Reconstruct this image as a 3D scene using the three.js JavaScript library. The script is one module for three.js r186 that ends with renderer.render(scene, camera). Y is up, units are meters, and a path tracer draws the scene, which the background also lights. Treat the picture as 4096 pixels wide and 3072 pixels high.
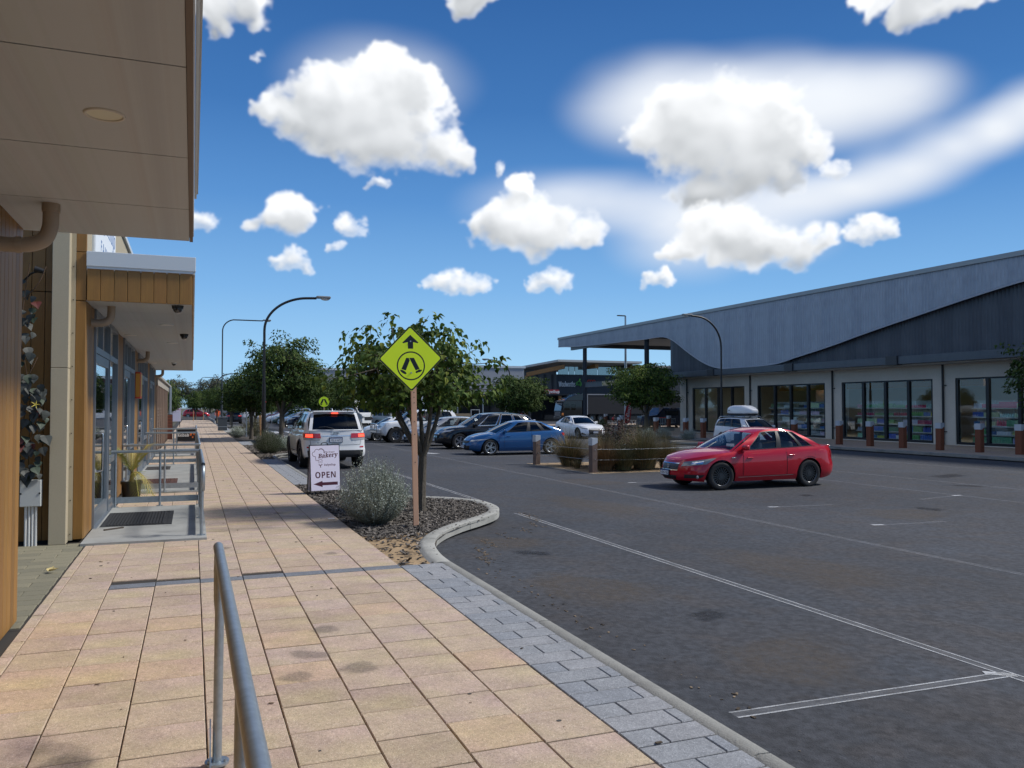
import * as THREE from 'three';
import { mergeGeometries, toCreasedNormals, mergeVertices } from 'three/addons/utils/BufferGeometryUtils.js';
import { RoundedBoxGeometry } from 'three/addons/geometries/RoundedBoxGeometry.js';
import { FontLoader } from 'three/addons/loaders/FontLoader.js';
import { RectAreaLightUniformsLib } from 'three/addons/lights/RectAreaLightUniformsLib.js';
import { TextGeometry } from 'three/addons/geometries/TextGeometry.js';

// ---------------------------------------------------------------- camera, sky, sun, exposure
const R2 = Math.PI / 180;
RectAreaLightUniformsLib.init();
const scene = new THREE.Scene();
const camera = new THREE.PerspectiveCamera(50.32, 4 / 3, 0.05, 3000);
camera.position.set(0, 1.69, 0);
{ const a = 21.33 * R2, p = 1.61 * R2; camera.lookAt(Math.sin(a) * Math.cos(p), 1.69 + Math.sin(p), -Math.cos(a) * Math.cos(p)); }
const renderer = new THREE.WebGLRenderer({ antialias: true });
renderer.toneMapping = THREE.LinearToneMapping;
renderer.toneMappingExposure = 1.2;
renderer.shadowMap.enabled = true;
const sun = new THREE.DirectionalLight(new THREE.Color(1, 0.965, 0.90), 3.1);
{ const az = 103 * R2, el = 46 * R2; sun.position.set(Math.sin(az) * Math.cos(el) * 90 + 12, Math.sin(el) * 90, -Math.cos(az) * Math.cos(el) * 90 - 35); }
sun.target.position.set(12, 0, -35);
sun.castShadow = true; sun.shadow.radius = 15; sun.shadow.mapSize.set(4096, 4096);
Object.assign(sun.shadow.camera, { left: -70, right: 70, top: 70, bottom: -70, near: 1, far: 300 });
scene.add(sun, sun.target);

function rng(seed) { let a = seed >>> 0; return () => { a = (a + 0x6D2B79F5) | 0; let t = Math.imul(a ^ (a >>> 15), 1 | a); t = (t + Math.imul(t ^ (t >>> 7), 61 | t)) ^ t; return ((t ^ (t >>> 14)) >>> 0) / 4294967296; }; }
const rand = rng(12345);
const rr = (a, b, r = rand) => a + (b - a) * r();
const lerp = (a, b, t) => a + (b - a) * t, clamp = (x, a = 0, b = 1) => Math.min(b, Math.max(a, x));
const sst = (a, b, x) => { const t = clamp((x - a) / (b - a)); return t * t * (3 - 2 * t); };
// value noise
const NT = new Float32Array(65536); { const r = rng(77); for (let i = 0; i < 65536; i++) NT[i] = r(); }
const nh = (x, y, z) => { let h = Math.imul(x, 374761393) ^ Math.imul(y, 668265263) ^ Math.imul(z, 1442695041); h = Math.imul(h ^ (h >>> 13), 1274126177); return NT[(h ^ (h >>> 16)) & 65535]; };
function vnoise(x, y, z = 0) {
  const X = Math.floor(x), Y = Math.floor(y), Z = Math.floor(z); let u = x - X, v = y - Y, w = z - Z; u = u * u * (3 - 2 * u); v = v * v * (3 - 2 * v); w = w * w * (3 - 2 * w);
  const l = (k) => lerp(lerp(nh(X, Y, Z + k), nh(X + 1, Y, Z + k), u), lerp(nh(X, Y + 1, Z + k), nh(X + 1, Y + 1, Z + k), u), v);
  return lerp(l(0), l(1), w);
}
function fbm(x, y, z = 0, o = 4) { let s = 0, a = 0.5, n = 0; for (let i = 0; i < o; i++) { s += a * vnoise(x, y, z); n += a; a *= 0.5; x = x * 2.03 + 7.1; y = y * 2.03 + 3.7; z = z * 2.03 + 1.3; } return s / n; }

{ // the sky: air and clouds, seen all round (azimuth from -z towards +x, elevation, radius; degrees)
  const cum = [[[5.2,19.5,1.42],[7.6,21.0,2.0],[9.5,21.7,1.72],[11.7,21.9,2.17],[14.3,21.9,2.04],[15.6,21.1,1.47],[10.1,20.0,3.21],[13.0,19.6,2.96],[8.3,19.0,2.33],[6.4,19.3,1.72],[11.1,17.7,2.69],[13.7,17.6,2.72],[16.6,17.3,1.83],[18.2,16.8,1.23],[15.9,19.4,1.5],[8.9,17.6,1.48]],[[20.6,16.3,0.74]],[[18.9,12.8,1.42],[20.8,13.4,1.89],[21.5,15.0,1.09],[22.0,15.4,0.68],[23.1,12.8,2.52],[25.0,12.2,2.21],[26.7,11.5,1.26],[21.1,11.9,1.9],[23.7,11.7,1.9]],[[30.9,18.4,2.09],[33.4,18.8,3.23],[35.9,18.9,3.47],[38.6,18.4,3.13],[40.7,17.6,1.97],[41.5,16.4,1.41],[34.0,17.0,3.26],[37.7,16.5,3.48],[39.8,15.4,1.73],[32.4,16.5,1.8],[35.9,15.1,2.67],[34.0,14.3,1.81]],[[43.1,15.2,0.78]],[[33.3,10.7,1.54],[34.9,11.9,2.13],[37.0,12.0,2.09],[38.8,11.0,1.78],[40.6,10.3,1.76],[42.3,10.2,1.15],[35.8,10.1,1.52],[37.6,10.2,1.8],[32.1,10.4,0.93]],[[44.0,11.1,0.71],[44.6,11.2,1.12],[45.7,11.3,1.11],[46.5,11.3,0.69]],[[3.9,12.4,0.88],[5.2,12.9,1.19],[6.5,13.0,1.5],[7.7,12.8,1.21],[5.9,12.5,1.64],[6.8,12.1,1.21]],[[10.2,12.3,1.17],[9.4,12.2,0.61]],[[0.6,12.1,0.92],[-0.2,12.1,1.0]],[[6.0,9.8,1.15],[5.3,9.9,0.66],[7.1,9.5,0.76]],[[9.6,11.0,0.55],[9.0,10.8,0.37]],[[12.2,15.2,0.73]],[[16.3,8.7,0.96],[17.4,8.8,1.12],[18.5,8.5,0.96],[19.5,8.4,0.8],[15.6,8.5,0.48]],[[23.7,8.8,1.12],[24.7,8.7,0.96],[22.9,8.6,0.58]],[[30.8,8.6,0.63],[31.5,8.8,0.75],[32.1,8.5,0.63]],[[45.3,24.5,0.88],[46.9,24.1,1.12],[48.5,23.9,1.47],[50.0,23.7,1.2],[51.3,23.6,0.95],[47.2,23.5,0.75],[48.5,25.2,2.18]],[[17.5,26.6,0.98],[18.5,26.7,1.26],[19.5,26.5,0.9],[18.5,27.8,1.65]],[[0.7,24.5,1.57],[2.7,24.8,1.46],[3.8,24.1,1.13],[1.3,23.3,1.12],[3.3,25.4,1.59],[2.1,26.5,2.33],[0.4,22.6,0.66]],[[3.9,22.4,0.44]]];
  const soft = [[12.0,21.7,4.46,2.12,0.6],[31.5,20.4,4.47,2.15,0.75],[35.9,19.6,6.68,2.41,1],[41.6,19.5,5.48,1.93,0.9],[44.4,18.7,4.51,2.05,0.7],[47.4,19.5,2.27,1.32,0.4],[24.4,14.0,4.74,1.7,0.6],[28.6,13.9,5.3,1.54,0.45],[35.8,13.3,5.97,1.36,0.6],[40.6,13.5,4.54,1.23,0.75],[44.3,14.0,3.78,1.2,0.75],[47.3,14.8,2.83,1.24,0.7],[49.9,15.7,2.21,1.21,0.7],[52.2,16.5,1.88,1.25,0.8],[54.3,17.2,2.02,1.26,0.8],[33.4,11.9,3.97,2.3,0.7],[38.5,11.3,3.8,1.51,0.6]];
  const r = rng(9); // the same broken cloud goes on round the rest of the sky
  for (let k = 0; k < 74; k++) {
    const a = rr(68, 354, r), e = 6 + 62 * r() * r() + 4, s = (0.7 + 1.6 * r()) * (0.55 + e / 30), n = 3 + Math.floor(r() * 8), c = [];
    for (let i = 0; i < n; i++) c.push([a + rr(-1, 1, r) * s * 2.2 / Math.cos(e * R2), e + rr(-0.5, 0.6, r) * s, s * rr(0.6, 1.25, r)]);
    cum.push(c); if (r() < 0.35) soft.push([a, e + 0.5 * s, s * 4.5, s * 1.6, rr(0.4, 0.8, r)]);
  }
  const W = 4096, H = 2048, data = new Float32Array(W * H * 4);
  const grad = [[-90, .2, .2, .2], [-3, .36, .58, .8], [0, .40, .66, .90], [3, .345, .62, .90], [8, .21, .455, .80], [14, .105, .29, .635], [20, .056, .188, .48], [30, .028, .112, .34], [50, .02, .088, .28], [90, .016, .072, .25]];
  const air = (e) => { let i = 0; while (i < grad.length - 2 && e > grad[i + 1][0]) i++; const A = grad[i], B = grad[i + 1], t = clamp((e - A[0]) / (B[0] - A[0])); return [1, 2, 3].map((k) => 0.86 * lerp(A[k], B[k], t)); };
  for (let y = 0; y < H; y++) { const c = air((y + 0.5) / H * 180 - 90); for (let x = 0; x < W; x++) { const i = (y * W + x) * 4; data[i] = c[0]; data[i + 1] = c[1]; data[i + 2] = c[2]; data[i + 3] = 1; } }
  const colOf = (az) => ((az - 90) / 360 + 0.5) * W, rowOf = (el) => (el / 180 + 0.5) * H;
  const put = (az0, az1, e0, e1, fn) => {
    for (let y = Math.max(0, Math.floor(rowOf(e0))); y <= Math.min(H - 1, Math.ceil(rowOf(e1))); y++) for (let xx = Math.floor(colOf(az0)); xx <= Math.ceil(colOf(az1)); xx++) {
      const x = ((xx % W) + W) % W, az = ((xx + 0.5) / W - 0.5) * 360 + 90, el = (y + 0.5) / H * 180 - 90, o = fn(az, el); if (!o || o[3] <= 0) continue;
      const i = (y * W + x) * 4, a = Math.min(1, o[3]); for (let k = 0; k < 3; k++) data[i + k] = lerp(data[i + k], o[k], a);
    }
  };
  soft.forEach(([a, e, rx, ry, d], q) => { const ce = Math.cos(e * R2), m = 1.7; put(a - rx * m / ce, a + rx * m / ce, e - ry * m, e + ry * m, (az, el) => {
    const wob = 0.35 * (fbm(az * 0.13 + q, el * 0.3, q, 3) - 0.5), u = (az - a) * ce / rx / 1.12, v = (el - e) / ry / 1.18 + wob, dd = u * u + v * v; if (dd > 2.4) return null;
    const t = sst(1.5, -0.1, Math.sqrt(dd)), al = Math.min(0.94, d * 1.2 * t * (0.75 + 0.5 * fbm(az * 0.25 + q, el * 0.6, q + 3, 3))), g = 0.76 + 0.08 * clamp(v * 0.5 + 0.5); return [g * 0.93, g * 0.975, g * 1.04, al]; }); });
  cum.forEach((c, q) => {
    let a0 = 1e9, a1 = -1e9, e0 = 1e9, e1 = -1e9, big = 0; for (const [a, e, s] of c) { const ce = Math.cos(e * R2), m = s * 1.5; a0 = Math.min(a0, a - m / ce); a1 = Math.max(a1, a + m / ce); e0 = Math.min(e0, e - m); e1 = Math.max(e1, e + m); big = Math.max(big, s); }
    let ca = 0, ce = 0, wsum = 0; for (const [a, e, s] of c) { ca += a * s * s; ce += e * s * s; wsum += s * s; } ca /= wsum; ce /= wsum;
    const size = Math.max(0.9, (e1 - e0) / 2), k = big > 1.4 ? 1 : 1.9, cc = Math.cos(ce * R2);
    const soften = (az, el, A, E, fine) => { let s = 0; for (const [a, e, q2] of c) { const du = (A - a) * cc, dv = (E - e) * (E < e ? 1.25 : 1), d = 1 - (du * du + dv * dv) / (q2 * q2 * 0.74); if (d > -1.6) s += Math.exp(3 * d); } const base = s > 0 ? Math.min(1.05, Math.log(s) / 3) : -2; return [base, base + 1.0 * (fbm(az * cc * 0.55 * k + q * 17.3, el * 0.62 * k + q * 5.1, 8.5, fine ? 4 : 2) - 0.5)]; };
    put(a0 - 0.8, a1 + 0.8, e0 - 0.6, e1 + 0.6, (az, el) => {
      const X = az * cc + q * 17.3, Y = el * 1.1 + q * 5.1, w1 = fbm(X * 0.42 * k, Y * 0.42 * k, 1.5, 4) - 0.5, w2 = fbm(X * 0.42 * k + 40, Y * 0.42 * k + 9, 4.5, 4) - 0.5, A = az + w1 * 4.4 / k / cc, E = el + w2 * 3.2 / k;
      const [base, f0] = soften(az, el, A, E, true); if (f0 < -0.5) return null;
      const up = clamp((el - ce) / size * 0.6 + 0.5 + 0.25 * w1), n2 = fbm(X * 2.1 * k, Y * 2.3 * k + 30, 2.5, 4) - 0.5, f = f0 + 0.42 * n2; if (f < -0.12 && f0 + 0.9 * n2 < -0.12) return null;
      const al = Math.max(sst(-0.12, lerp(1.15, 0.5, up) * (k > 1 ? 1.5 : 1), f), 0.5 * sst(-0.12, 0.5, f0 + 0.9 * n2) * sst(-0.3, 0.3, base)) * (big > 0.7 ? 0.985 : 0.72);
      const g = soften(az + 0.55 / k, el + 0.75 / k, A + 0.55 / k, E + 0.75 / k, false)[1], lit = clamp(0.5 + 0.9 * (soften(az, el, A, E, false)[1] - g), 0, 1), core = sst(0.2, 0.95, base), grey = core * clamp(0.95 - 1.05 * up + 0.9 * (fbm(X * 0.3, Y * 0.4, 6.5, 2) - 0.5)) * (k > 1 ? 0.5 : 1);
      const b = clamp(0.83 + 0.30 * (lit - 0.5) - 0.40 * grey + 0.05 * (1 - core), 0.42, 0.95); return [b * lerp(0.87, 0.975, b), b * lerp(0.94, 0.985, b), b * 1.0, al];
    });
  });
  const sky = new THREE.DataTexture(data, W, H, THREE.RGBAFormat, THREE.FloatType);
  sky.mapping = THREE.EquirectangularReflectionMapping; sky.magFilter = THREE.LinearFilter; sky.needsUpdate = true;
  scene.background = sky; scene.environment = sky;
}

// ---------------------------------------------------------------- helpers
const used = {};
function numbered(n) { const k = used[n] = (used[n] ?? -1) + 1; return k ? n + '_' + String(k).padStart(3, '0') : n; }
const sh = (o) => { o.castShadow = true; o.receiveShadow = true; return o; };
function thing(name, label, category, [x, y, z] = [0, 0, 0], turn = 0, group) {
  const o = new THREE.Group(); o.name = numbered(name); o.position.set(x, y, z); o.rotation.y = turn; o.userData = { label, category }; if (group) o.userData.group = group; scene.add(o); return o;
}
function flat(g) { const q = g.index ? g.toNonIndexed() : g; for (const k of Object.keys(q.attributes)) if (!['position', 'normal', 'uv', 'color'].includes(k)) q.deleteAttribute(k); return q; }
function merge(a) { const l = (Array.isArray(a) ? a.flat(9) : [a]).map(flat); const col = l.some((g) => g.attributes.color); for (const g of l) { if (col && !g.attributes.color) g.setAttribute('color', new THREE.BufferAttribute(new Float32Array(g.attributes.position.count * 3).fill(1), 3)); if (!g.attributes.uv) g.setAttribute('uv', new THREE.BufferAttribute(new Float32Array(g.attributes.position.count * 2), 2)); if (!g.attributes.normal) g.computeVertexNormals(); } return l.length === 1 ? l[0] : mergeGeometries(l); }
function muv(g0, ox = 0, oy = 0) { // uv in metres from the face's main direction
  const g = flat(g0), p = g.attributes.position, uv = new Float32Array(p.count * 2), a = new THREE.Vector3(), b = new THREE.Vector3(), c = new THREE.Vector3();
  for (let i = 0; i < p.count; i += 3) { a.fromBufferAttribute(p, i); b.fromBufferAttribute(p, i + 1).sub(a); c.fromBufferAttribute(p, i + 2).sub(a); b.cross(c); const x = Math.abs(b.x), y = Math.abs(b.y), z = Math.abs(b.z);
    for (let k = 0; k < 3; k++) { const X = p.getX(i + k), Y = p.getY(i + k), Z = p.getZ(i + k), j = (i + k) * 2; if (y >= x && y >= z) { uv[j] = X + ox; uv[j + 1] = Z + oy; } else if (x >= z) { uv[j] = Z + ox; uv[j + 1] = Y + oy; } else { uv[j] = X + ox; uv[j + 1] = Y + oy; } } }
  g.setAttribute('uv', new THREE.BufferAttribute(uv, 2)); return g;
}
function mesh(name, geo, mat, parent = scene, keepUV = false) { const g = merge(geo), m = sh(new THREE.Mesh(keepUV ? g : muv(g), mat)); m.name = parent === scene ? numbered(name) : name; parent.add(m); return m; }
function struct(name, geo, mat, keepUV) { const m = mesh(name, geo, mat, scene, keepUV); m.userData.kind = 'structure'; return m; }
function tag(o, label, category, group) { o.userData.label = label; o.userData.category = category; if (group) o.userData.group = group; return o; }
function dup(src, label, x, y, z, turn = 0, s = 1) { const c = src.clone(); c.name = numbered(src.name.replace(/_\d\d\d$/, '')); c.userData = { ...src.userData, label: label ?? src.userData.label }; c.position.set(x, y, z); c.rotation.y = turn; c.scale.setScalar(s); scene.add(c); return c; }
const box = (x, y, z, w, h, d) => new THREE.BoxGeometry(w, h, d).translate(x, y, z);
const b2 = (x0, x1, y0, y1, z0, z1) => new THREE.BoxGeometry(Math.abs(x1 - x0), Math.abs(y1 - y0), Math.abs(z1 - z0)).translate((x0 + x1) / 2, (y0 + y1) / 2, (z0 + z1) / 2);
const rb = (x, y, z, w, h, d, r = 0.01, s = 1) => new RoundedBoxGeometry(w, h, d, s, Math.min(r, w / 2.01, h / 2.01, d / 2.01)).translate(x, y, z);
const cyl = (x, y, z, r, h, r2 = r, n = 14) => new THREE.CylinderGeometry(r2, r, h, n).translate(x, y + h / 2, z);
const V = (x, y, z) => new THREE.Vector3(x, y, z);
function tube(pts, r, n = 8, seg) { const c = new THREE.CatmullRomCurve3(pts.map((p) => p.isVector3 ? p : V(...p)), false, 'catmullrom', 0.5); return new THREE.TubeGeometry(c, seg ?? pts.length * 4, r, n, false); }
function rod(a, b, r, r2 = r, n = 8) { const A = a.isVector3 ? a : V(...a), B = b.isVector3 ? b : V(...b), d = B.clone().sub(A), h = d.length(), g = new THREE.CylinderGeometry(r2, r, h, n); g.translate(0, h / 2, 0); g.applyQuaternion(new THREE.Quaternion().setFromUnitVectors(V(0, 1, 0), d.normalize())); return g.translate(A.x, A.y, A.z); }
function polyG(pts, y = 0) { const s = new THREE.Shape(pts.map(([x, z]) => new THREE.Vector2(x, -z))); return new THREE.ShapeGeometry(s).rotateX(-Math.PI / 2).translate(0, y, 0); }
// textures
function dtex(w, h, fn, srgb = true, size = 1) { const d = new Uint8Array(w * h * 4); for (let y = 0; y < h; y++) for (let x = 0; x < w; x++) { const c = fn(x / w, y / h, x, y), i = (y * w + x) * 4; for (let k = 0; k < 3; k++) d[i + k] = clamp(Math.round((c.length ? c[k] : c) * 255), 0, 255); d[i + 3] = 255; }
  const t = new THREE.DataTexture(d, w, h); t.wrapS = t.wrapT = THREE.RepeatWrapping; t.magFilter = THREE.LinearFilter; t.minFilter = THREE.LinearMipmapLinearFilter; t.generateMipmaps = true; if (srgb) t.colorSpace = THREE.SRGBColorSpace; t.repeat.set(1 / size, 1 / (Array.isArray(size) ? 1 : size)); if (Array.isArray(size)) t.repeat.set(1 / size[0], 1 / size[1]); t.needsUpdate = true; return t; }
function tnoise(f, o, seed = 0) { // tileable fbm on [0,1)^2
  return (u, v) => { const a = u * 6.28318, b = v * 6.28318; let s = 0, am = 0.5, n = 0, fq = f; for (let i = 0; i < o; i++) { const X = u * fq, Y = v * fq, x0 = Math.floor(X), y0 = Math.floor(Y); let p = X - x0, q = Y - y0; p = p * p * (3 - 2 * p); q = q * q * (3 - 2 * q); const w = (x, y) => nh(((x % fq) + fq) % fq + seed * 31, ((y % fq) + fq) % fq, seed + i * 5); s += am * lerp(lerp(w(x0, y0), w(x0 + 1, y0), p), lerp(w(x0, y0 + 1), w(x0 + 1, y0 + 1), p), q); n += am; am *= 0.5; fq *= 2; } return s / n; };
}
function ctex(w, h, draw) { const c = document.createElement('canvas'); c.width = w; c.height = h; const g = c.getContext('2d'); draw(g, w, h); const t = new THREE.CanvasTexture(c); t.colorSpace = THREE.SRGBColorSpace; t.anisotropy = 8; return t; }
const lin = (r, g, b) => new THREE.Color().setRGB(r, g, b);
const std = (c, rough = 0.7, metal = 0, extra = {}) => new THREE.MeshStandardMaterial({ color: c.isColor ? c : new THREE.Color(c), roughness: rough, metalness: metal, ...extra });
const phy = (c, o = {}) => new THREE.MeshPhysicalMaterial({ color: c.isColor ? c : new THREE.Color(c), ...o });
const sRGB = (l) => l <= 0.0031308 ? l * 12.92 : 1.055 * Math.pow(l, 1 / 2.4) - 0.055;
const yRoad = (x) => -0.13 - 0.02 * clamp(x - 2.7, 0, 8.5);
// ---------------------------------------------------------------- ground, carpark, footpath, kerbs, gardens
const Z = (d) => -d; // forward distance to z
const nA = tnoise(8, 5, 1), nB = tnoise(16, 4, 2), nC = tnoise(128, 3, 3), nD = tnoise(4, 4, 4), nE = tnoise(256, 2, 5), nF = tnoise(32, 4, 6);
const speck = (x, y, s) => NT[(x * 7919 + y * 104729 + s * 31337) & 65535];
const texAsphalt = dtex(2048, 2048, (u, v, x, y) => { const g = 0.052 * (0.78 + 0.44 * nD(u, v)) * (0.86 + 0.28 * nA(u, v)) * (0.5 + 1.0 * nE(u, v)), k = speck(x, y, 1) > 0.992 ? 1.8 : speck(x >> 1, y >> 1, 2) > 0.985 ? 0.6 : 1, w = nB(u, v) - 0.5, b = sst(0.52, 0.75, nF(u, v)) * 0.09; return [sRGB(g * k * (0.93 + b + 0.14 * w)), sRGB(g * k * 0.98), sRGB(g * k * (1.13 - b - 0.14 * w))]; }, true, 11);
const bumpFine = dtex(512, 512, (u, v) => 0.5 * nE(u, v) + 0.5 * nC(u, v), false, 1.2);
const M = {};
M.asphalt = std(lin(1, 1, 1), 0.88, 0, { map: texAsphalt, bumpMap: bumpFine, bumpScale: 0.004 });
const texPaver = dtex(1024, 1024, (u, v, x, y) => { let g = (0.84 + 0.32 * nB(u, v)) * (0.82 + 0.36 * nC(u, v)); const s = speck(x >> 1, y >> 1, 3), s2 = speck(x >> 1, (y + 1) >> 1, 4); let r = 0.50, gg = 0.382, b = 0.28; if (s > 0.93) g *= 0.62; else if (s2 > 0.95) { r = 0.7; gg = 0.6; b = 0.47; } const pk = nA(u, v) - 0.5; return [sRGB(r * g), sRGB(gg * g * (1 - 0.12 * pk)), sRGB(b * g * (1 + 0.25 * pk))]; }, true, 2);
M.pavers = [0, 1, 2, 3, 4].map((i) => std(lin(...[[1, 1, 1], [.93, .91, .9], [1.05, 1.0, .93], [.97, .98, 1.03], [.88, .87, .87]][i]), 0.85, 0, { map: texPaver, bumpMap: bumpFine, bumpScale: 0.002 }));
const texGrey = dtex(1024, 1024, (u, v, x, y) => { let g = (0.85 + 0.3 * nB(u, v)) * (0.8 + 0.4 * nC(u, v)); const s = speck(x >> 1, y >> 1, 5); if (s > 0.95) g *= 1.7; else if (s < 0.06) g *= 0.6; return [sRGB(0.275 * g), sRGB(0.285 * g), sRGB(0.30 * g)]; }, true, 2);
M.grey = [0, 1, 2].map((i) => std(lin(...[[1, 1, 1], [.9, .92, .95], [1.08, 1.06, 1.05]][i]), 0.8, 0, { map: texGrey, bumpMap: bumpFine, bumpScale: 0.002 }));
M.joint = std(lin(0.045, 0.04, 0.035), 1);
const texConc = dtex(1024, 1024, (u, v, x, y) => { const st = sst(0.55, 0.8, nA(u, v)); const g = (0.86 + 0.28 * nD(u, v)) * (0.88 + 0.24 * nB(u, v)) * (0.9 + 0.2 * nE(u, v)) * (1 - 0.18 * st); return [sRGB(0.36 * g), sRGB(0.355 * g), sRGB(0.325 * g)]; }, true, 2.5);
M.kerbC = std(lin(0.74, 0.74, 0.74), 0.9, 0, { map: texConc, bumpMap: bumpFine, bumpScale: 0.004 }); M.concrete = std(lin(1, 1, 1), 0.85, 0, { map: texConc, bumpMap: bumpFine, bumpScale: 0.003 });
const texSand = dtex(1024, 1024, (u, v, x, y) => { const g = (0.8 + 0.4 * nB(u, v)) * (0.75 + 0.5 * nE(u, v)), o = sst(0.5, 0.72, nF(u, v)) * 0.5; return [sRGB(0.40 * g * (1 - o)), sRGB(0.28 * g * (1 - o)), sRGB(0.16 * g * (1 - o))]; }, true, 2);
M.sand = std(lin(1, 1, 1), 1, 0, { map: texSand, bumpMap: bumpFine, bumpScale: 0.01 });
const texMulch = dtex(1024, 1024, (u, v) => { const g = (0.5 + nC(u, v)) * (0.7 + 0.6 * nB(u, v)); return [sRGB(0.085 * g), sRGB(0.07 * g), sRGB(0.058 * g)]; }, true, 1.6);
M.mulch = std(lin(1, 1, 1), 1, 0, { map: texMulch, bumpMap: bumpFine, bumpScale: 0.02 });

// far ground
struct('ground', new THREE.PlaneGeometry(2400, 2400).rotateX(-Math.PI / 2).translate(0, -0.42, 0), std(lin(0.14, 0.125, 0.075), 1, 0, { map: dtex(256, 256, (u, v) => 0.75 + 0.25 * nB(u, v), true, 9) }));
{ // carpark and street, falling gently away from the footpath kerb
  const xs = [2.3, 2.7, 4, 5.5, 7, 8.5, 10, 11.2, 14, 20, 27, 40, 70, 125], zs = []; for (let z = 14; z > -330; z -= 4) zs.push(z);
  const p = [], ix = []; for (const z of zs) for (const x of xs) p.push(x, yRoad(x), z); const n = xs.length;
  for (let j = 0; j < zs.length - 1; j++) for (let i = 0; i < n - 1; i++) { const a = j * n + i; ix.push(a, a + 1, a + n, a + 1, a + n + 1, a + n); }
  const g = new THREE.BufferGeometry(); g.setAttribute('position', new THREE.Float32BufferAttribute(p, 3)); g.setIndex(ix); g.computeVertexNormals(); struct('carpark', g, M.asphalt);
}
{ // footpath: base, then pavers as single slabs
  const fp = new THREE.Group(); fp.name = 'footpath'; fp.userData.kind = 'structure'; scene.add(fp);
  mesh('bedding', b2(-1.6, 2.072, -0.09, -0.013, Z(-3), Z(260)), M.joint, fp);
  const slab = (w, d, ox, oy) => { // top face, chamfers and sides
    const x = w / 2 - 0.0036, z = d / 2 - 0.0068, c = 0.004, T = 0, m = -c, B = -0.02; const P = (X, Y, Zz) => [X, Y, Zz];
    const ring = (i, y) => [[-x + i, y, -z + i], [x - i, y, -z + i], [x - i, y, z - i], [-x + i, y, z - i]]; const a = ring(c, T), b = ring(0, m), e = ring(0, B), f = [];
    const q = (p0, p1, p2, p3) => f.push(...p0, ...p2, ...p1, ...p0, ...p3, ...p2); q(...a); for (let i = 0; i < 4; i++) { const j = (i + 1) % 4; q(b[i], b[j], a[j], a[i]); q(e[i], e[j], b[j], b[i]); }
    const g = new THREE.BufferGeometry(); g.setAttribute('position', new THREE.Float32BufferAttribute(f, 3)); g.computeVertexNormals(); return muv(g, ox, oy);
  };
  const cw = 0.4, r = rng(4), edges = []; for (let i = 0; i < 9; i++) edges.push(-1.11 + i * 0.3978);
  const cache = {}; const slabG = (w, d, k) => cache[w.toFixed(3) + '|' + d.toFixed(2) + '|' + k] ??= slab(w, d, k * 0.37 + 0.1, k * 0.53);
  const rest = [], restG = [], darkM = std(lin(0.62, 0.64, 0.68), 0.85, 0, { map: texGrey });
  let count = 0; const band0 = 8.47, band1 = 8.66;
  const cols = [[-1.2, -1.11], ...edges.slice(0, -1).map((e, i) => [e, edges[i + 1]])];
  cols.forEach(([x0, x1], ci) => {
    let d = -0.8 - r() * 0.4; while (d < 112) {
      let a = d, b = d + 0.4; d = b; if (ci > 1) { if (a < band0 && b > band0) b = Math.min(b, band0); else if (a >= band0 && a < band1) a = Math.max(a, band1); } if (b - a < 0.05) continue;
      if (ci < 4 && x1 < 0.2 && a > 11.15 && b < 15.0 && false) continue;
      const near = a < 15.2 && a > 0.9 && ci > 0, w = x1 - x0, k = Math.floor(r() * 10), len = Math.round((b - a) * 100) / 100, y = rr(-0.003, 0.0025, r), mi = r() < 0.5 ? 0 : Math.floor(r() * 5);
      if (near && count < 296) { const m = sh(new THREE.Mesh(slabG(w, len, k), M.pavers[mi])); m.name = 'paver'; m.position.set((x0 + x1) / 2, y, Z((a + b) / 2)); m.rotation.set(rr(-0.002, 0.002, r), 0, rr(-0.002, 0.002, r)); fp.add(m); count++; }
      else if (a > 0.4) rest.push(slabG(w, len, k).clone().translate((x0 + x1) / 2, y, Z((a + b) / 2)));
    }
  });
  const m = mesh('paver_field', rest, M.pavers[0], fp, true); m.userData.kind = 'stuff';
  for (let i = 1; i < 8; i++) { const w = edges[i + 1] - edges[i], q = sh(new THREE.Mesh(slabG(w, 0.19, i), darkM)); q.name = 'dark_paver'; q.position.set((edges[i] + edges[i + 1]) / 2, 0, Z((band0 + band1) / 2 + 0.0)); fp.add(q); }
  // grey granite-look strip beside the kerb
  const gs = new THREE.Group(); gs.name = 'grey_paving'; gs.userData.kind = 'structure'; scene.add(gs);
  const gfar = []; mesh('bedding', [[-3, 8.62], [18.4, 27.5], [38.2, 42.5], [64, 72]].map(([a, b]) => b2(2.074, 2.64, -0.09, -0.013, Z(a), Z(b))), M.joint, gs);
  const course = (d, i, near) => { const cut = i % 2 ? 0.39 : 0.195; for (const [a, b] of [[2.075, 2.075 + cut], [2.075 + cut, 2.645]]) { const g = slabG(b - a, 0.2, Math.floor(r() * 10)), X = (a + b) / 2, y = rr(-0.002, 0.001, r); if (near) { const q = sh(new THREE.Mesh(g, M.grey[Math.floor(r() * 3)])); q.name = 'grey_paver'; q.position.set(X, y, Z(d + 0.1)); gs.add(q); } else gfar.push(g.clone().translate(X, y, Z(d + 0.1))); } };
  for (let i = 0; i < 41; i++) course(0.4 + i * 0.2, i, true);
  for (const [a, b] of [[18.4, 27.4], [38.2, 42.4], [64, 72]]) for (let i = 0, d = a; d < b; d += 0.2, i++) course(d, i, false);
  const q = mesh('grey_paver_field', gfar, M.grey[0], gs, true); q.userData.kind = 'stuff';
  // olive brick pavers in the recess
  const rp = new THREE.Group(); rp.name = 'recess_paving'; rp.userData.kind = 'structure'; scene.add(rp);
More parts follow.
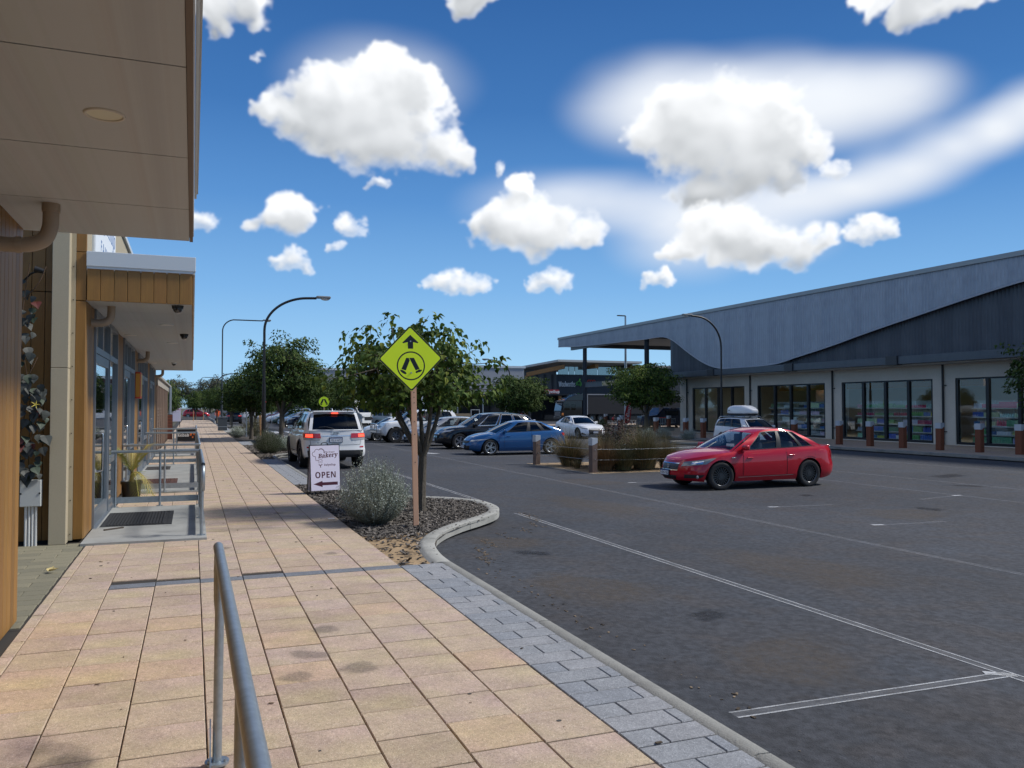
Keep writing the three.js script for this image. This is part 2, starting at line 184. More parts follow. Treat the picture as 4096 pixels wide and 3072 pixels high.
  mesh('bedding', b2(-4.2, -1.2, -0.09, -0.011, Z(7.2), Z(11.62)), M.joint, rp);
  const om = [0, 1, 2].map((i) => std(lin(...[[.30, .275, .19], [.27, .25, .175], [.33, .30, .205]][i]), 0.9, 0, { map: dtex(256, 256, (u, v) => 0.8 + 0.2 * nC(u, v), true, 0.6) }));
  for (let j = 0, d = 7.25; d < 11.4; d += 0.2, j++) for (let i = 0; i < 8; i++) { const x = -1.22 - 0.2 - i * 0.4 - (j % 2) * 0.2 + 0.2; if (x < -3.4) continue; const x1 = Math.min(x + 0.2, -1.215), x0 = x - 0.2; const g = slabG(x1 - x0, 0.2, i % 4), q = sh(new THREE.Mesh(g, om[Math.floor(r() * 3)])); q.name = 'brick_paver'; q.position.set((x0 + x1) / 2, rr(-0.002, 0.001, r), Z(d + 0.1)); rp.add(q); }
}
// kerbs: a profile swept along a line, cut into stones
function kerb(name, pts, { inW = 0.11, out = 0.25, top = 0.006, mat = M.kerbC, step = 2.4, flip = 1, base = (x) => yRoad(x) - 0.03 } = {}) {
  const k = new THREE.Group(); k.name = numbered(name); k.userData.kind = 'structure'; scene.add(k);
  const c = new THREE.CatmullRomCurve3(pts.map(([x, d]) => V(x, 0, Z(d))), false, 'centripetal'), L = c.getLength(), n = Math.max(1, Math.round(L / step));
  for (let s = 0; s < n; s++) {
    const u0 = s / n + 0.006 / L, u1 = (s + 1) / n - 0.006 / L, seg = Math.max(2, Math.ceil((u1 - u0) * L / 0.18)), P = [], ix = [];
    for (let i = 0; i <= seg; i++) { const u = lerp(u0, u1, i / seg), p = c.getPointAt(u), t = c.getTangentAt(u), nx = -t.z * flip, nz = t.x * flip;
      const prof = [[0, top - 0.12], [0, top - 0.008], [0.012, top], [inW - 0.03, top + 0.004], [inW, top - 0.006], [inW + 0.03, top - 0.03], [out - 0.02, -99], [out, -100]];
      for (const [o, y] of prof) { const X = p.x + nx * o, ZZ = p.z + nz * o; P.push(X, y === -99 ? base(X) + 0.045 : y === -100 ? base(X) - 0.02 : y, ZZ); } }
    const m = 8; for (let i = 0; i < seg; i++) for (let j = 0; j < m - 1; j++) { const a = i * m + j; if (flip > 0) ix.push(a, a + m, a + 1, a + 1, a + m, a + m + 1); else ix.push(a, a + 1, a + m, a + 1, a + m + 1, a + m); }
    for (const e of [0, seg * m]) for (let j = 1; j < m - 1; j++) e ? ix.push(e, e + j + 1, e + j) : ix.push(e, e + j, e + j + 1);
    let g = new THREE.BufferGeometry(); g.setAttribute('position', new THREE.Float32BufferAttribute(P, 3)); g.setIndex(ix); g = toCreasedNormals(g.toNonIndexed(), 0.6); mesh('kerb_stone', g, mat, k);
  }
  return k;
}
const K1 = [[2.65, 8.6], [2.68, 9.1], [2.78, 9.7], [2.95, 10.25], [3.25, 10.8], [3.68, 11.35], [4.15, 11.85], [4.55, 12.35], [4.82, 12.95], [4.9, 13.6], [4.84, 14.2], [4.5, 14.75], [4.05, 15.15], [3.4, 15.9], [2.95, 16.9], [2.72, 17.9], [2.65, 18.6]];
kerb('kerb', [[2.65, -2], [2.65, 2], [2.65, 5], [2.65, 8.6]].slice(), { flip: -1 });
kerb('kerb', K1, { flip: -1, inW: 0.17, out: 0.4, top: 0.004, step: 1.6, mat: M.concrete });
kerb('kerb', [[2.65, 18.6], [2.65, 23], [2.65, 27.4]], { flip: -1 });
const K2 = [[2.65, 27.4], [2.72, 29.5], [3.0, 30.4], [3.6, 31.0], [4.4, 31.6], [4.8, 32.6], [4.8, 36], [4.4, 37.2], [3.3, 37.9], [2.65, 38.6]];
kerb('kerb', K2, { flip: -1 }); kerb('kerb', [[2.65, 38.6], [2.65, 42.4]], { flip: -1 });
const K3 = [[2.65, 42.4], [3.3, 42.9], [4.4, 43.2], [4.8, 44], [4.8, 58], [4.4, 59.4]];
kerb('kerb', K3, { flip: -1, step: 4 }); kerb('kerb', [[4.4, 69], [4.8, 70.5], [4.8, 76], [3.4, 78], [2.65, 79], [2.65, 110], [2.65, 200]], { flip: -1, step: 8 });
// garden beds
function bed(k, extra, y) { return polyG([[2.07, k[0][1]], ...k.map(([x, d]) => [x + 0.01, d]), [2.07, k[k.length - 1][1]]].map(([x, d]) => [x, Z(d)]), y); }
struct('garden_bed', bed(K1, 0, -0.035), M.mulch); struct('garden_bed', bed(K2, 0, -0.035), M.mulch); struct('garden_bed', bed(K3, 0, -0.035), M.mulch);
struct('garden_bed', polyG([[2.07, 72], [4.8, 72], [4.8, 76], [3.4, 78], [2.07, 79], [2.07, 69]].map(([x, d]) => [x, Z(d)]).reverse(), -0.035), M.mulch);
struct('median_path', polyG([[2.07, 59], [5, 59], [5, 69], [2.07, 69]].map(([x, d]) => [x, Z(d)]), -0.03), M.concrete);
// bare sand at the near end of the first bed
struct('sand_patch', polyG([[2.08, 8.7], [2.66, 8.7], [2.72, 9.3], [2.8, 9.8], [2.95, 10.3], [3.1, 10.75], [2.85, 11.0], [2.6, 10.95], [2.35, 10.8], [2.08, 10.9]].map(([x, d]) => [x, Z(d)]), -0.028), M.sand);
{ // bark chips
  const inside = (x, d, k) => { if (x < 2.1) return false; let z = -1; for (let i = 0; i < k.length - 1; i++) if (d >= k[i][1] && d <= k[i + 1][1]) z = lerp(k[i][0], k[i + 1][0], (d - k[i][1]) / (k[i + 1][1] - k[i][1] || 1)); return x < z - 0.02; };
  const r = rng(21), N = 9000, im = sh(new THREE.InstancedMesh(new THREE.BoxGeometry(0.055, 0.008, 0.016), std(lin(1, 1, 1), 0.95), N)); im.name = 'bark_mulch'; tag(im, 'dark grey bark mulch covering the kerbed garden bed under the yellow sign', 'mulch'); im.userData.kind = 'stuff';
  const o = new THREE.Object3D(), c = new THREE.Color(); let i = 0; while (i < N) { const x = rr(2.08, 4.9, r), d = rr(8.65, 18.4, r); if (!inside(x, d, K1)) continue; const sandy = d < 10.9 && r() < (d < 10.5 ? 0.86 : 0.4); if (sandy) continue; o.position.set(x, -0.028 + 0.025 * r(), Z(d)); o.rotation.set(rr(-0.5, 0.5, r), r() * 6.28, rr(-0.4, 0.4, r)); o.scale.set(rr(0.4, 1.7, r), rr(0.6, 1.6, r), rr(0.6, 2, r)); o.updateMatrix(); im.setMatrixAt(i, o.matrix); const g = rr(0.03, 0.19, r) * (r() < 0.08 ? 2 : 1); c.setRGB(g * 1.05, g * 0.93, g * 0.82); im.setColorAt(i, c); i++; }
  scene.add(im);
  const N2 = 2600, im2 = sh(new THREE.InstancedMesh(im.geometry, im.material, N2)); im2.name = 'bark_mulch_001'; tag(im2, 'bark mulch under the round green shrub in the second garden bed', 'mulch'); im2.userData.kind = 'stuff';
  i = 0; while (i < N2) { const x = rr(2.08, 4.8, r), d = rr(27.4, 38.5, r); if (!inside(x, d, K2)) continue; o.position.set(x, -0.025 + 0.02 * r(), Z(d)); o.rotation.set(rr(-0.4, 0.4, r), r() * 6.28, rr(-0.4, 0.4, r)); o.scale.set(rr(1, 2, r), 1.5, rr(1, 3, r)); o.updateMatrix(); im2.setMatrixAt(i, o.matrix); const g = rr(0.04, 0.22, r); c.setRGB(g * 1.1, g * 0.95, g * 0.8); im2.setColorAt(i, c); i++; }
  scene.add(im2);
  // leaf litter and grit along the kerb and on the paving
  const N3 = 420, im3 = sh(new THREE.InstancedMesh(new THREE.BoxGeometry(0.03, 0.004, 0.014), std(lin(1, 1, 1), 0.95), N3)); im3.name = 'leaf_litter'; tag(im3, 'scattered dry leaves and twigs lying on the paving and beside the kerb', 'leaves'); im3.userData.kind = 'stuff';
  for (i = 0; i < N3; i++) { let x, y, d; if (i < 260) { const k = K1[Math.floor(rr(2, 9.9, r))]; x = k[0] + 0.45 + r() * r() * 0.25; d = k[1] - 0.35 + rr(-0.3, 0.3, r); y = yRoad(x) + 0.004; } else if (i < 340) { x = rr(-1.15, 2.6, r); d = rr(2.2, 26, r); y = 0.004; } else { x = rr(3.0, 3.25, r); d = rr(1, 9, r); y = yRoad(x) + 0.004; } o.position.set(x, y, Z(d)); o.rotation.set(rr(-0.2, 0.2, r), r() * 6.28, 0); o.scale.setScalar(rr(0.3, 1.3, r)); o.updateMatrix(); im3.setMatrixAt(i, o.matrix); const g = rr(0.03, 0.3, r); c.setRGB(g, g * 0.75, g * 0.5); im3.setColorAt(i, c); }
  scene.add(im3);
}
// line markings, worn to their edges
const texLine = dtex(64, 1024, (u, v, x, y) => { const e = Math.min(u, 1 - u), n = nF(u * 0.2, v) , f = nC(u, v * 4), edge = e < 0.17 ? 1 : 0.16; return clamp(edge * (0.25 + 1.2 * n) * (f > 0.42 ? 1 : 0.35)) * 0.85; }, false, 1); texLine.repeat.set(1, 1);
const texSolid = dtex(64, 256, (u, v) => clamp(0.45 + 1.0 * nC(u, v)) * (nB(u, v) > 0.3 ? 1 : 0.4), false, 1); texSolid.repeat.set(1, 1);
M.line = std(lin(0.62, 0.63, 0.64), 0.8, 0, { alphaMap: texLine, transparent: true }); M.faint = std(lin(0.55, 0.56, 0.58), 0.8, 0, { alphaMap: texLine, transparent: true, opacity: 0.5 }); M.solid = std(lin(0.55, 0.56, 0.57), 0.75, 0, { alphaMap: texSolid, transparent: true });
function stripe(a, b, w, mat = M.line, name = 'line_marking') { // ground points [x, d]
  const dx = b[0] - a[0], dd = b[1] - a[1], L = Math.hypot(dx, dd), nx = -dd / L * w / 2, nd = dx / L * w / 2, n = Math.max(1, Math.ceil(L / 1.5)), P = [], uv = [], ix = [];
  for (let i = 0; i <= n; i++) { const t = i / n, x = a[0] + dx * t, d = a[1] + dd * t; for (const s of [-1, 1]) { const X = x + nx * s; P.push(X, yRoad(X) + 0.004, Z(d + nd * s)); uv.push((s + 1) / 2, t * L / 5 + a[1] * 0.37); } if (i < n) { const k = i * 2; ix.push(k, k + 1, k + 2, k + 1, k + 3, k + 2); } }
  const g = new THREE.BufferGeometry(); g.setAttribute('position', new THREE.Float32BufferAttribute(P, 3)); g.setAttribute('uv', new THREE.Float32BufferAttribute(uv, 2)); g.setIndex(ix); g.computeVertexNormals(); if (g.attributes.normal.getY(0) < 0) { g.index.array.reverse(); g.computeVertexNormals(); } return struct(name, g, mat, true);
}
stripe([5.34, 13.45], [5.34, -3], 0.11); stripe([5.36, 15.6], [5.3, 27], 0.11); stripe([3.0, 4.08], [5.36, 4.12], 0.1); stripe([5.2, 4.2], [5.37, 4.08], 0.07, M.solid);
stripe([9.0, 22], [9.0, 3], 0.1, M.faint); stripe([8.95, 45], [8.95, 22], 0.1, M.faint);
for (const d of [18.83, 13.24, 10.6]) { stripe([10.7, d], [12.2, d - 0.03], 0.09, M.faint); stripe([10.62, d + 0.02], [10.85, d], 0.1, M.solid); stripe([15.9, d + 0.3], [16.15, d + 0.3], 0.1, M.solid); stripe([14.6, d], [15.9, d + 0.28], 0.09, M.faint); }
stripe([16.08, 20], [16.08, 8], 0.09, M.faint); stripe([18.63, 21], [18.63, 10], 0.1, M.faint); stripe([23.5, 27], [23.5, 12], 0.1, M.faint); 
for (let d = 30.9; d < 60; d += 2.7) stripe([10.3, d], [15.6, d], 0.09, d < 40 ? M.line : M.faint);
for (let d = 72; d < 125; d += 2.7) stripe([8.4, d], [13.4, d], 0.1, M.faint);
stripe([9.1, 33.8], [9.55, 33.1], 0.45, M.solid, 'arrow_marking');
for (let i = 0; i < 5; i++) { const x = 4.75 + i * 1.05; stripe([x, 60.7], [x, 67.2], 0.55, M.solid, 'crossing_stripe'); }

// stains: oil in the bays, gum and grime on the pavers
function stainTex(seed, dens) { const n1 = tnoise(4, 4, seed), n2 = tnoise(32, 3, seed + 3); return dtex(256, 256, (u, v) => { const r = Math.hypot(u - 0.5, v - 0.5) * 2, m = clamp(1.25 - r * 1.25 + 0.9 * (n1(u, v) - 0.5)) ; return clamp(dens * sst(0.25, 0.8, m) * (0.45 + 1.1 * n2(u, v)) * (r > 0.97 ? 0 : 1)); }, false, 1); }
const st1 = stainTex(11, 0.45), st2 = stainTex(12, 0.45), st3 = stainTex(14, 0.3); for (const t of [st1, st2, st3]) t.repeat.set(1, 1);
M.oil = std(lin(0.018, 0.017, 0.017), 0.6, 0, { alphaMap: st1, transparent: true }); M.dust = std(lin(0.16, 0.125, 0.09), 0.95, 0, { alphaMap: st2, transparent: true, opacity: 0.5 }); M.grime = std(lin(0.12, 0.115, 0.11), 0.95, 0, { alphaMap: st3, transparent: true });
function stain(name, x, d, w, l, mat, turn, y) { const g = new THREE.PlaneGeometry(w, l, 4, 4).rotateX(-Math.PI / 2).rotateY(turn).translate(x, 0, Z(d)), p = g.attributes.position; for (let i = 0; i < p.count; i++) p.setY(i, (y ?? yRoad(p.getX(i))) + 0.003); struct(name, g, mat, true); }
for (const [x, d, w, l, t] of [[4.3, 6.2, 0.7, 0.5, 0.3], [4.0, 9.6, 0.5, 0.8, 1.2], [13.2, 9.4, 0.8, 0.6, 2], [13.4, 12.0, 0.7, 0.9, 0.5], [17.5, 12.1, 0.9, 0.7, 1], [12.9, 14.8, 0.6, 0.6, 0], [20.4, 17.5, 2.6, 1.1, 0.2], [18.2, 15.1, 1.2, 0.7, 2.2]]) stain('oil_stain', x, d, w, l, M.oil, t);
for (const [x, d, w, l, t] of [[3.9, 7.4, 1.9, 2.6, 0.2], [4.2, 4.9, 2.0, 1.6, 1], [4.1, 10.4, 1.5, 1.9, 0.6], [6.8, 7.6, 2.4, 4.2, 0.1], [7.4, 14, 2.2, 6, 0.05], [12.5, 11.5, 3, 2.4, 0.4], [9.8, 19, 2.5, 3, 0]]) stain('dust_patch', x, d, w, l, M.dust, t);
for (const [x, d, w, l, t] of [[0.95, 6.35, 0.42, 0.3, 0.2], [0.75, 5.75, 0.34, 0.42, 1], [1.02, 5.35, 0.5, 0.34, 0.1], [0.62, 5.3, 0.4, 0.3, 2], [-0.55, 4.4, 0.5, 0.4, 1], [-0.9, 3.9, 0.3, 0.6, 0.3], [1.5, 9.6, 0.3, 0.25, 0], [0.35, 10.4, 0.35, 0.3, 2], [1.3, 13.5, 0.4, 0.3, 1], [0.5, 3.4, 0.35, 0.3, 2]]) stain('paving_stain', x, d, w, l, M.grime, t, 0.0);
{ const r = rng(55), N = 40, im = sh(new THREE.InstancedMesh(new THREE.CylinderGeometry(0.012, 0.014, 0.003, 7), std(lin(0.07, 0.065, 0.06), 0.9), N)), o = new THREE.Object3D(); im.name = 'gum_spots'; tag(im, 'small dark chewing gum spots trodden into the footpath pavers', 'gum spots'); im.userData.kind = 'stuff'; for (let i = 0; i < N; i++) { o.position.set(rr(-1.0, 2.0, r), 0.002, Z(rr(2.4, 24, r))); o.scale.set(rr(0.5, 1.5, r), 1, rr(0.5, 1.4, r)); o.rotation.y = r() * 6; o.updateMatrix(); im.setMatrixAt(i, o.matrix); } scene.add(im); }
// ---------------------------------------------------------------- shop fronts on the left
const texWood = dtex(512, 1024, (u, v) => { const g = 0.72 + 0.36 * tnW(u, v) + 0.2 * (nB(u, v) - 0.5); return [sRGB(0.29 * g), sRGB(0.148 * g * (0.95 + 0.1 * nD(u, v))), sRGB(0.033 * g)]; }, true, [0.7, 2.6]);
function tnW(u, v) { return 0.6 * nC(u, v * 0.0625) + 0.4 * nE(u, v * 0.03125); }
M.wood = [0, 1, 2, 3].map((i) => phy(lin(...[[1, 1, 1], [.88, .86, .85], [1.1, 1.08, 1.05], [.8, .78, .78]][i]), { map: texWood, roughness: 0.55, clearcoat: 0.08, clearcoatRoughness: 0.4 }));
M.soffit = std(lin(0.50, 0.47, 0.43), 0.85);
const texSoffit = ctex(1024, 1024, (g, w, h) => { g.fillStyle = '#dcdcda'; g.fillRect(0, 0, w, h); const r = rng(5); for (let i = 0; i < 700; i++) { g.fillStyle = `rgba(${110 + r() * 60},${100 + r() * 50},${90 + r() * 40},0.03)`; g.beginPath(); g.ellipse(r() * w, r() * h, 10 + r() * 60, 4 + r() * 30, r() * 3, 0, 7); g.fill(); } for (let i = 0; i < 260; i++) { const y = r() * h, l = 8 + 70 * r() * r() * (nD(0.3, y / h) > 0.5 ? 1.6 : 0.5); g.strokeStyle = `rgba(70,50,35,${0.1 + 0.35 * r()})`; g.lineWidth = 0.6 + 2 * r(); g.beginPath(); g.moveTo(w, y); g.bezierCurveTo(w - l * 0.4, y + r() * 6 - 3, w - l * 0.7, y + r() * 12 - 6, w - l, y + r() * 16 - 8); g.stroke(); } });
M.soffitStain = std(lin(0.66, 0.70, 0.74), 0.85, 0, { map: texSoffit });
M.cream = std(lin(0.47, 0.41, 0.29), 0.75, 0, { map: dtex(256, 256, (u, v) => 0.93 + 0.07 * nC(u, v), true, 0.7) }); M.paleMetal = std(lin(0.62, 0.66, 0.68), 0.45, 0.1); M.alu = std(lin(0.235, 0.265, 0.30), 0.4, 0.55); M.pipe = std(lin(0.34, 0.27, 0.20), 0.5);
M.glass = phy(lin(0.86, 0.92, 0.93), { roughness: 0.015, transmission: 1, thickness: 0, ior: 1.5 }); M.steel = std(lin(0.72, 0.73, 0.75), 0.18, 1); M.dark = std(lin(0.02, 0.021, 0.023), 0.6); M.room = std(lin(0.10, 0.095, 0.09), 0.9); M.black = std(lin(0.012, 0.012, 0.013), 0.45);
const texGalv = dtex(512, 512, (u, v) => { const g = 0.75 + 0.25 * nF(u, v) + 0.12 * (nB(u, v) - 0.5); return [sRGB(0.40 * g), sRGB(0.45 * g), sRGB(0.49 * g)]; }, true, 0.6); M.galv = std(lin(1, 1, 1), 0.42, 0.75, { map: texGalv });

function panelUV(x0, x1, y0, y1, z0, z1) { const g = b2(x0, x1, y0, y1, z0, z1), p = g.attributes.position, uv = g.attributes.uv; for (let i = 0; i < p.count; i++) uv.setXY(i, (p.getX(i) - x0) / (x1 - x0), (p.getZ(i)) * 0.35); return g; }
{ // the near shop: vertical boards, awning with wide lining panels
  const t = thing('timber_shop', 'near timber board wall at the left edge under a wide flat awning', 'shop building'), r = rng(31);
  mesh('wall', b2(-1.6, -1.295, -0.05, 3.6, Z(-3), Z(7.38)), M.dark, t); mesh('end_wall', b2(-5, -1.6, -0.05, 3.6, Z(7.0), Z(7.38)), M.wood[1], t);
  for (let i = 0, d = 7.4; d > -0.4; d -= 0.131, i++) { const g = rb(-1.28, 1.56, Z(d - 0.064), 0.036, 3.08, 0.1275, 0.006); const m = mesh('board', muv(g, i * 0.173, i * 0.39), M.wood[Math.floor(r() * 4)], t, true); m.geometry.attributes.uv; }
  const aw = new THREE.Group(); aw.name = 'awning'; t.add(aw);
  const e = [7.45, 6.25, 4.95, 3.62, 2.3, 1.0, -0.3, -1.6, -3]; for (let i = 0; i < e.length - 1; i++) mesh('lining_panel', panelUV(-1.30, -0.04, 3.1, 3.115, Z(e[i] - 0.006), Z(e[i + 1] + 0.006)), M.soffitStain, aw, true);
  mesh('roof_deck', b2(-1.7, -0.03, 3.128, 3.42, Z(-3), Z(7.43)), M.dark, aw); mesh('edge_bead', b2(-0.038, -0.012, 3.096, 3.14, Z(-3), Z(7.46)), std(lin(0.16, 0.125, 0.10), 0.7), aw);
  mesh('fascia', [b2(-0.028, -0.006, 3.142, 3.5, Z(-3), Z(7.46)), b2(-1.7, -0.03, 3.142, 3.5, Z(7.44), Z(7.46))], M.paleMetal, aw); mesh('flashing', [b2(-0.004, 0.022, 3.3, 3.52, Z(-3), Z(6.6)), b2(-0.004, 0.012, 3.26, 3.3, Z(-3), Z(6.58))], std(lin(0.42, 0.42, 0.40), 0.5), aw);
  mesh('downpipe', [tube([[-0.93, 3.11, Z(6.42)], [-0.93, 3.02, Z(6.42)], [-0.935, 2.93, Z(6.42)], [-0.97, 2.85, Z(6.42)], [-1.05, 2.81, Z(6.42)], [-1.14, 2.8, Z(6.42)], [-1.3, 2.8, Z(6.42)]], 0.052, 16, 40), rod([-1.10, 2.802, Z(6.42)], [-1.14, 2.8, Z(6.42)], 0.058, 0.058, 16), rod([-0.93, 3.1, Z(6.42)], [-0.93, 3.04, Z(6.42)], 0.058, 0.058, 16), rod([-1.25, 2.8, Z(6.42)], [-1.262, 2.8, Z(6.42)], 0.066, 0.066, 16)], M.pipe, t);
  const L = thing('downlight', 'round recessed downlight in the near awning lining', 'light', [-0.41, 3.1, Z(4.35)]);
  mesh('trim_ring', new THREE.TorusGeometry(0.085, 0.009, 6, 32).rotateX(Math.PI / 2), std(lin(0.55, 0.52, 0.46), 0.5), L); mesh('diffuser', new THREE.CylinderGeometry(0.078, 0.078, 0.006, 32).translate(0, 0.001, 0), std(lin(0.62, 0.60, 0.45), 0.3), L);
}
{ // the second shop: end wall, four glazed bays, awning
  const t = thing('glazed_shop', 'timber and glass shop with four doors and a white capped awning beyond the recess', 'shop building'), r = rng(32), Z0 = 11.6, Z1 = 32.7, X = -1.27;
  mesh('end_wall', b2(-6, -1.64, -0.05, 5.0, Z(Z0 + 0.08), Z(Z0 + 0.4)), M.dark, t);
  for (const [a, b] of [[-3.3, -2.87], [-2.87, -2.42], [-2.42, -2.12], [-2.12, -1.885], [-1.885, -1.735], [-1.735, -1.635]]) for (const [y0, y1] of [[0.03, 3.13], [3.14, 5.0]]) mesh('timber_panel', muv(rb((a + b) / 2, (y0 + y1) / 2, Z(Z0 + 0.06), b - a - 0.006, y1 - y0, 0.03, 0.004), r() * 3, r() * 3), M.wood[[3, 1, 3, 1][Math.floor(r() * 4)]], t, true);
  mesh('cream_column', [rb(-1.535, 1.085, Z(Z0 - 0.08), 0.19, 2.17, 0.22, 0.006), rb(-1.535, 3.59, Z(Z0 - 0.08), 0.19, 2.83, 0.22, 0.006), b2(-1.445, -1.39, 0.02, 5, Z(Z0 - 0.02), Z(Z0 + 0.05))], M.cream, t);
  for (let i = 0; i < 9; i++) mesh('screw', new THREE.CylinderGeometry(0.007, 0.007, 0.006, 8).rotateX(Math.PI / 2).translate(-1.415, 0.1 + i * 0.42, Z(Z0 - 0.023)), M.dark, t);
  for (const [y0, y1] of [[0.03, 3.03], [3.04, 3.65], [3.66, 5]]) mesh('timber_panel', muv(rb(-1.33, (y0 + y1) / 2, Z(Z0 + 0.02), 0.115, y1 - y0, 0.06, 0.004), r(), r()), M.wood[0], t, true);
  // side: timber pilasters between glazed bays
  const bays = [[12.5, 16.05], [17.5, 20.65], [22.2, 26.3], [27.9, 31.0]], pil = [[Z0 + 0.05, 12.5], [16.05, 17.5], [20.65, 22.2], [26.3, 27.9], [31, Z1]];
  for (const [a, b] of pil) { const n = Math.max(2, Math.round((b - a) / 0.3)); for (let i = 0; i < n; i++) { const w = (b - a) / n; mesh('timber_panel', muv(rb(X - 0.02, 1.53, Z(a + w * (i + 0.5)), 0.045, 3.0, w - 0.005, 0.004), r() * 2, r() * 2), M.wood[Math.floor(r() * 4)], t, true); } }
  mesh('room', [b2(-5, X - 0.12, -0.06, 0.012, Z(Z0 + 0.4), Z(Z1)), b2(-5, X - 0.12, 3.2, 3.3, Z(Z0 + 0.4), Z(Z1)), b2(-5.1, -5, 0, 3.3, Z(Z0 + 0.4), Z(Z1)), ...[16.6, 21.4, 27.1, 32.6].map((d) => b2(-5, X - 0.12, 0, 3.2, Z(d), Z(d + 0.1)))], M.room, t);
  bays.forEach(([a, b], i) => {
    const mid = a + (b - a) * 0.585, fr = 0.055, H = 2.44;
    mesh('frame', [a, mid, b].map((d, k) => b2(X - 0.06, X + 0.03, 0.02, 3.02, Z(d - (k === 0 ? 0 : k === 2 ? fr : fr / 2)), Z(d + (k === 0 ? fr : k === 2 ? 0 : fr / 2)))).concat([b2(X - 0.055, X + 0.026, H, H + 0.09, Z(a + fr), Z(b - fr)), b2(X - 0.055, X + 0.026, 2.96, 3.03, Z(a + fr), Z(b - fr)), b2(X - 0.055, X + 0.026, 0.02, 0.1, Z(mid + fr / 2), Z(b - fr)), b2(X - 0.055, X + 0.026, 0.78, 0.86, Z(mid + fr / 2), Z(b - fr)), b2(X - 0.05, X + 0.02, H + 0.09, 2.96, Z((a + mid) / 2 - 0.03), Z((a + mid) / 2 + 0.03))]), M.alu, t);
    for (const [z0, z1, y0, y1] of [[mid + 0.03, b - fr, 0.1, 0.78], [mid + 0.03, b - fr, 0.86, H], [mid + 0.03, b - fr, H + 0.09, 2.96], [a + fr, (a + mid) / 2 - 0.03, H + 0.09, 2.96], [(a + mid) / 2 + 0.03, mid - 0.03, H + 0.09, 2.96]]) mesh('pane', b2(X - 0.02, X - 0.014, y0, y1, Z(z0), Z(z1)), M.glass, t);
    const dr = new THREE.Group(); dr.name = 'door'; t.add(dr); const d0 = a + fr + 0.006, d1 = mid - fr / 2 - 0.006;
    mesh('door_frame', [b2(X - 0.03, X + 0.018, 0.03, H - 0.008, Z(d0), Z(d0 + 0.1)), b2(X - 0.03, X + 0.018, 0.03, H - 0.008, Z(d1 - 0.1), Z(d1)), b2(X - 0.03, X + 0.016, 0.03, 0.24, Z(d0 + 0.1), Z(d1 - 0.1)), b2(X - 0.03, X + 0.016, H - 0.14, H - 0.008, Z(d0 + 0.1), Z(d1 - 0.1))], M.alu, dr);
    mesh('pane', b2(X - 0.012, X - 0.004, 0.24, H - 0.14, Z(d0 + 0.1), Z(d1 - 0.1)), M.glass, dr);
    const hz = Z(d0 + 0.05 + (i ? 0 : 0.35)); mesh('handle', tube([[X + 0.01, 0.78, hz], [X + 0.075, 0.79, hz], [X + 0.085, 0.83, hz], [X + 0.085, 1.05, hz], [X + 0.085, 1.27, hz], [X + 0.075, 1.31, hz], [X + 0.01, 1.32, hz]], 0.016, 10, 40), M.steel, dr);
    mesh('threshold', b2(X - 0.06, X + 0.06, 0.012, 0.03, Z(a), Z(b)), M.alu, t);
  });
  const aw = new THREE.Group(); aw.name = 'awning'; t.add(aw);
  let d = Z0 + 0.02, k = 0; while (d < Z1 - 0.1) { const e = Math.min(Z1, d + 1.2); mesh('lining_panel', panelUV(X - 0.03, -0.025, 3.04, 3.055, Z(d + 0.005), Z(e - 0.005)), M.soffitStain, aw, true); d = e; }
  mesh('roof_deck', b2(X, -0.03, 3.065, 3.44, Z(Z0 + 0.03), Z(Z1 - 0.02)), M.dark, aw);
  for (let i = 0; i < 8; i++) { const w = 1.245 / 8; mesh('fascia_board', muv(rb(-1.265 + w * (i + 0.5), 3.25, Z(Z0 - 0.012), w - 0.005, 0.42, 0.03, 0.004), r() * 2, r() * 2), M.wood[[0, 2, 0, 1][Math.floor(r() * 4)]], aw, true); }
  for (let z = Z0 + 0.1; z < Z1; z += 0.6) mesh('fascia_board', muv(b2(-0.028, -0.006, 3.042, 3.44, Z(z), Z(z + 0.594)), r(), r()), M.wood[Math.floor(r() * 4)], aw, true);
  mesh('capping', [rb(-0.625, 3.57, Z(Z0 - 0.03), 1.29, 0.19, 0.06, 0.006), b2(-1.265, -0.005, 3.445, 3.475, Z(Z0 - 0.045), Z(Z0)), b2(-0.035, 0.012, 3.445, 3.66, Z(Z0), Z(Z1))], M.paleMetal, aw);
  for (const z of [12.15, 21.75, 32.4]) mesh('downpipe', [tube([[-1.03, 3.05, Z(z)], [-1.03, 2.96, Z(z)], [-1.04, 2.88, Z(z)], [-1.09, 2.83, Z(z)], [-1.16, 2.81, Z(z)], [-1.29, 2.81, Z(z)]], 0.05, 14, 30), rod([-1.13, 2.815, Z(z)], [-1.16, 2.81, Z(z)], 0.055, 0.055, 14)], M.pipe, t);
  // upper wall with shop sign
  mesh('parapet', b2(-1.65, -1.3, 3.4, 4.98, Z(Z0 + 0.1), Z(Z1)), M.cream, t); mesh('parapet_capping', b2(-1.7, -1.25, 4.98, 5.06, Z(Z0), Z(Z1)), M.paleMetal, t);
  const sg = ctex(1024, 512, (g, w, h) => { g.fillStyle = '#e9eef2'; g.fillRect(0, 0, w, h); g.fillStyle = '#2b5f9c'; g.font = 'italic bold 190px serif'; g.textAlign = 'center'; g.fillText('Dalyellup', w / 2, 230); g.font = 'bold 110px sans-serif'; g.fillText('F A M I L Y', w / 2, 420); });
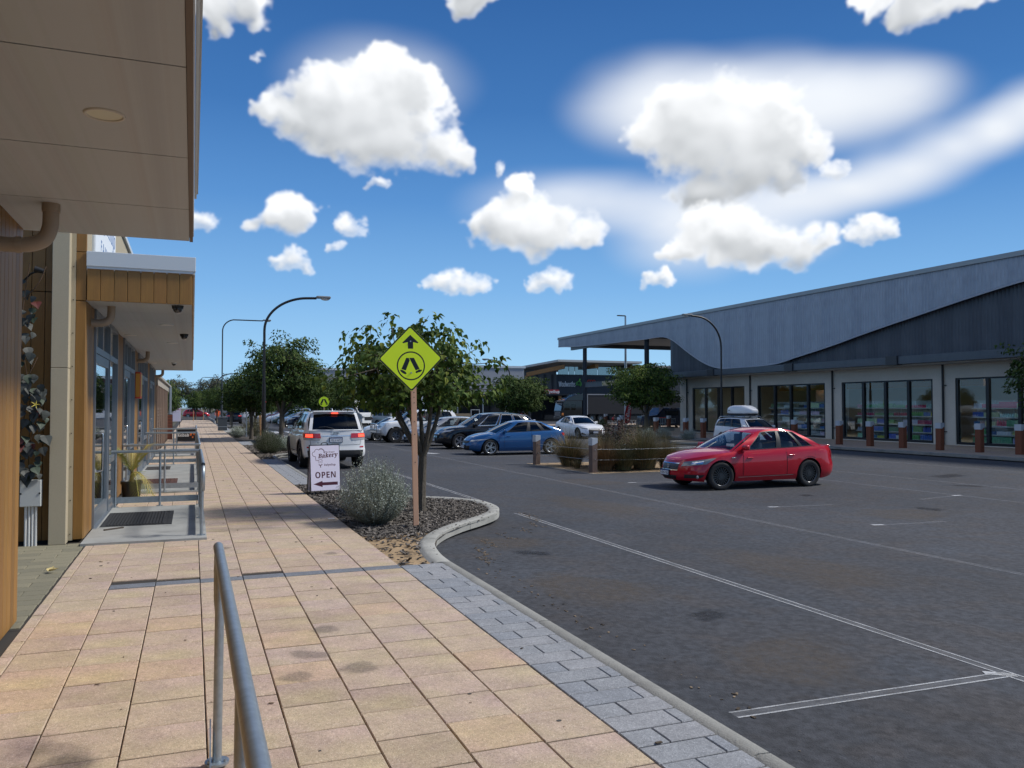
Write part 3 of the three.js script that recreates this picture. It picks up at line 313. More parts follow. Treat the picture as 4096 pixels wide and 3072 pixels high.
  const s = thing('wall_sign', 'white sign board with blue writing on the wall above the second awning', 'sign', [-1.29, 4.3, Z(14.0)]); mesh('board', rb(0, 0, 0, 0.04, 1.15, 3.2, 0.01), M.paleMetal, s); mesh('sign_face', new THREE.PlaneGeometry(3.1, 1.05).rotateY(Math.PI / 2).translate(0.024, 0, 0), std(lin(1, 1, 1), 0.5, 0, { map: sg }), s, true);
}
function domeCam(label, x, d, white) { const t = thing('security_camera', label, 'camera', [x, 3.04, Z(d)]); mesh('base', new THREE.CylinderGeometry(0.075, 0.068, 0.045, 20).translate(0, -0.022, 0), white ? M.paleMetal : M.black, t); mesh('dome', new THREE.SphereGeometry(0.058, 20, 12, 0, 6.2832, Math.PI / 2, Math.PI / 2).translate(0, -0.044, 0), phy(lin(0.012, 0.012, 0.014), { roughness: 0.08, clearcoat: 1 }), t); }
domeCam('black dome camera nearest, under the front end of the second awning', -0.2, 11.75); domeCam('smaller looking black dome camera halfway along the second awning lining', -0.16, 16.3); domeCam('white bodied dome camera at the far end of the second awning', -0.54, 26.9, true);
for (const [x, d, n] of [[-1.1, 16.8, 'round ceiling light beside the shop glazing, second awning'], [-0.41, 14.5, 'round ceiling light over the first ramp, second awning'], [-0.41, 18.6, 'round ceiling light over the second ramp, second awning'], [-1.15, 27.3, 'round ceiling light beside the glazing near the far awning end']]) { const t = thing('ceiling_light', n, 'light', [x, 3.04, Z(d)]); mesh('trim_ring', new THREE.TorusGeometry(0.1, 0.012, 6, 24).rotateX(Math.PI / 2), M.paleMetal, t); mesh('diffuser', new THREE.CylinderGeometry(0.095, 0.095, 0.016, 24).translate(0, -0.004, 0), std(lin(0.6, 0.58, 0.52), 0.4), t); }
{ // red framed hanging sign on the facade
  const t = thing('wall_sign', 'small orange and red upright light box sign on a shop wall', 'sign', [-1.2, 2.2, Z(21.3)]); mesh('case', rb(0, 0, 0, 0.12, 0.62, 0.7, 0.02), std(lin(0.55, 0.06, 0.02), 0.4), t);
  mesh('sign_face', new THREE.PlaneGeometry(0.6, 0.52).translate(0, 0, 0).rotateY(0).rotateY(Math.PI / 2).translate(0.062, 0, 0), std(lin(0.75, 0.42, 0.06), 0.4), t, true); mesh('end_face', b2(-0.045, 0.045, -0.27, 0.27, 0.351, 0.355), std(lin(0.7, 0.33, 0.05), 0.4), t);
}
{ // third building: low roof on posts, slatted screens, brick pier
  const t = thing('slatted_shop', 'low building with timber posts and horizontal slat screens past the second awning', 'shop building'); const X = -1.27, r = rng(33);
  mesh('wall', b2(-5, -1.75, 0, 2.6, Z(32.8), Z(50)), std(lin(0.12, 0.11, 0.10), 0.8), t); mesh('roof', [b2(-5, -1.12, 2.78, 2.86, Z(32.75), Z(50))], std(lin(0.33, 0.32, 0.29), 0.7), t); mesh('fascia', b2(-1.3, -1.2, 2.5, 2.78, Z(32.75), Z(50)), std(lin(0.36, 0.33, 0.28), 0.8), t);
  for (let d = 33.1; d < 46; d += 2.1) mesh('post', rb(X, 1.25, Z(d), 0.14, 2.5, 0.14, 0.01), M.postG ??= std(lin(0.27, 0.19, 0.145), 0.8), t);
  for (let d = 33.17; d < 45; d += 2.1) for (let i = 0; i < 13; i++) mesh('slat', b2(X - 0.03, X + 0.01, 0.08 + i * 0.125, 0.16 + i * 0.125, Z(d), Z(d + 1.96)), i % 2 ? M.slat2 ??= std(lin(0.20, 0.17, 0.14), 0.8) : M.slat1 ??= std(lin(0.25, 0.215, 0.18), 0.8), t);
  mesh('pier', b2(-1.5, -0.98, 0, 1.3, Z(46.4), Z(46.95)), M.joint, t); const bm = [std(lin(0.30, 0.10, 0.06), 0.9), std(lin(0.24, 0.085, 0.055), 0.9)]; for (let j = 0; j < 16; j++) for (let i = 0; i < 2; i++) mesh('brick', b2(-1.51 + i * 0.265, -1.255 + i * 0.275, 0.004 + j * 0.08, 0.076 + j * 0.08, Z(46.385), Z(46.96)), bm[(i + j) % 2], t);
  for (let d = 47.4; d < 50; d += 0.5) mesh('post', cyl(-1.15, 0, Z(d), 0.05, 2.75), M.galv, t);
}
// ---------------------------------------------------------------- recess: vine, meter box
function leafGeo(l, w, fold = 0.25, droop = 0.25) { // heart leaf, stalk at origin, tip along +x
  const o = [[0, 0], [0.06, 0.3], [0.22, 0.48], [0.42, 0.44], [0.7, 0.22], [1, 0]], P = []; const pt = (x, s) => [x * l, -droop * l * x * x + fold * Math.abs(s) * w, s * w]; for (let i = 0; i < o.length - 1; i++) for (const s of [1, -1]) { const a = pt(o[i][0], 0), b = pt(o[i + 1][0], 0), c = pt(o[i + 1][0], o[i + 1][1] * s), d = pt(o[i][0], o[i][1] * s); if (s > 0) P.push(...a, ...c, ...b, ...a, ...d, ...c); else P.push(...a, ...b, ...c, ...a, ...c, ...d); }
  const g = new THREE.BufferGeometry(); g.setAttribute('position', new THREE.Float32BufferAttribute(P, 3)); g.computeVertexNormals(); return muv(g);
}
{
  const t = thing('wall_vine', 'climbing vine with dark purple heart leaves on the timber recess wall', 'plant', [-1.85, 0, Z(11.45)]), r = rng(41), g = [leafGeo(0.13, 0.125, 0.1, 0.2), leafGeo(0.11, 0.11, 0.14, 0.3)];
  const lm = [[.035, .042, .038], [.05, .055, .05], [.03, .05, .03], [.10, .02, .015], [.09, .09, .09]].map((c) => std(lin(...c), 0.62));
  const stems = [[[-0.14, 0.75, 0.02], [-0.1, 1.3, 0.03], [-0.02, 1.9, 0.02], [-0.1, 2.5, 0.03], [-0.08, 3.0, 0.02], [-0.02, 3.45, 0.04]], [[-0.05, 1.0, 0.04], [0.05, 1.4, 0.05], [0.12, 1.7, 0.05]], [[-0.1, 1.9, 0.02], [0.02, 2.15, 0.06], [0.08, 2.3, 0.05]], [[-0.08, 3.0, 0.02], [0.08, 3.2, 0.08], [0.16, 3.42, 0.06]]];
  mesh('stem', stems.map((s) => tube(s, 0.006, 5, 24)), std(lin(0.10, 0.06, 0.035), 0.9), t);
  for (let i = 0; i < 150; i++) { const dense = i < 125, y = dense ? rr(0.8, 2.12, r) : rr(2.2, 3.45, r), sp = dense ? 0.16 + 0.1 * Math.sin((y - 0.8) / 1.3 * 3.1) : 0.12, m = sh(new THREE.Mesh(g[i % 2], lm[Math.floor(r() * r() * 5)])); m.name = 'leaf'; m.position.set(-0.06 + rr(-0.75, 1, r) * sp, y, 0.02 + 0.1 * r()); m.rotation.set(rr(-0.4, 0.4, r), rr(-2.2, -0.7, r) , rr(-1.5, -0.5, r), 'YXZ'); m.scale.setScalar(rr(0.65, 1.15, r)); t.add(m); }
  const f = mesh('flower', [0, 1, 2, 3, 4].map((k) => rod([0, 0, 0], [Math.cos(k * 1.26) * 0.05, Math.sin(k * 1.26) * 0.05, 0.03], 0.008, 0.002, 5)), std(lin(0.75, 0.62, 0.12), 0.7), t); f.position.set(0.08, 1.72, 0.14);
  const L = thing('wall_lamp', 'small dark spotlight on a wall arm half hidden by the vine', 'light', [-1.86, 3.34, Z(11.5)]); mesh('arm', tube([[-0.08, -0.08, -0.03], [0, -0.02, 0.08], [0.08, 0.0, 0.14]], 0.012, 8), M.black, L); mesh('head', new THREE.CylinderGeometry(0.04, 0.03, 0.1, 14).rotateZ(1.3).translate(0.1, 0.02, 0.15), M.black, L);
  const b = thing('meter_box', 'pale grey electrical box on the recess wall with white conduits below', 'electrical box', [-1.825, 0.64, Z(11.46)]), bm = std(lin(0.45, 0.47, 0.46), 0.55);
  mesh('case', rb(0, 0, 0, 0.23, 0.325, 0.1, 0.008, 2), bm, b); mesh('lid', rb(0, 0, 0.056, 0.222, 0.317, 0.016, 0.006), std(lin(0.49, 0.51, 0.5), 0.5), b); mesh('latch', [-1, 1].map((s) => rb(s * 0.1, 0, 0.068, 0.018, 0.02, 0.01, 0.003)), M.dark, b);
  for (let i = 0; i < 4; i++) mesh('conduit', rod([-0.055 + i * 0.036, -0.16, 0.0], [-0.05 + i * 0.036, -0.645, 0.02], 0.0155, 0.0155, 12), std(lin(0.62, 0.62, 0.60), 0.45), b);
  tag(mesh('fallen_leaf', [leafGeo(0.1, 0.09, 0.6, -0.3), leafGeo(0.08, 0.08, 0.5, -0.5).rotateY(1)].map((q) => q.translate(-1.35, 0.02, Z(9.5))), std(lin(0.62, 0.5, 0.22), 0.8)), 'curled yellow leaf lying on the olive brick paving', 'leaf');
}
// ---------------------------------------------------------------- landings, handrails, mats
M.slabC = std(lin(0.92, 0.95, 1.0), 0.8, 0, { map: texConc });
for (const [a, b, n] of [[11.18, 15.0, 'landing'], [17.45, 25.8, 'landing'], [30.2, 35.5, 'landing']]) { const g = new THREE.BoxGeometry(1.44, 0.06, b - a).translate(-0.535, -0.003, Z((a + b) / 2)); const p = g.attributes.position; for (let i = 0; i < p.count; i++) if (p.getY(i) > 0 && p.getX(i) < -1) p.setY(i, 0.03); g.computeVertexNormals(); struct(n, g, M.slabC); }
function basePlate(x, d, t) { mesh('base_plate', [cyl(x, 0.02, Z(d), 0.055, 0.012, 0.055, 16), ...[[0.036, 0.02], [-0.036, 0.02], [0, -0.04]].map(([a, b]) => cyl(x + a, 0.03, Z(d) + b, 0.008, 0.014, 0.008, 6))], M.galv, t); }
function handrail(label, { cross = [], along, posts = [], loop, kick = true }) {
  const t = thing('handrail', label, 'handrail', [0, 0, 0], 0, 'galvanised handrails along the shop ramps'), x = 0.135, R = 0.0255, h = 0.945;
  for (const d of cross) { mesh('rail', [rod([-1.25, h, Z(d)], [x, h, Z(d)], R, R, 12), new THREE.SphereGeometry(R, 10, 8).translate(x, h, Z(d))], M.galv, t); if (kick) mesh('kick_plate', b2(-1.22, x, 0.09, 0.19, Z(d - 0.004), Z(d + 0.004)), M.galv, t); for (const px of [-1.18, -0.5]) { mesh('post', rod([px, 0.02, Z(d)], [px, h, Z(d)], 0.019, 0.019, 10), M.galv, t); basePlate(px, d, t); } }
  if (along) { const [a, b] = along; const pts = loop > 0 ? [[x, h, Z(b)], [x, h, Z(a + 0.3)], [x, h, Z(a + 0.12)], [x, h - 0.02, Z(a + 0.02)], [x, h - 0.1, Z(a - 0.05)], [x, h - 0.2, Z(a - 0.06)], [x, h - 0.29, Z(a - 0.03)], [x, h - 0.33, Z(a + 0.07)], [x, h - 0.335, Z(a + 0.16)]] : loop < 0 ? [[x, h, Z(a)], [x, h, Z(b - 0.35)], [x, h, Z(b - 0.1)], [x, h - 0.015, Z(b - 0.03)], [x, h - 0.06, Z(b)], [x, h - 0.14, Z(b)], [x, h - 0.21, Z(b - 0.03)], [x, h - 0.24, Z(b - 0.1)], [x, h - 0.245, Z(b - 0.3)]] : [[x, h, Z(a)], [x, h, Z((a + b) / 2)], [x, h, Z(b)]]; mesh('rail', tube(pts, R, 16, 90), M.galv, t);
    for (const d of posts) { mesh('post', rod([x - 0.012, 0.02, Z(d)], [x - 0.005, h, Z(d)], 0.021, 0.021, 12), M.galv, t); basePlate(x - 0.012, d, t); if (loop < 0) mesh('bracket', new THREE.ExtrudeGeometry(new THREE.Shape([[0, 0], [0.075, 0], [0, 0.2]].map((p) => new THREE.Vector2(...p))), { depth: 0.006, bevelEnabled: false }).rotateY(Math.PI / 2 * 3).translate(x - 0.04, 0.03, Z(d)), M.galv, t); }
    if (kick && loop >= 0) mesh('kick_plate', b2(x - 0.03, x - 0.022, 0.09, 0.19, Z(a + 0.1), Z(b)), M.galv, t); }
  return t;
}
handrail('galvanised handrail closest to the camera, coming in at the bottom edge', { along: [-2, 4.48], posts: [4.12, 2.25, 0.4], loop: -1, kick: false });
handrail('galvanised handrail round the first concrete landing with the black mat', { cross: [15.05], along: [11.35, 15.05], posts: [11.42, 13.2, 15.02], loop: 1 });
handrail('galvanised handrail round the second landing with the brown mat', { cross: [17.5, 25.6], along: [17.5, 25.6], posts: [17.55, 19.5, 21.5, 23.5, 25.55], loop: 0 });
handrail('galvanised handrail of the farthest ramp just before the kebab board', { cross: [30.25], along: [30.25, 35], posts: [30.3, 32.5, 34.8], loop: 0 });
function mat(label, x0, x1, a, b, c, y = 0.022) { const t = thing('door_mat', label, 'door mat', [(x0 + x1) / 2, y, Z((a + b) / 2)]), w = x1 - x0, l = b - a, m = std(c, 0.85); mesh('border', [b2(-w / 2, w / 2, 0, 0.008, -l / 2, l / 2), b2(-w / 2, w / 2, 0.008, 0.014, -l / 2, -l / 2 + 0.06), b2(-w / 2, w / 2, 0.008, 0.014, l / 2 - 0.06, l / 2), b2(-w / 2, -w / 2 + 0.06, 0.008, 0.014, -l / 2 + 0.06, l / 2 - 0.06), b2(w / 2 - 0.06, w / 2, 0.008, 0.014, -l / 2 + 0.06, l / 2 - 0.06)], m, t); const n = Math.floor((w - 0.16) / 0.042), rg = []; for (let i = 0; i < n; i++) { const m2 = mesh('rib', b2(-w / 2 + 0.075 + i * 0.042, -w / 2 + 0.103 + i * 0.042, 0.008, 0.02, -l / 2 + 0.07, l / 2 - 0.07), m, t); } }
mat('black ribbed rubber mat on the first landing', -1.18, -0.26, 12.62, 14.2, lin(0.022, 0.023, 0.026)); mat('reddish brown mat on the second landing', -1.15, -0.3, 18.7, 20.6, lin(0.10, 0.045, 0.035)); mat('dark mat at the third shop door', -1.15, -0.55, 23.6, 24.8, lin(0.05, 0.045, 0.045));
{ const m = mesh('door_wedge', b2(-0.14, 0.14, 0, 0.022, -0.02, 0.02).rotateY(0.7), std(lin(0.07, 0.055, 0.045), 0.8)); m.position.set(-0.98, 0.025, Z(12.35)); tag(m, 'dark wooden wedge lying in front of the black mat', 'door wedge'); }
{ // potted palm
  const t = thing('potted_palm', 'yellowing palm in a black plastic pot between the first two landings', 'plant', [-1.02, 0.0, Z(16.35)]), r = rng(51), y0 = 0.36;
  mesh('pot', [new THREE.LatheGeometry([[0, 0], [0.145, 0], [0.165, 0.3], [0.18, 0.3], [0.18, 0.35], [0.165, 0.35], [0.155, 0.3], [0, 0.3]].map((p) => new THREE.Vector2(...p)), 24)], M.black, t); mesh('trunk', rod([0, 0.28, 0], [0.02, 0.52, 0], 0.045, 0.03), std(lin(0.16, 0.11, 0.06), 0.9), t);
  const fm = [std(lin(0.32, 0.30, 0.06), 0.6), std(lin(0.20, 0.24, 0.06), 0.6), std(lin(0.42, 0.34, 0.10), 0.7)];
  for (let k = 0; k < 9; k++) { const a = k * 2.4 + rr(-0.3, 0.3, r), up = k < 6, L = rr(0.5, 0.75, r), pts = []; for (let i = 0; i <= 8; i++) { const s = i / 8, hr = (up ? 0.45 : 0.75) * L * s, y = up ? L * 1.05 * s - 0.35 * L * s * s : L * 0.55 * s - 1.35 * L * s * s; pts.push(V(Math.cos(a) * hr, 0.48 + y, Math.sin(a) * hr)); } if (!up) for (const p of pts) { p.x = Math.abs(p.x) * 1.05; p.y = Math.max(p.y, 0.08); } const g = [tube(pts, 0.006, 5, 16)]; for (let i = 1; i < 8; i++) for (const s of [-1, 1]) for (let j = 0; j < 2; j++) { const p = pts[i].clone().lerp(pts[Math.min(8, i + 1)], j * 0.5), tg = pts[Math.min(8, i + 1)].clone().sub(pts[i - 1]).normalize(), side = V(-Math.sin(a), 0, Math.cos(a)).multiplyScalar(s), tip = p.clone().addScaledVector(side, 0.16).addScaledVector(tg, 0.16).add(V(0, -0.05, 0)), wv = tg.clone().multiplyScalar(0.011); const q = new THREE.BufferGeometry(); q.setAttribute('position', new THREE.Float32BufferAttribute([p.x - wv.x, p.y - wv.y, p.z - wv.z, p.x + wv.x, p.y + wv.y, p.z + wv.z, tip.x, tip.y, tip.z], 3)); q.computeVertexNormals(); g.push(q); } mesh('frond', g, fm[k % 3], t); }
}
// ---------------------------------------------------------------- signs
const rrect = (g, x, y, w, h, r) => { g.beginPath(); g.moveTo(x + r, y); g.arcTo(x + w, y, x + w, y + h, r); g.arcTo(x + w, y + h, x, y + h, r); g.arcTo(x, y + h, x, y, r); g.arcTo(x, y, x + w, y, r); g.closePath(); };
function legs(g, cx, cy, s) { // the walking legs of the crossing symbol
  g.save(); g.translate(cx, cy); g.scale(s, s); g.fillStyle = '#0b0b10'; const poly = (p) => { g.beginPath(); p.forEach(([x, y], i) => i ? g.lineTo(x, y) : g.moveTo(x, y)); g.closePath(); g.fill(); };
  poly([[-38, -62], [-16, -62], [-8, -42], [-44, 42], [-80, 30]]); poly([[-12, -62], [28, -62], [74, 30], [40, 42]]);
  const shoe = (m) => { g.beginPath(); g.moveTo(m * 78, 38); g.quadraticCurveTo(m * 74, 32, m * 68, 36); g.lineTo(m * 50, 46); g.lineTo(m * 44, 48); g.quadraticCurveTo(m * 36, 56, m * 40, 62); g.lineTo(m * 50, 66); g.lineTo(m * 60, 58); g.quadraticCurveTo(m * 78, 60, m * 92, 46); g.quadraticCurveTo(m * 98, 38, m * 90, 37); g.closePath(); g.fill(); }; shoe(1);
  g.save(); g.translate(-64, 54); g.rotate(0.55); g.beginPath(); g.ellipse(0, 0, 30, 11, 0, 0, 7); g.fill(); g.restore(); g.restore();
}
function diamondTex() { return ctex(1024, 1024, (g, w, h) => { g.fillStyle = '#e2fb1c'; g.fillRect(0, 0, w, h); const C = w / 2; g.save(); g.translate(C, C); g.rotate(Math.PI / 4); g.strokeStyle = '#0b0b10'; const a = 0.5 * w / Math.SQRT2 * 1.41421 * 0.7071; g.lineWidth = 22; rrect(g, -a * 0.965, -a * 0.965, a * 1.93, a * 1.93, 36); g.stroke(); g.restore();
  g.fillStyle = '#0b0b10'; g.beginPath(); [[C, 150], [C + 128, 268], [C + 112, 278], [C + 42, 262], [C + 42, 362], [C - 42, 362], [C - 42, 262], [C - 112, 278], [C - 128, 268]].forEach(([x, y], i) => i ? g.lineTo(x, y) : g.moveTo(x, y)); g.closePath(); g.fill(); g.strokeStyle = '#0b0b10'; g.lineWidth = 20; g.beginPath(); g.arc(C, 625, 212, 0, 7); g.stroke(); legs(g, C - 2, 618, 1.85); }); }
{
  const t = thing('warning_sign', 'fluorescent yellow diamond pedestrian crossing sign on a leaning tan post', 'road sign', [2.99, 0, Z(11.43)]); t.rotation.z = 0.022;
  const pm = std(lin(0.66, 0.385, 0.245), 0.6); mesh('post', rb(0, 1.36, 0, 0.075, 2.72, 0.04, 0.004), pm, t); mesh('bolt_hole', [1.75, 1.83, 1.9, 1.48, 1.3, 0.9].map((y) => new THREE.CylinderGeometry(0.007, 0.007, 0.004, 8).rotateX(Math.PI / 2).translate(0, y, 0.0215)), M.black, t);
  const s = 0.675, sh2 = new THREE.Shape(), q = s / 2, rd = 0.045; sh2.moveTo(-q + rd, -q); sh2.lineTo(q - rd, -q); sh2.quadraticCurveTo(q, -q, q, -q + rd); sh2.lineTo(q, q - rd); sh2.quadraticCurveTo(q, q, q - rd, q); sh2.lineTo(-q + rd, q); sh2.quadraticCurveTo(-q, q, -q, q - rd); sh2.lineTo(-q, -q + rd); sh2.quadraticCurveTo(-q, -q, -q + rd, -q);
  const pl = new THREE.Group(); pl.name = 'plate'; t.add(pl); mesh('panel', new THREE.ExtrudeGeometry(sh2, { depth: 0.003, bevelEnabled: false }).rotateZ(Math.PI / 4).translate(-0.025, 2.385, 0.024), std(lin(0.55, 0.60, 0.30), 0.5), pl);
  const face = new THREE.ShapeGeometry(sh2, 8).rotateZ(Math.PI / 4), fp = face.attributes.position, uv = face.attributes.uv, D = s * Math.SQRT2; for (let i = 0; i < fp.count; i++) uv.setXY(i, fp.getX(i) / D + 0.5, fp.getY(i) / D + 0.5); mesh('print', face.translate(-0.025, 2.385, 0.0295), std(lin(1, 1, 0.9), 0.35, 0, { map: diamondTex() }), pl, true);
  mesh('bolt', [2.63, 2.18].map((y) => cyl(0, 0, 0, 0.011, 0.012).rotateX(Math.PI / 2).translate(-0.025, y, 0.03)), M.galv, pl); pl.rotation.z = 0.006;
}
{ // bakery A-board
  const t = thing('a_frame_sign', 'white bakery A-board with maroon lettering standing by the garden bed', 'sign', [2.42, 0, Z(16.35)], 0.24), W = 0.6, H = 0.88;
  const tx = ctex(800, 1176, (g, w, h) => { g.fillStyle = '#e6e2ee'; g.fillRect(0, 0, w, h); const c = '#4b1426'; g.fillStyle = c; g.strokeStyle = c; g.lineCap = 'round'; g.lineJoin = 'round'; g.lineWidth = 11; g.beginPath(); g.moveTo(150, 395); g.lineTo(135, 285); g.bezierCurveTo(35, 285, 20, 160, 120, 160); g.bezierCurveTo(120, 90, 200, 70, 230, 120); g.bezierCurveTo(280, 50, 390, 90, 375, 190); g.stroke(); g.lineWidth = 20; g.beginPath(); g.moveTo(255, 95); g.bezierCurveTo(330, 60, 395, 130, 385, 200); g.stroke(); g.lineWidth = 9; g.beginPath(); g.moveTo(150, 395); g.lineTo(330, 350); g.stroke();
    g.font = 'bold 48px sans-serif'; g.fillText('The Dragon', 410, 190); g.font = 'italic bold 152px serif'; g.save(); g.translate(205, 330); g.rotate(-0.06); g.fillText('Bakery', 0, 0); g.lineWidth = 4; g.strokeText('Bakery', 0, 0); g.restore(); g.font = 'bold 72px sans-serif'; g.fillText('Dalyellup', 365, 535);
    g.lineWidth = 6; for (const x of [235, 300]) { g.beginPath(); g.arc(x, 430, 24, 0, 7); g.stroke(); } g.beginPath(); g.moveTo(190, 400); g.lineTo(225, 385); g.moveTo(300, 385); g.lineTo(340, 395); g.stroke(); g.beginPath(); g.arc(268, 470, 40, 0.2, 2.9); g.stroke(); g.lineWidth = 12; g.beginPath(); g.moveTo(225, 500); g.quadraticCurveTo(268, 545, 320, 495); g.stroke(); g.beginPath(); g.moveTo(262, 530); g.lineTo(280, 570); g.moveTo(280, 530); g.lineTo(262, 570); g.stroke();
    g.font = 'bold 222px sans-serif'; g.textAlign = 'center'; g.fillText('OPEN', w / 2 + 5, 850, 690); g.beginPath(); [[60, 1005], [310, 925], [310, 965], [735, 965], [735, 1045], [310, 1045], [310, 1088]].forEach(([x, y], i) => i ? g.lineTo(x, y) : g.moveTo(x, y)); g.closePath(); g.fill(); });
  for (const s of [1, -1]) { const p = new THREE.Group(); p.name = s > 0 ? 'front_panel' : 'back_panel'; t.add(p); p.rotation.x = -0.1 * s; p.position.set(0, 0.0, s * 0.1); mesh('board', rb(0, 0.06 + H / 2, 0, W, H, 0.012, 0.003), std(lin(0.66, 0.64, 0.70), 0.5), p); mesh('frame', [b2(-W / 2 - 0.012, -W / 2, 0, 0.06 + H, -0.012, 0.01), b2(W / 2, W / 2 + 0.008, 0, 0.06 + H, -0.012, 0.01), b2(-W / 2 - 0.012, W / 2 + 0.008, 0.06 + H, 0.075 + H, -0.012, 0.01)], M.black, p); if (s > 0) mesh('print', new THREE.PlaneGeometry(W - 0.006, H - 0.006).translate(0, 0.06 + H / 2, 0.0085), std(lin(0.95, 0.93, 1), 0.45, 0, { map: tx }), p, true); }
  mesh('handle', tube([[-0.07, 0.945, 0], [-0.05, 0.98, 0], [0, 0.99, 0], [0.05, 0.98, 0], [0.07, 0.945, 0]], 0.008, 8), M.black, t);
}
{ // kebab board
  const t = thing('a_frame_sign', 'black kebab board with an orange flame beyond the last handrail', 'sign', [-0.25, 0, Z(39.8)]); const tx = ctex(780, 540, (g, w, h) => { g.fillStyle = '#0d0d0f'; g.fillRect(0, 0, w, h); g.fillStyle = '#f1eee8'; g.font = 'bold 190px serif'; g.fillText('Kebab', 15, 345, 490); g.fillStyle = '#e8772e'; g.beginPath(); g.arc(635, 290, 120, 0, 7); g.fill(); g.fillStyle = '#0d0d0f'; g.beginPath(); g.moveTo(620, 130); g.bezierCurveTo(690, 220, 560, 280, 600, 330); g.bezierCurveTo(520, 300, 560, 220, 540, 200); g.bezierCurveTo(480, 330, 560, 420, 635, 415); g.bezierCurveTo(600, 380, 660, 350, 650, 320); g.bezierCurveTo(700, 360, 690, 390, 670, 412); g.bezierCurveTo(760, 380, 760, 280, 720, 240); g.bezierCurveTo(720, 280, 690, 300, 690, 270); g.bezierCurveTo(700, 200, 660, 150, 620, 130); g.fill(); });
  mesh('board', rb(0, 0.43, 0, 0.8, 0.56, 0.02, 0.004), M.black, t); mesh('print', new THREE.PlaneGeometry(0.78, 0.54).translate(0, 0.43, 0.012), std(lin(1, 1, 1), 0.5, 0, { map: tx }), t, true); for (const s of [-1, 1]) mesh('leg', [rod([s * 0.38, 0, 0.02], [s * 0.38, 0.7, 0], 0.012), rod([s * 0.38, 0, -0.3], [s * 0.38, 0.7, 0], 0.012)], M.black, t);
}
function roundSign(label, x, d, y, r, back) { const t = thing('crossing_sign', label, 'road sign', [x, yRoad(x), Z(d)]); mesh('post', cyl(0, 0, -0.03, 0.03, y + r - 0.1), std(lin(0.55, 0.40, 0.28), 0.6), t); mesh('disc', new THREE.CylinderGeometry(r, r, 0.006, 32).rotateX(Math.PI / 2).translate(0, y, 0), back ? M.paleMetal : std(lin(0.5, 0.55, 0.2), 0.5), t); if (!back) mesh('print', new THREE.CircleGeometry(r * 0.99, 32).translate(0, y, 0.005), std(lin(0.95, 0.98, 0.8), 0.4, 0, { map: ctex(256, 256, (g, w) => { g.fillStyle = '#d2ee1c'; g.fillRect(0, 0, w, w); legs(g, w / 2, w / 2 + 4, 1.15); }) }), t, true); }
// ---------------------------------------------------------------- plants and trees
function leafCard(l, w) { const P = [0, 0, 0, l * 0.45, -0.02 * l, w / 2, l, -0.18 * l, 0, 0, 0, 0, l, -0.18 * l, 0, l * 0.45, -0.02 * l, -w / 2]; const g = new THREE.BufferGeometry(); g.setAttribute('position', new THREE.Float32BufferAttribute(P, 3)); g.computeVertexNormals(); return g; }
function scatter(base, list) { // list: [matrix, color]; one merged geometry
  const b = flat(base), n = b.attributes.position.count, P = new Float32Array(list.length * n * 3), N = new Float32Array(P.length), Cc = new Float32Array(P.length), v = new THREE.Vector3(), nm = new THREE.Matrix3(); let o = 0;
  for (const [m, c] of list) { nm.getNormalMatrix(m); for (let i = 0; i < n; i++) { v.fromBufferAttribute(b.attributes.position, i).applyMatrix4(m); P[o] = v.x; P[o + 1] = v.y; P[o + 2] = v.z; v.fromBufferAttribute(b.attributes.normal, i).applyMatrix3(nm).normalize(); N[o] = v.x; N[o + 1] = v.y; N[o + 2] = v.z; Cc[o] = c[0]; Cc[o + 1] = c[1]; Cc[o + 2] = c[2]; o += 3; } }
  const g = new THREE.BufferGeometry(); g.setAttribute('position', new THREE.BufferAttribute(P, 3)); g.setAttribute('normal', new THREE.BufferAttribute(N, 3)); g.setAttribute('color', new THREE.BufferAttribute(Cc, 3)); g.setAttribute('uv', new THREE.BufferAttribute(new Float32Array(list.length * n * 2), 2)); return g;
}
M.leaf = phy(lin(1, 1, 1), { vertexColors: true, roughness: 0.8, specularIntensity: 0.35, transmission: 0.32, thickness: 0 }); M.leafDry = std(lin(1, 1, 1), 0.8, 0, { vertexColors: true });
const texBark = dtex(256, 512, (u, v) => { const g = 0.6 + 0.8 * nC(u, v * 0.125); return [sRGB(0.135 * g), sRGB(0.115 * g), sRGB(0.09 * g)]; }, true, [0.3, 0.9]); M.bark = std(lin(1, 1, 1), 0.95, 0, { map: texBark, bumpMap: dtex(256, 512, (u, v) => nC(u, v * 0.125), false, [0.3, 0.9]), bumpScale: 0.02 });
const PAL = { pear: [[.04, .08, .013], [.068, .118, .018], [.115, .165, .024], [.19, .22, .035]], dark: [[.032, .066, .013], [.05, .092, .017], [.08, .125, .022], [.13, .165, .032]], gum: [[.05, .065, .04], [.075, .085, .05], [.11, .115, .07], [.15, .14, .085]] };
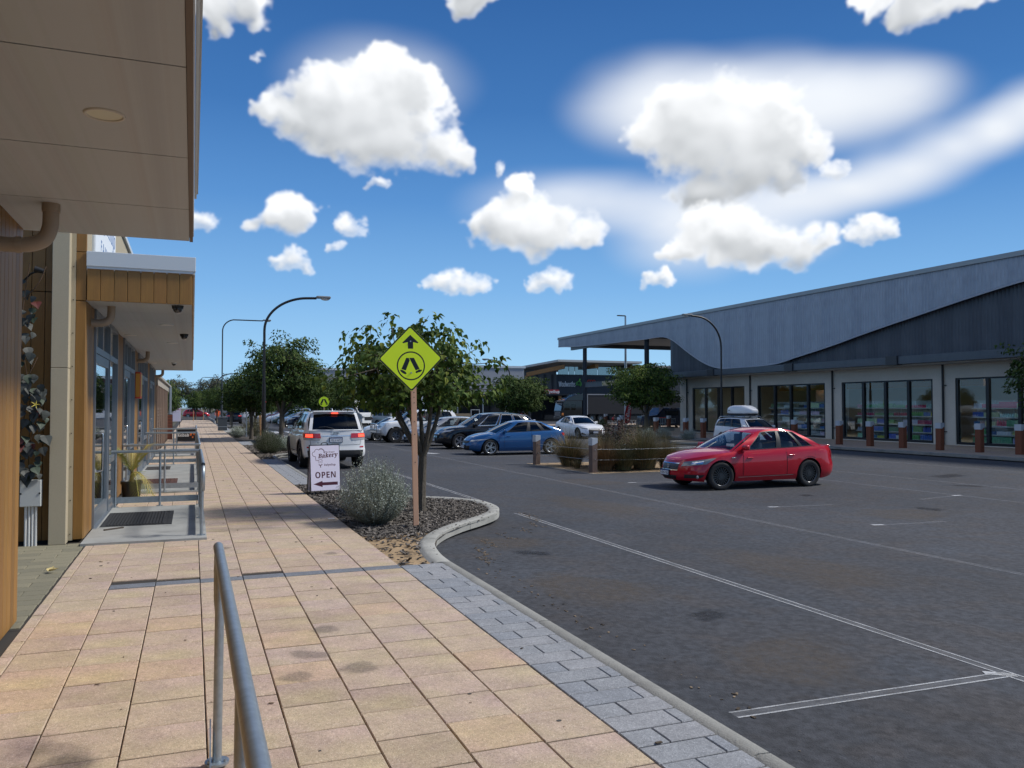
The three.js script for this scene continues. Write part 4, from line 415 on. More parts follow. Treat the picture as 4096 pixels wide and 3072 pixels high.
function treeGeo({ H, trunkH, tr, crown, clumps, per, leaf, heart, cr = 0.34, pal = PAL.dark, seed = 1, sprigs = 8, forks = 5, lean = 0 }) {
  const r = rng(seed), [cx, cy, cz, rx, ry, rz] = crown, centers = [], L = [], m = new THREE.Matrix4(), q = new THREE.Quaternion(), e = new THREE.Euler();
  for (let i = 0; i < clumps; i++) { let v; do v = V(rr(-1, 1, r), rr(-1, 1, r), rr(-1, 1, r)); while (v.lengthSq() > 1 || v.lengthSq() < 0.12); const k = 0.8 + 0.4 * vnoise(v.x * 1.7 + seed, v.y * 1.7, v.z * 1.7) + (i < sprigs ? 0.28 : 0); if (i < sprigs) v.normalize(); v.multiplyScalar(k); if (v.y < -0.55) v.y *= 0.75; centers.push([V(cx + v.x * rx, cy + v.y * ry, cz + v.z * rz), i < sprigs, v]); }
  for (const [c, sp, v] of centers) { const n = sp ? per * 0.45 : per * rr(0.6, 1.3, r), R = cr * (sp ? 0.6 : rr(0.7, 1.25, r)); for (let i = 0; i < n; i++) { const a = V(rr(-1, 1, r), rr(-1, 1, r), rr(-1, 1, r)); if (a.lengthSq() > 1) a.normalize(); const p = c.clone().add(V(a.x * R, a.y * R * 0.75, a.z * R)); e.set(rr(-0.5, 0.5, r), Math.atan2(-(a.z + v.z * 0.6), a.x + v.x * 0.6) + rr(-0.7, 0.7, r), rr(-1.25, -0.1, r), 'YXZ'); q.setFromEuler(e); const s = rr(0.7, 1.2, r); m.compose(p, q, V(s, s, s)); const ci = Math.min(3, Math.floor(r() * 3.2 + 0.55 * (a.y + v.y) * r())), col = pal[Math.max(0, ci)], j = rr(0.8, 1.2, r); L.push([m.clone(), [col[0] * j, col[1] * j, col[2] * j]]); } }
  const wood = [], fk = V(lean, trunkH, 0); wood.push(tube([V(0, -0.1, 0), V(lean * 0.3, trunkH * 0.4, 0.01), V(lean * 0.9, trunkH * 0.85, 0), fk], tr, 9, 12)); { const g = wood[0], p = g.attributes.position; for (let i = 0; i < p.count; i++) { const y = p.getY(i), f = 1.15 - 0.3 * clamp(y / trunkH) + 0.25 * Math.exp(-Math.max(0, y) / 0.08); p.setX(i, lean * 0.9 * clamp(y / trunkH) + (p.getX(i) - lean * 0.9 * clamp(y / trunkH)) * f); p.setZ(i, p.getZ(i) * f); } g.computeVertexNormals(); }
  const lim = []; for (let k = 0; k < forks; k++) { const a = k / forks * 6.283 + rr(-0.4, 0.4, r), end = V(cx + Math.cos(a) * rx * 0.5, cy + rr(-0.3, 0.45, r) * ry, cz + Math.sin(a) * rz * 0.5), mid = fk.clone().lerp(end, 0.45).add(V(Math.cos(a) * 0.12, -0.08 * H * 0.3, Math.sin(a) * 0.12)); const cv = new THREE.QuadraticBezierCurve3(fk.clone().add(V(0, -0.06, 0)), mid, end), P = cv.getPoints(6); for (let i = 0; i < 6; i++) wood.push(rod(P[i], P[i + 1], tr * lerp(0.62, 0.2, i / 6), tr * lerp(0.62, 0.2, (i + 1) / 6), 6)); lim.push(cv); }
  for (const [c] of centers) { let best = null, bd = 1e9; for (const cv of lim) for (const t of [0.4, 0.6, 0.8, 1]) { const p = cv.getPoint(t), d = p.distanceTo(c); if (d < bd) { bd = d; best = p; } } const md = best.clone().lerp(c, 0.5).add(V(0, -0.05, 0)); wood.push(rod(best, md, tr * 0.17, tr * 0.11, 4), rod(md, c, tr * 0.11, tr * 0.05, 4)); }
  return { wood: muv(merge(wood)), leaves: scatter(heart ? leafGeo(leaf[0], leaf[1], 0.2, 0.3) : leafCard(...leaf), L) };
}
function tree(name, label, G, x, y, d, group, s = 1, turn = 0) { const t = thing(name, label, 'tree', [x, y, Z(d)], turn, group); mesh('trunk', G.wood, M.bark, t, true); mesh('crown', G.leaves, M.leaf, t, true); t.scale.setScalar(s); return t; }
const TA = treeGeo({ H: 3.2, trunkH: 0.95, tr: 0.075, crown: [-0.14, 2.27, 0, 1.2, 0.7, 1.1], clumps: 125, per: 40, leaf: [0.1, 0.085], heart: true, cr: 0.27, pal: PAL.pear, seed: 61, sprigs: 30, forks: 6, lean: 0.04 });
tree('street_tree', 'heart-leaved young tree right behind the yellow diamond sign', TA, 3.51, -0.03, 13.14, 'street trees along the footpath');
const TB = treeGeo({ H: 5.4, trunkH: 1.4, tr: 0.11, crown: [0.2, 3.35, 0, 1.75, 1.95, 1.75], clumps: 200, per: 85, leaf: [0.14, 0.095], cr: 0.42, pal: PAL.dark, seed: 62, sprigs: 14 });
const TC = treeGeo({ H: 4, trunkH: 1.3, tr: 0.1, crown: [0, 2.75, 0, 1.5, 1.3, 1.5], clumps: 130, per: 80, leaf: [0.14, 0.1], cr: 0.42, pal: PAL.dark, seed: 63, sprigs: 8 });
const TD = treeGeo({ H: 4.6, trunkH: 1.2, tr: 0.12, crown: [0, 2.95, 0, 2.2, 1.55, 2.1], clumps: 200, per: 85, leaf: [0.16, 0.11], cr: 0.5, pal: PAL.dark, seed: 64, sprigs: 10 });
const TE = treeGeo({ H: 4.9, trunkH: 1.3, tr: 0.13, crown: [0, 3.3, 0, 2.65, 1.55, 2.4], clumps: 200, per: 85, leaf: [0.16, 0.11], cr: 0.5, pal: PAL.pear, seed: 65, sprigs: 14 });
const TG = treeGeo({ H: 9, trunkH: 3.5, tr: 0.2, crown: [0, 6.4, 0, 3.2, 2.7, 3], clumps: 70, per: 60, leaf: [0.4, 0.22], cr: 1.0, pal: PAL.gum, seed: 66, sprigs: 10 });
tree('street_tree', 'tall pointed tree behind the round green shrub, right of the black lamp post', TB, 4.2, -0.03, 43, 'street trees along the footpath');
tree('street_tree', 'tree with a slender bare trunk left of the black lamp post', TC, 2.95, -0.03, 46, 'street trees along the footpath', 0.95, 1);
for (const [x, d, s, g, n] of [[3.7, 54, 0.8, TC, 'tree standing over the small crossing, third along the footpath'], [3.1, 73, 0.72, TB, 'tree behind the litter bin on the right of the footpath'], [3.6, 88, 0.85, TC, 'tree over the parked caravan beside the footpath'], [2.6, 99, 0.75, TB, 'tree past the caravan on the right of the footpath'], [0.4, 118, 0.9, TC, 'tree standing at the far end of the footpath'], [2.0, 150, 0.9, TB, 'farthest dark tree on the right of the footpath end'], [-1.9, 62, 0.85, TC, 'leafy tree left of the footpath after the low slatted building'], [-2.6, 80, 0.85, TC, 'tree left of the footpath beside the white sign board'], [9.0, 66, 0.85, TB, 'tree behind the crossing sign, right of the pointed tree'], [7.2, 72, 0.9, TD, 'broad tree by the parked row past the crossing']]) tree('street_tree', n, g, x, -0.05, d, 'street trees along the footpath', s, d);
tree('carpark_tree', 'rounded dark tree in the carpark left of the supermarket sign', TD, 23.8, -0.3, 60, 'carpark trees'); tree('carpark_tree', 'broad tree in front of the grey canopy beside the black truck', TE, 29.9, -0.2, 50.5, 'carpark trees', 1, 0.4);
tree('carpark_tree', 'small tree behind the silver hatchback in the carpark', TC, 18.6, -0.3, 63, 'carpark trees', 0.85, 2); tree('carpark_tree', 'dark tree above the white van in the carpark', TD, 13.5, -0.3, 86, 'carpark trees', 1.15, 1); tree('carpark_tree', 'tree whose branch tips reach in at the right edge', TD, 33.2, -0.2, 22.0, 'carpark trees', 1.05, 2.2);
tree('carpark_tree', 'tree right of the white van in the carpark', TD, 17.5, -0.3, 78, 'carpark trees', 1.05, 3);
// far wood
{ const r = rng(71); for (let i = 0; i < 34; i++) { const x = -46 + i * 4.2 + rr(-1.5, 1.5, r), d = 235 + rr(0, 60, r); tree('gum_tree', 'grey-green gum tree in the distant wood beyond the footpath', TG, x, -0.4, d, 'distant gum trees', rr(0.85, 1.35, r), r() * 6); } }
// shrubs
function bushGeo({ R, H, stems, per, leaf, pal, seed, spread = 0.75 }) { const r = rng(seed), L = [], st = [], m = new THREE.Matrix4(), q = new THREE.Quaternion(), e = new THREE.Euler(); for (let i = 0; i < stems; i++) { const a = r() * 6.283, o = Math.pow(r(), 0.6), tip = V(Math.cos(a) * R * o, H * Math.sqrt(Math.max(0.03, 1 - o * o * spread)) * rr(0.72, 1.08, r) * (0.86 + 0.3 * vnoise(Math.cos(a) * 1.5 + seed, Math.sin(a) * 1.5)) * (r() < 0.06 ? 1.12 : 1), Math.sin(a) * R * o * (0.85 + 0.35 * vnoise(a * 1.1, seed))), base = V(Math.cos(a) * R * 0.18 * o, 0, Math.sin(a) * R * 0.18 * o), mid = base.clone().lerp(tip, 0.5).add(V(Math.cos(a) * 0.06 * R, -0.06 * H, Math.sin(a) * 0.06 * R)); const cv = new THREE.QuadraticBezierCurve3(base, mid, tip); st.push(rod(base, mid, 0.005, 0.003, 3), rod(mid, tip, 0.003, 0.001, 3)); for (let k = 0; k < per; k++) { const t = 0.25 + 0.75 * (k + r()) / per, p = cv.getPoint(t).add(V(rr(-1, 1, r), rr(-0.6, 0.6, r), rr(-1, 1, r)).multiplyScalar(0.035 * (1.3 - t))); e.set(rr(-0.6, 0.6, r), r() * 6.283, rr(0.1, 1.2, r), 'YXZ'); q.setFromEuler(e); const s = rr(0.6, 1.3, r); m.compose(p, q, V(s, s, s)); const c = pal[Math.floor(r() * pal.length)]; L.push([m.clone(), c]); } } return { st: merge(st), lv: scatter(leafCard(...leaf), L) }; }
function bush(name, label, G, x, y, d, s = 1, turn = 0, cat = 'shrub') { const t = thing(name, label, cat, [x, y, Z(d)], turn); mesh('stems', G.st, M.twig ??= std(lin(0.26, 0.26, 0.2), 0.9), t); mesh('foliage', G.lv, M.leafDry, t, true); t.scale.setScalar(s); return t; }
const silver = [[.34, .39, .33], [.44, .49, .42], [.52, .56, .50], [.26, .31, .25]], BS = bushGeo({ R: 0.58, H: 0.92, stems: 760, per: 34, leaf: [0.026, 0.010], pal: silver, seed: 81 }), BG = bushGeo({ R: 0.62, H: 0.9, stems: 520, per: 26, leaf: [0.05, 0.012], pal: [[.035, .06, .015], [.05, .08, .02], [.07, .10, .03], [.025, .045, .012]], seed: 82, spread: 0.9 });
const BSf = bushGeo({ R: 0.5, H: 0.6, stems: 200, per: 16, leaf: [0.06, 0.02], pal: silver, seed: 83 });
const BSm = bushGeo({ R: 0.55, H: 0.85, stems: 260, per: 20, leaf: [0.05, 0.03], pal: [[.05, .018, .02], [.075, .03, .03], [.035, .015, .018], [.09, .05, .045]], seed: 84 });
bush('silver_shrub', 'big silver-grey shrub at the footpath edge beside the diamond sign', BS, 2.5, -0.03, 11.9); bush('green_shrub', 'round dark green shrub in the second garden bed left of the white four wheel drive', BG, 2.62, -0.03, 31.4);
bush('silver_shrub', 'small silver shrub touching the round green shrub', BSf, 3.3, -0.03, 33); bush('silver_shrub', 'silver shrub beside the footpath short of the litter bin', BSf, 2.35, -0.03, 48.5, 1.1, 1); bush('brown_shrub', 'straggly olive shrub near the thin grey pole beyond the pointed tree', bushGeo({ R: 0.8, H: 0.95, stems: 200, per: 16, leaf: [0.07, 0.025], pal: [[.10, .09, .03], [.14, .12, .04], [.08, .08, .03]], seed: 85 }), 3.4, -0.03, 51, 1.2);
for (const [x, d, n] of [[27.4, 44.2, 'silver shrub between two red bollards left of the white wagon'], [26.8, 40.5, 'silver shrub close behind the white wagon tail'], [25.2, 42.3, 'low silver shrub in the small kerbed bed by the store']]) bush('silver_shrub', n, BSf, x, -0.28, d, 1.15, d);
// ---------------------------------------------------------------- lamp posts
function lampPost(label, x, d, { H = 6.4, dir = 1, arc = 1.9, straight = 0, mat = M.black, r = 0.068, R = 1.45 } = {}) {
  const y0 = Math.min(-0.03, x > 5 ? yRoad(x) : -0.03), t = thing('lamp_post', label, 'street lamp', [x, y0, Z(d)], 0, 'street lamps'), A = []; const rise = straight ? 0.9 : R;
  A.push([0, H * 0.4, 0], [0, H - rise - 0.4, 0]); for (let i = 0; i <= 8; i++) { const a = i / 8 * Math.PI / 2; A.push([dir * (straight ? 0.9 : arc) * (1 - Math.cos(a)), H - rise + rise * Math.sin(a), 0]); } const ex = dir * ((straight ? 0.9 : arc) + straight); if (straight) A.push([ex * 0.7, H, 0], [ex, H, 0]); else A.push([ex + dir * 0.25, H + 0.01, 0]);
  mesh('pole', [rod([0, 0, 0], [0, H * 0.42, 0], r * 1.45, r * 1.1, 14), cyl(0, 0, 0, r * 2.2, 0.03)], mat, t); mesh('arm', tube(A, r * 0.8, 10, 60), mat, t); const hx = (straight ? ex : ex + dir * 0.25);
  const hd = new THREE.Group(); hd.name = 'lamp_head'; t.add(hd); mesh('housing', [rb(hx + dir * 0.3, H + 0.06, 0, 0.62, 0.11, 0.24, 0.045, 2), rod([hx - dir * 0.05, H + 0.02, 0], [hx + dir * 0.1, H + 0.04, 0], 0.035)], std(lin(0.20, 0.21, 0.21), 0.5), hd); mesh('lens', new THREE.SphereGeometry(0.2, 16, 8, 0, 6.2832, Math.PI / 2, Math.PI / 2).scale(1, 0.42, 0.5).translate(hx + dir * 0.38, H + 0.01, 0), phy(lin(0.6, 0.62, 0.6), { roughness: 0.2, clearcoat: 1 }), hd); return t;
}
lampPost('tall black curved lamp post behind the green shrub with a white band', 2.8, 36, { H: 6.42 }); { const t = thing('pole_band', 'white and red sticker band wrapped round the black lamp post', 'sticker', [2.8, 1.98, Z(36)]); mesh('white_band', cyl(0, 0, 0, 0.078, 0.07, 0.078, 16), std(lin(0.7, 0.7, 0.7), 0.6), t); mesh('red_sticker', rb(0.075, -0.07, 0.01, 0.03, 0.05, 0.05, 0.004), std(lin(0.5, 0.03, 0.03), 0.5), t); }
lampPost('thin grey lamp post with a long straight arm left of the black one', 2.1, 67, { H: 8.5, straight: 2.1, mat: M.galvDark = std(lin(0.035, 0.045, 0.055), 0.6, 0.1), r: 0.06 }); lampPost('distant straight armed lamp post over the footpath end', 1.6, 200, { H: 8.5, straight: 2.4, mat: M.galvDark, r: 0.09 }); lampPost('farthest straight armed lamp post among the gum trees', -0.7, 262, { H: 8.4, straight: 1.4, mat: M.galvDark, r: 0.09 });
lampPost('curved black lamp post rising behind the second footpath tree', 3.2, 122, { H: 6.4, r: 0.09 }); lampPost('curved black lamp post farther along, first of the overlapping pair', 2.7, 172, { H: 6.4, r: 0.09 }); lampPost('curved black lamp post farther along, second of the overlapping pair', 3.6, 205, { H: 6.4, r: 0.1 }); lampPost('lamp head peeking over the low slatted building roof', -5.4, 158, { H: 6.4, straight: 0.8, mat: M.galvDark });
lampPost('black curved lamp post in front of the grey clad store', 28.6, 39.8, { H: 7.2, dir: -1, arc: 1.75, R: 1.75 }); lampPost('black curved lamp post standing behind the tree of the diamond sign', 27.9, 72, { H: 6.4, dir: -1, R: 1.5 });
{ const t = thing('light_pole', 'tall straight grey light pole beside the canopy sign beam', 'street lamp', [42, -0.3, Z(75)]); mesh('pole', rod([0, 0, 0], [0, 11.5, 0], 0.17, 0.09, 12), M.galv, t); mesh('lamp_head', rb(-0.5, 11.5, 0, 0.9, 0.1, 0.3, 0.03), M.galvDark, t); mesh('control_box', rb(0.2, 2.9, 0.1, 0.1, 0.35, 0.15, 0.01), M.paleMetal, t); }
// small things along the footpath
{ const t = thing('litter_bin', 'dark slatted litter bin on the right edge of the footpath', 'bin', [1.95, 0, Z(60.5)]); mesh('case', rb(0, 0.48, 0, 0.6, 0.86, 0.55, 0.02), std(lin(0.05, 0.06, 0.07), 0.6), t); mesh('lid', rb(0, 0.97, 0, 0.66, 0.07, 0.6, 0.02), std(lin(0.09, 0.10, 0.11), 0.5), t); mesh('band', b2(-0.31, 0.31, 0.3, 0.34, 0.276, 0.286), M.galv, t); }
{ const t = thing('thin_post', 'thin grey post with a small square top plate near the litter bin', 'post', [2.9, -0.03, Z(49.5)]); mesh('pole', cyl(0, 0, 0, 0.035, 1.75), M.galv, t); mesh('top_plate', b2(-0.13, 0.13, 1.75, 1.78, -0.13, 0.13), M.galv, t); }
for (const [x, d, n] of [[3.75, 50.5, 'tan marker post beside the olive shrub'], [4.6, 63, 'tan marker post at the near side of the crossing'], [0.1, 108, 'yellow-tan post at the far end of the footpath, left one'], [1.3, 112, 'yellow-tan post at the far end of the footpath, right one']]) { const m = mesh('marker_post', rb(0, 0.65, 0, 0.08, 1.3, 0.05, 0.01), std(lin(0.5, 0.27, 0.12), 0.7)); m.position.set(x, -0.05, Z(d)); tag(m, n, 'post'); }
{ const t = thing('sign_board', 'white board with a pink script logo left of the far footpath', 'sign', [-1.36, 0, Z(75.4)]); mesh('board', rb(0, 1.25, 0, 0.85, 1.6, 0.06, 0.01), std(lin(0.62, 0.60, 0.63), 0.5), t); mesh('print', new THREE.PlaneGeometry(0.83, 1.55).translate(0, 1.25, 0.032), std(lin(0.95, 0.93, 0.97), 0.5, 0, { map: ctex(256, 480, (g, w, h) => { g.fillStyle = '#dcd6e0'; g.fillRect(0, 0, w, h); g.fillStyle = '#c2455c'; g.font = 'italic 62px serif'; g.textAlign = 'center'; g.fillText('Dalyellup', w / 2, 190); g.fillStyle = '#8a8690'; g.font = '30px sans-serif'; g.fillText('B E A U T Y', w / 2, 260); }) }), t, true); mesh('leg', [b2(-0.38, -0.32, 0, 0.46, -0.03, 0.03), b2(0.32, 0.38, 0, 0.46, -0.03, 0.03)], M.black, t); }
roundSign('round yellow crossing sign with walking legs above the white four wheel drive', 8.55, 58, 2.3, 0.36); roundSign('plain back of a round sign on a tan post behind the parked cars', 19.4, 71, 2.6, 0.42, true);
{ const m = mesh('paper_scrap', b2(-0.05, 0.05, 0, 0.003, -0.03, 0.03), std(lin(0.75, 0.76, 0.78), 0.8)); m.position.set(1.97, 0.003, Z(12.55)); tag(m, 'white scrap of paper on the footpath by the silver shrub', 'paper'); }
// ---------------------------------------------------------------- cars (forward +x, y up, wheels on y = 0)
function crv(pts) { return (x) => { let i = 0; while (i < pts.length - 2 && x > pts[i + 1][0]) i++; const [x0, y0] = pts[i], [x1, y1] = pts[i + 1], t = clamp((x - x0) / (x1 - x0)), pm = pts[Math.max(0, i - 1)], pn = pts[Math.min(pts.length - 1, i + 2)], h = x1 - x0, m0 = i ? (y1 - pm[1]) / (x1 - pm[0]) : (y1 - y0) / h, m1 = i < pts.length - 2 ? (pn[1] - y0) / (pn[0] - x0) : (y1 - y0) / h, t2 = t * t, t3 = t2 * t; return (2 * t3 - 3 * t2 + 1) * y0 + (t3 - 2 * t2 + t) * h * m0 + (-2 * t3 + 3 * t2) * y1 + (t3 - t2) * h * m1; }; }
function gridGeo(P, flip = false) { const n = P.length, m = P[0].length, a = [], ix = []; for (const r of P) for (const p of r) a.push(p[0], p[1], p[2]); for (let i = 0; i < n - 1; i++) for (let j = 0; j < m - 1; j++) { const k = i * m + j; flip ? ix.push(k, k + 1, k + m, k + 1, k + m + 1, k + m) : ix.push(k, k + m, k + 1, k + 1, k + m, k + m + 1); } const g = new THREE.BufferGeometry(); g.setAttribute('position', new THREE.Float32BufferAttribute(a, 3)); g.setIndex(ix); g.computeVertexNormals(); return g.toNonIndexed(); }
const mirror = (g) => { const q = g.clone(), p = q.attributes.position, n = q.attributes.normal; for (let i = 0; i < p.count; i++) { p.setZ(i, -p.getZ(i)); n.setZ(i, -n.getZ(i)); } for (let i = 0; i < p.count; i += 3) for (const at of [p, n]) { const x = at.getX(i), y = at.getY(i), z = at.getZ(i); at.setXYZ(i, at.getX(i + 1), at.getY(i + 1), at.getZ(i + 1)); at.setXYZ(i + 1, x, y, z); } return q; };
const both = (g) => [g, mirror(g)];
const CM = { tyre: std(lin(0.018, 0.018, 0.019), 0.85), trim: std(lin(0.016, 0.016, 0.018), 0.5), glass: phy(lin(0.5, 0.55, 0.56), { roughness: 0.01, transmission: 1, thickness: 0, ior: 1.5 }), tint: phy(lin(0.05, 0.06, 0.07), { roughness: 0.01, transmission: 1, thickness: 0, ior: 1.5 }), rubber: std(lin(0.01, 0.01, 0.011), 0.7), chrome: std(lin(0.75, 0.76, 0.78), 0.12, 1), lens: phy(lin(0.42, 0.44, 0.45), { roughness: 0.12, clearcoat: 1, clearcoatRoughness: 0.03, metalness: 0.3 }), tail: phy(lin(0.5, 0.012, 0.018), { roughness: 0.15, clearcoat: 1 }), lit: new THREE.MeshStandardMaterial({ color: lin(0.8, 0.1, 0.06), emissive: lin(1, 0.08, 0.04), emissiveIntensity: 1.6, roughness: 0.3 }), seat: std(lin(0.11, 0.11, 0.115), 0.8), rimS: std(lin(0.55, 0.56, 0.58), 0.28, 0.9), rimD: std(lin(0.05, 0.05, 0.055), 0.3, 0.8), rimM: std(lin(0.3, 0.31, 0.33), 0.3, 0.9), amber: phy(lin(0.6, 0.2, 0.03), { roughness: 0.2, clearcoat: 1 }), head: std(lin(0.86, 0.87, 0.88), 0.2, 0.3) };
const paint = (r, g, b, o = {}) => phy(lin(r, g, b), { roughness: 0.4, metalness: o.m ?? 0.15, specularIntensity: 0.25, clearcoat: 1, clearcoatRoughness: 0.03, ...o.x });
const wheelCache = {};
function wheelParts(R, w, rimR, style) { return wheelCache[[R, w, rimR, style]] ??= (() => {
  const ty = new THREE.LatheGeometry([[rimR - 0.01, -w * 0.42], [rimR + 0.01, -w * 0.47], [R - 0.035, -w * 0.5], [R - 0.008, -w * 0.42], [R, -w * 0.3], [R, w * 0.3], [R - 0.008, w * 0.42], [R - 0.035, w * 0.5], [rimR + 0.01, w * 0.47], [rimR - 0.01, w * 0.42]].map(([x, y]) => new THREE.Vector2(x, y)), 40).rotateX(Math.PI / 2);
  const rim = [new THREE.LatheGeometry([[rimR - 0.012, -w * 0.4], [rimR - 0.03, -w * 0.1], [rimR - 0.028, w * 0.38], [rimR - 0.012, w * 0.45], [rimR, w * 0.44]].map(([x, y]) => new THREE.Vector2(x, y)), 36).rotateX(Math.PI / 2), new THREE.CylinderGeometry(rimR * 0.22, rimR * 0.2, 0.03, 18).rotateX(Math.PI / 2).translate(0, 0, w * 0.33)];
  const n = style === 'multi' ? 20 : style === 'ten' ? 10 : style === 'twin' ? 5 : style === 'steel' ? 6 : 5; for (let i = 0; i < n; i++) { const a = i / n * 6.2832, add = (da, hw0, hw1, z1 = 0.36) => { const s = new THREE.Shape([[rimR * 0.16, -hw0], [rimR * 0.98, -hw1], [rimR * 0.98, hw1], [rimR * 0.16, hw0]].map((p) => new THREE.Vector2(...p))); rim.push(new THREE.ExtrudeGeometry(s, { depth: 0.022, bevelEnabled: false }).rotateZ(a + da).translate(0, 0, w * z1 - 0.022)); }; if (style === 'multi') add(0, 0.009, 0.011); else if (style === 'ten') add(0, 0.014, 0.017); else if (style === 'twin') { add(-0.16, 0.014, 0.013); add(0.16, 0.014, 0.013); } else if (style === 'steel') add(0, 0.035, 0.05, 0.2); else add(0, 0.03, 0.042); }
  const disc = new THREE.CylinderGeometry(rimR * 0.94, rimR * 0.94, 0.012, 24).rotateX(Math.PI / 2).translate(0, 0, w * 0.12); return { ty: merge(ty), rim: merge(rim), disc: merge(disc) };
})(); }
function plateTex(txt) { return ctex(372, 134, (g, w, h) => { g.fillStyle = '#e9edf2'; g.fillRect(0, 0, w, h); g.strokeStyle = '#1f3a7a'; g.lineWidth = 8; g.strokeRect(4, 4, w - 8, h - 8); g.fillStyle = '#2b4788'; g.fillRect(8, 8, w - 16, 20); g.fillStyle = '#16224a'; g.font = 'bold 84px sans-serif'; g.textAlign = 'center'; g.fillText(txt, w / 2, 108, w - 36); }); }
function car(o, label, x, d, headingDeg, y0) {
  // o: L W H wb fo gc R rim style color; sh (shoulder heights), gh {Ab At Ct Cb roofH inset}, wins, kind
  const t = thing(o.name ?? 'car', label, o.cat ?? 'car', [x, (y0 ?? yRoad(x)), Z(d)], (90 - headingDeg) * R2, o.group), { L, W, R } = o, hl = L / 2, hw = W / 2, xf = hl - o.fo, xr = xf - o.wb, Ra = o.Ra ?? R + 0.055, gc = o.gc ?? 0.19, q = o.q ?? 1;
  const sh_ = crv(o.sh.map(([a, b]) => [a * L - hl, b])), nf = o.nf ?? 2.5, cf = o.cf ?? 0.85, nr = o.nr ?? 2.8, cr = o.cr ?? 0.6, tapF = o.tapF ?? 0.03;
  const zOut = (X) => { let z = hw - tapF * sst(0, hl, X) - (o.tapR ?? 0.04) * sst(0, -hl, X); if (X > hl - cf) z *= Math.pow(Math.max(0, 1 - Math.pow((X - hl + cf) / cf, nf)), 1 / nf); if (X < -hl + cr) z *= Math.pow(Math.max(0, 1 - Math.pow((-hl + cr - X) / cr, nr)), 1 / nr); return z; };
  // outline from nose centre along +z side to tail centre
  const xs = []; const nn = Math.round(12 * q) + 4; for (let i = 0; i <= nn; i++) { const a = i / nn * Math.PI / 2; xs.push(hl - cf + cf * Math.pow(Math.cos(a), 2 / nf)); }
  const side = []; for (let X = hl - cf - 0.06; X > -hl + cr; X -= 0.075 / q) side.push(X); for (const w of [xf, xr]) { for (let k = 0; k <= 16; k++) side.push(w + Ra * Math.cos(k / 16 * Math.PI)); side.push(w + Ra + 0.002, w - Ra - 0.002); }
  side.sort((a, b) => b - a); for (const X of side) if (X < hl - cf - 0.001 && X > -hl + cr + 0.001) xs.push(X); for (let i = nn; i >= 0; i--) { const a = i / nn * Math.PI / 2; xs.push(-hl + cr - cr * Math.pow(Math.cos(a), 2 / nr)); }
  const out = xs.map((X) => [X, zOut(X)]); const N = out.length, acc = [0]; for (let i = 1; i < N; i++) acc.push(acc[i - 1] + Math.hypot(out[i][0] - out[i - 1][0], out[i][1] - out[i - 1][1]));
  const tot = acc[N - 1], at = (s) => { s = clamp(s, 0, tot); let i = 0; while (i < N - 2 && acc[i + 1] < s) i++; const u = (s - acc[i]) / (acc[i + 1] - acc[i] || 1); return [lerp(out[i][0], out[i + 1][0], u), lerp(out[i][1], out[i + 1][1], u)]; };
  const nrm = (s) => { const a = at(s - 0.02), b = at(s + 0.02), dx = b[0] - a[0], dz = b[1] - a[1], l = Math.hypot(dx, dz) || 1; if (s < 0.02) return [1, 0]; if (s > tot - 0.02) return [-1, 0]; return [dz / l, -dx / l]; };
  const nr2 = (s) => { const n = nrm(s); let [a, b] = n; const p = at(s); const cx = clamp(p[0], -hl + cr, hl - cf); if (a * (p[0] - cx) + b * p[1] < 0) { a = -a; b = -b; } return [a, b]; };
  const sOfX = (X) => { for (let i = 1; i < N; i++) if (out[i][0] <= X) { const u = (out[i - 1][0] - X) / (out[i - 1][0] - out[i][0] || 1); return lerp(acc[i - 1], acc[i], u); } return tot; }, sOfZf = (z) => { for (let i = 1; i < N; i++) if (out[i][1] >= z) { const u = (z - out[i - 1][1]) / (out[i][1] - out[i - 1][1] || 1); return lerp(acc[i - 1], acc[i], u); } return 0; }, sOfZr = (z) => { for (let i = N - 2; i >= 0; i--) if (out[i][1] >= z) { const u = (z - out[i + 1][1]) / (out[i][1] - out[i + 1][1] || 1); return lerp(acc[i + 1], acc[i], u); } return tot; };
  const sideP = crv(o.prof ?? [[0, 0.075], [0.12, 0.03], [0.35, 0.008], [0.55, 0.0], [0.72, 0.006], [0.9, 0.025], [1, 0.06]]), noseP = crv(o.noseP ?? [[0, 0.12], [0.15, 0.03], [0.35, 0.0], [0.55, 0.02], [0.8, 0.07], [1, 0.2]]), tailP = crv(o.tailP ?? [[0, 0.12], [0.15, 0.03], [0.4, 0.0], [0.6, 0.03], [0.85, 0.05], [1, 0.1]]);
  const P = (s, y, e = 0) => { const [X, z] = at(s), n = nr2(s), top = sh_(X), v = clamp((y - gc) / (top - gc)), wf = sst(hl - cf - 0.1, hl - cf * 0.25, X), wr = sst(-hl + cr + 0.1, -hl + cr * 0.3, X), off = sideP(v) * (1 - wf) * (1 - wr) + noseP(v) * wf + tailP(v) * wr; return [X - n[0] * (off - e), y, Math.max(0, z - n[1] * (off - e)) * (z < 1e-4 ? 0 : 1)]; };
  const low = (X, s) => { let y = gc + (X > xf + Ra ? 0.03 * sst(xf + Ra, hl, X) : 0) + (X < xr - Ra ? 0.08 * sst(xr - Ra, -hl, X) : 0); for (const w of [xf, xr]) { const dx = Math.abs(X - w); if (dx < Ra) y = Math.max(y, R + Math.sqrt(Math.max(0, Ra * Ra - dx * dx))); } return y; };
  const rows = 12, grid = []; for (let i = 0; i < N; i++) { const col = [], X = out[i][0], lo = low(X), hi = sh_(X); for (let j = 0; j <= rows; j++) col.push(P(acc[i], lerp(lo, hi, j / rows))); grid.push(col); }
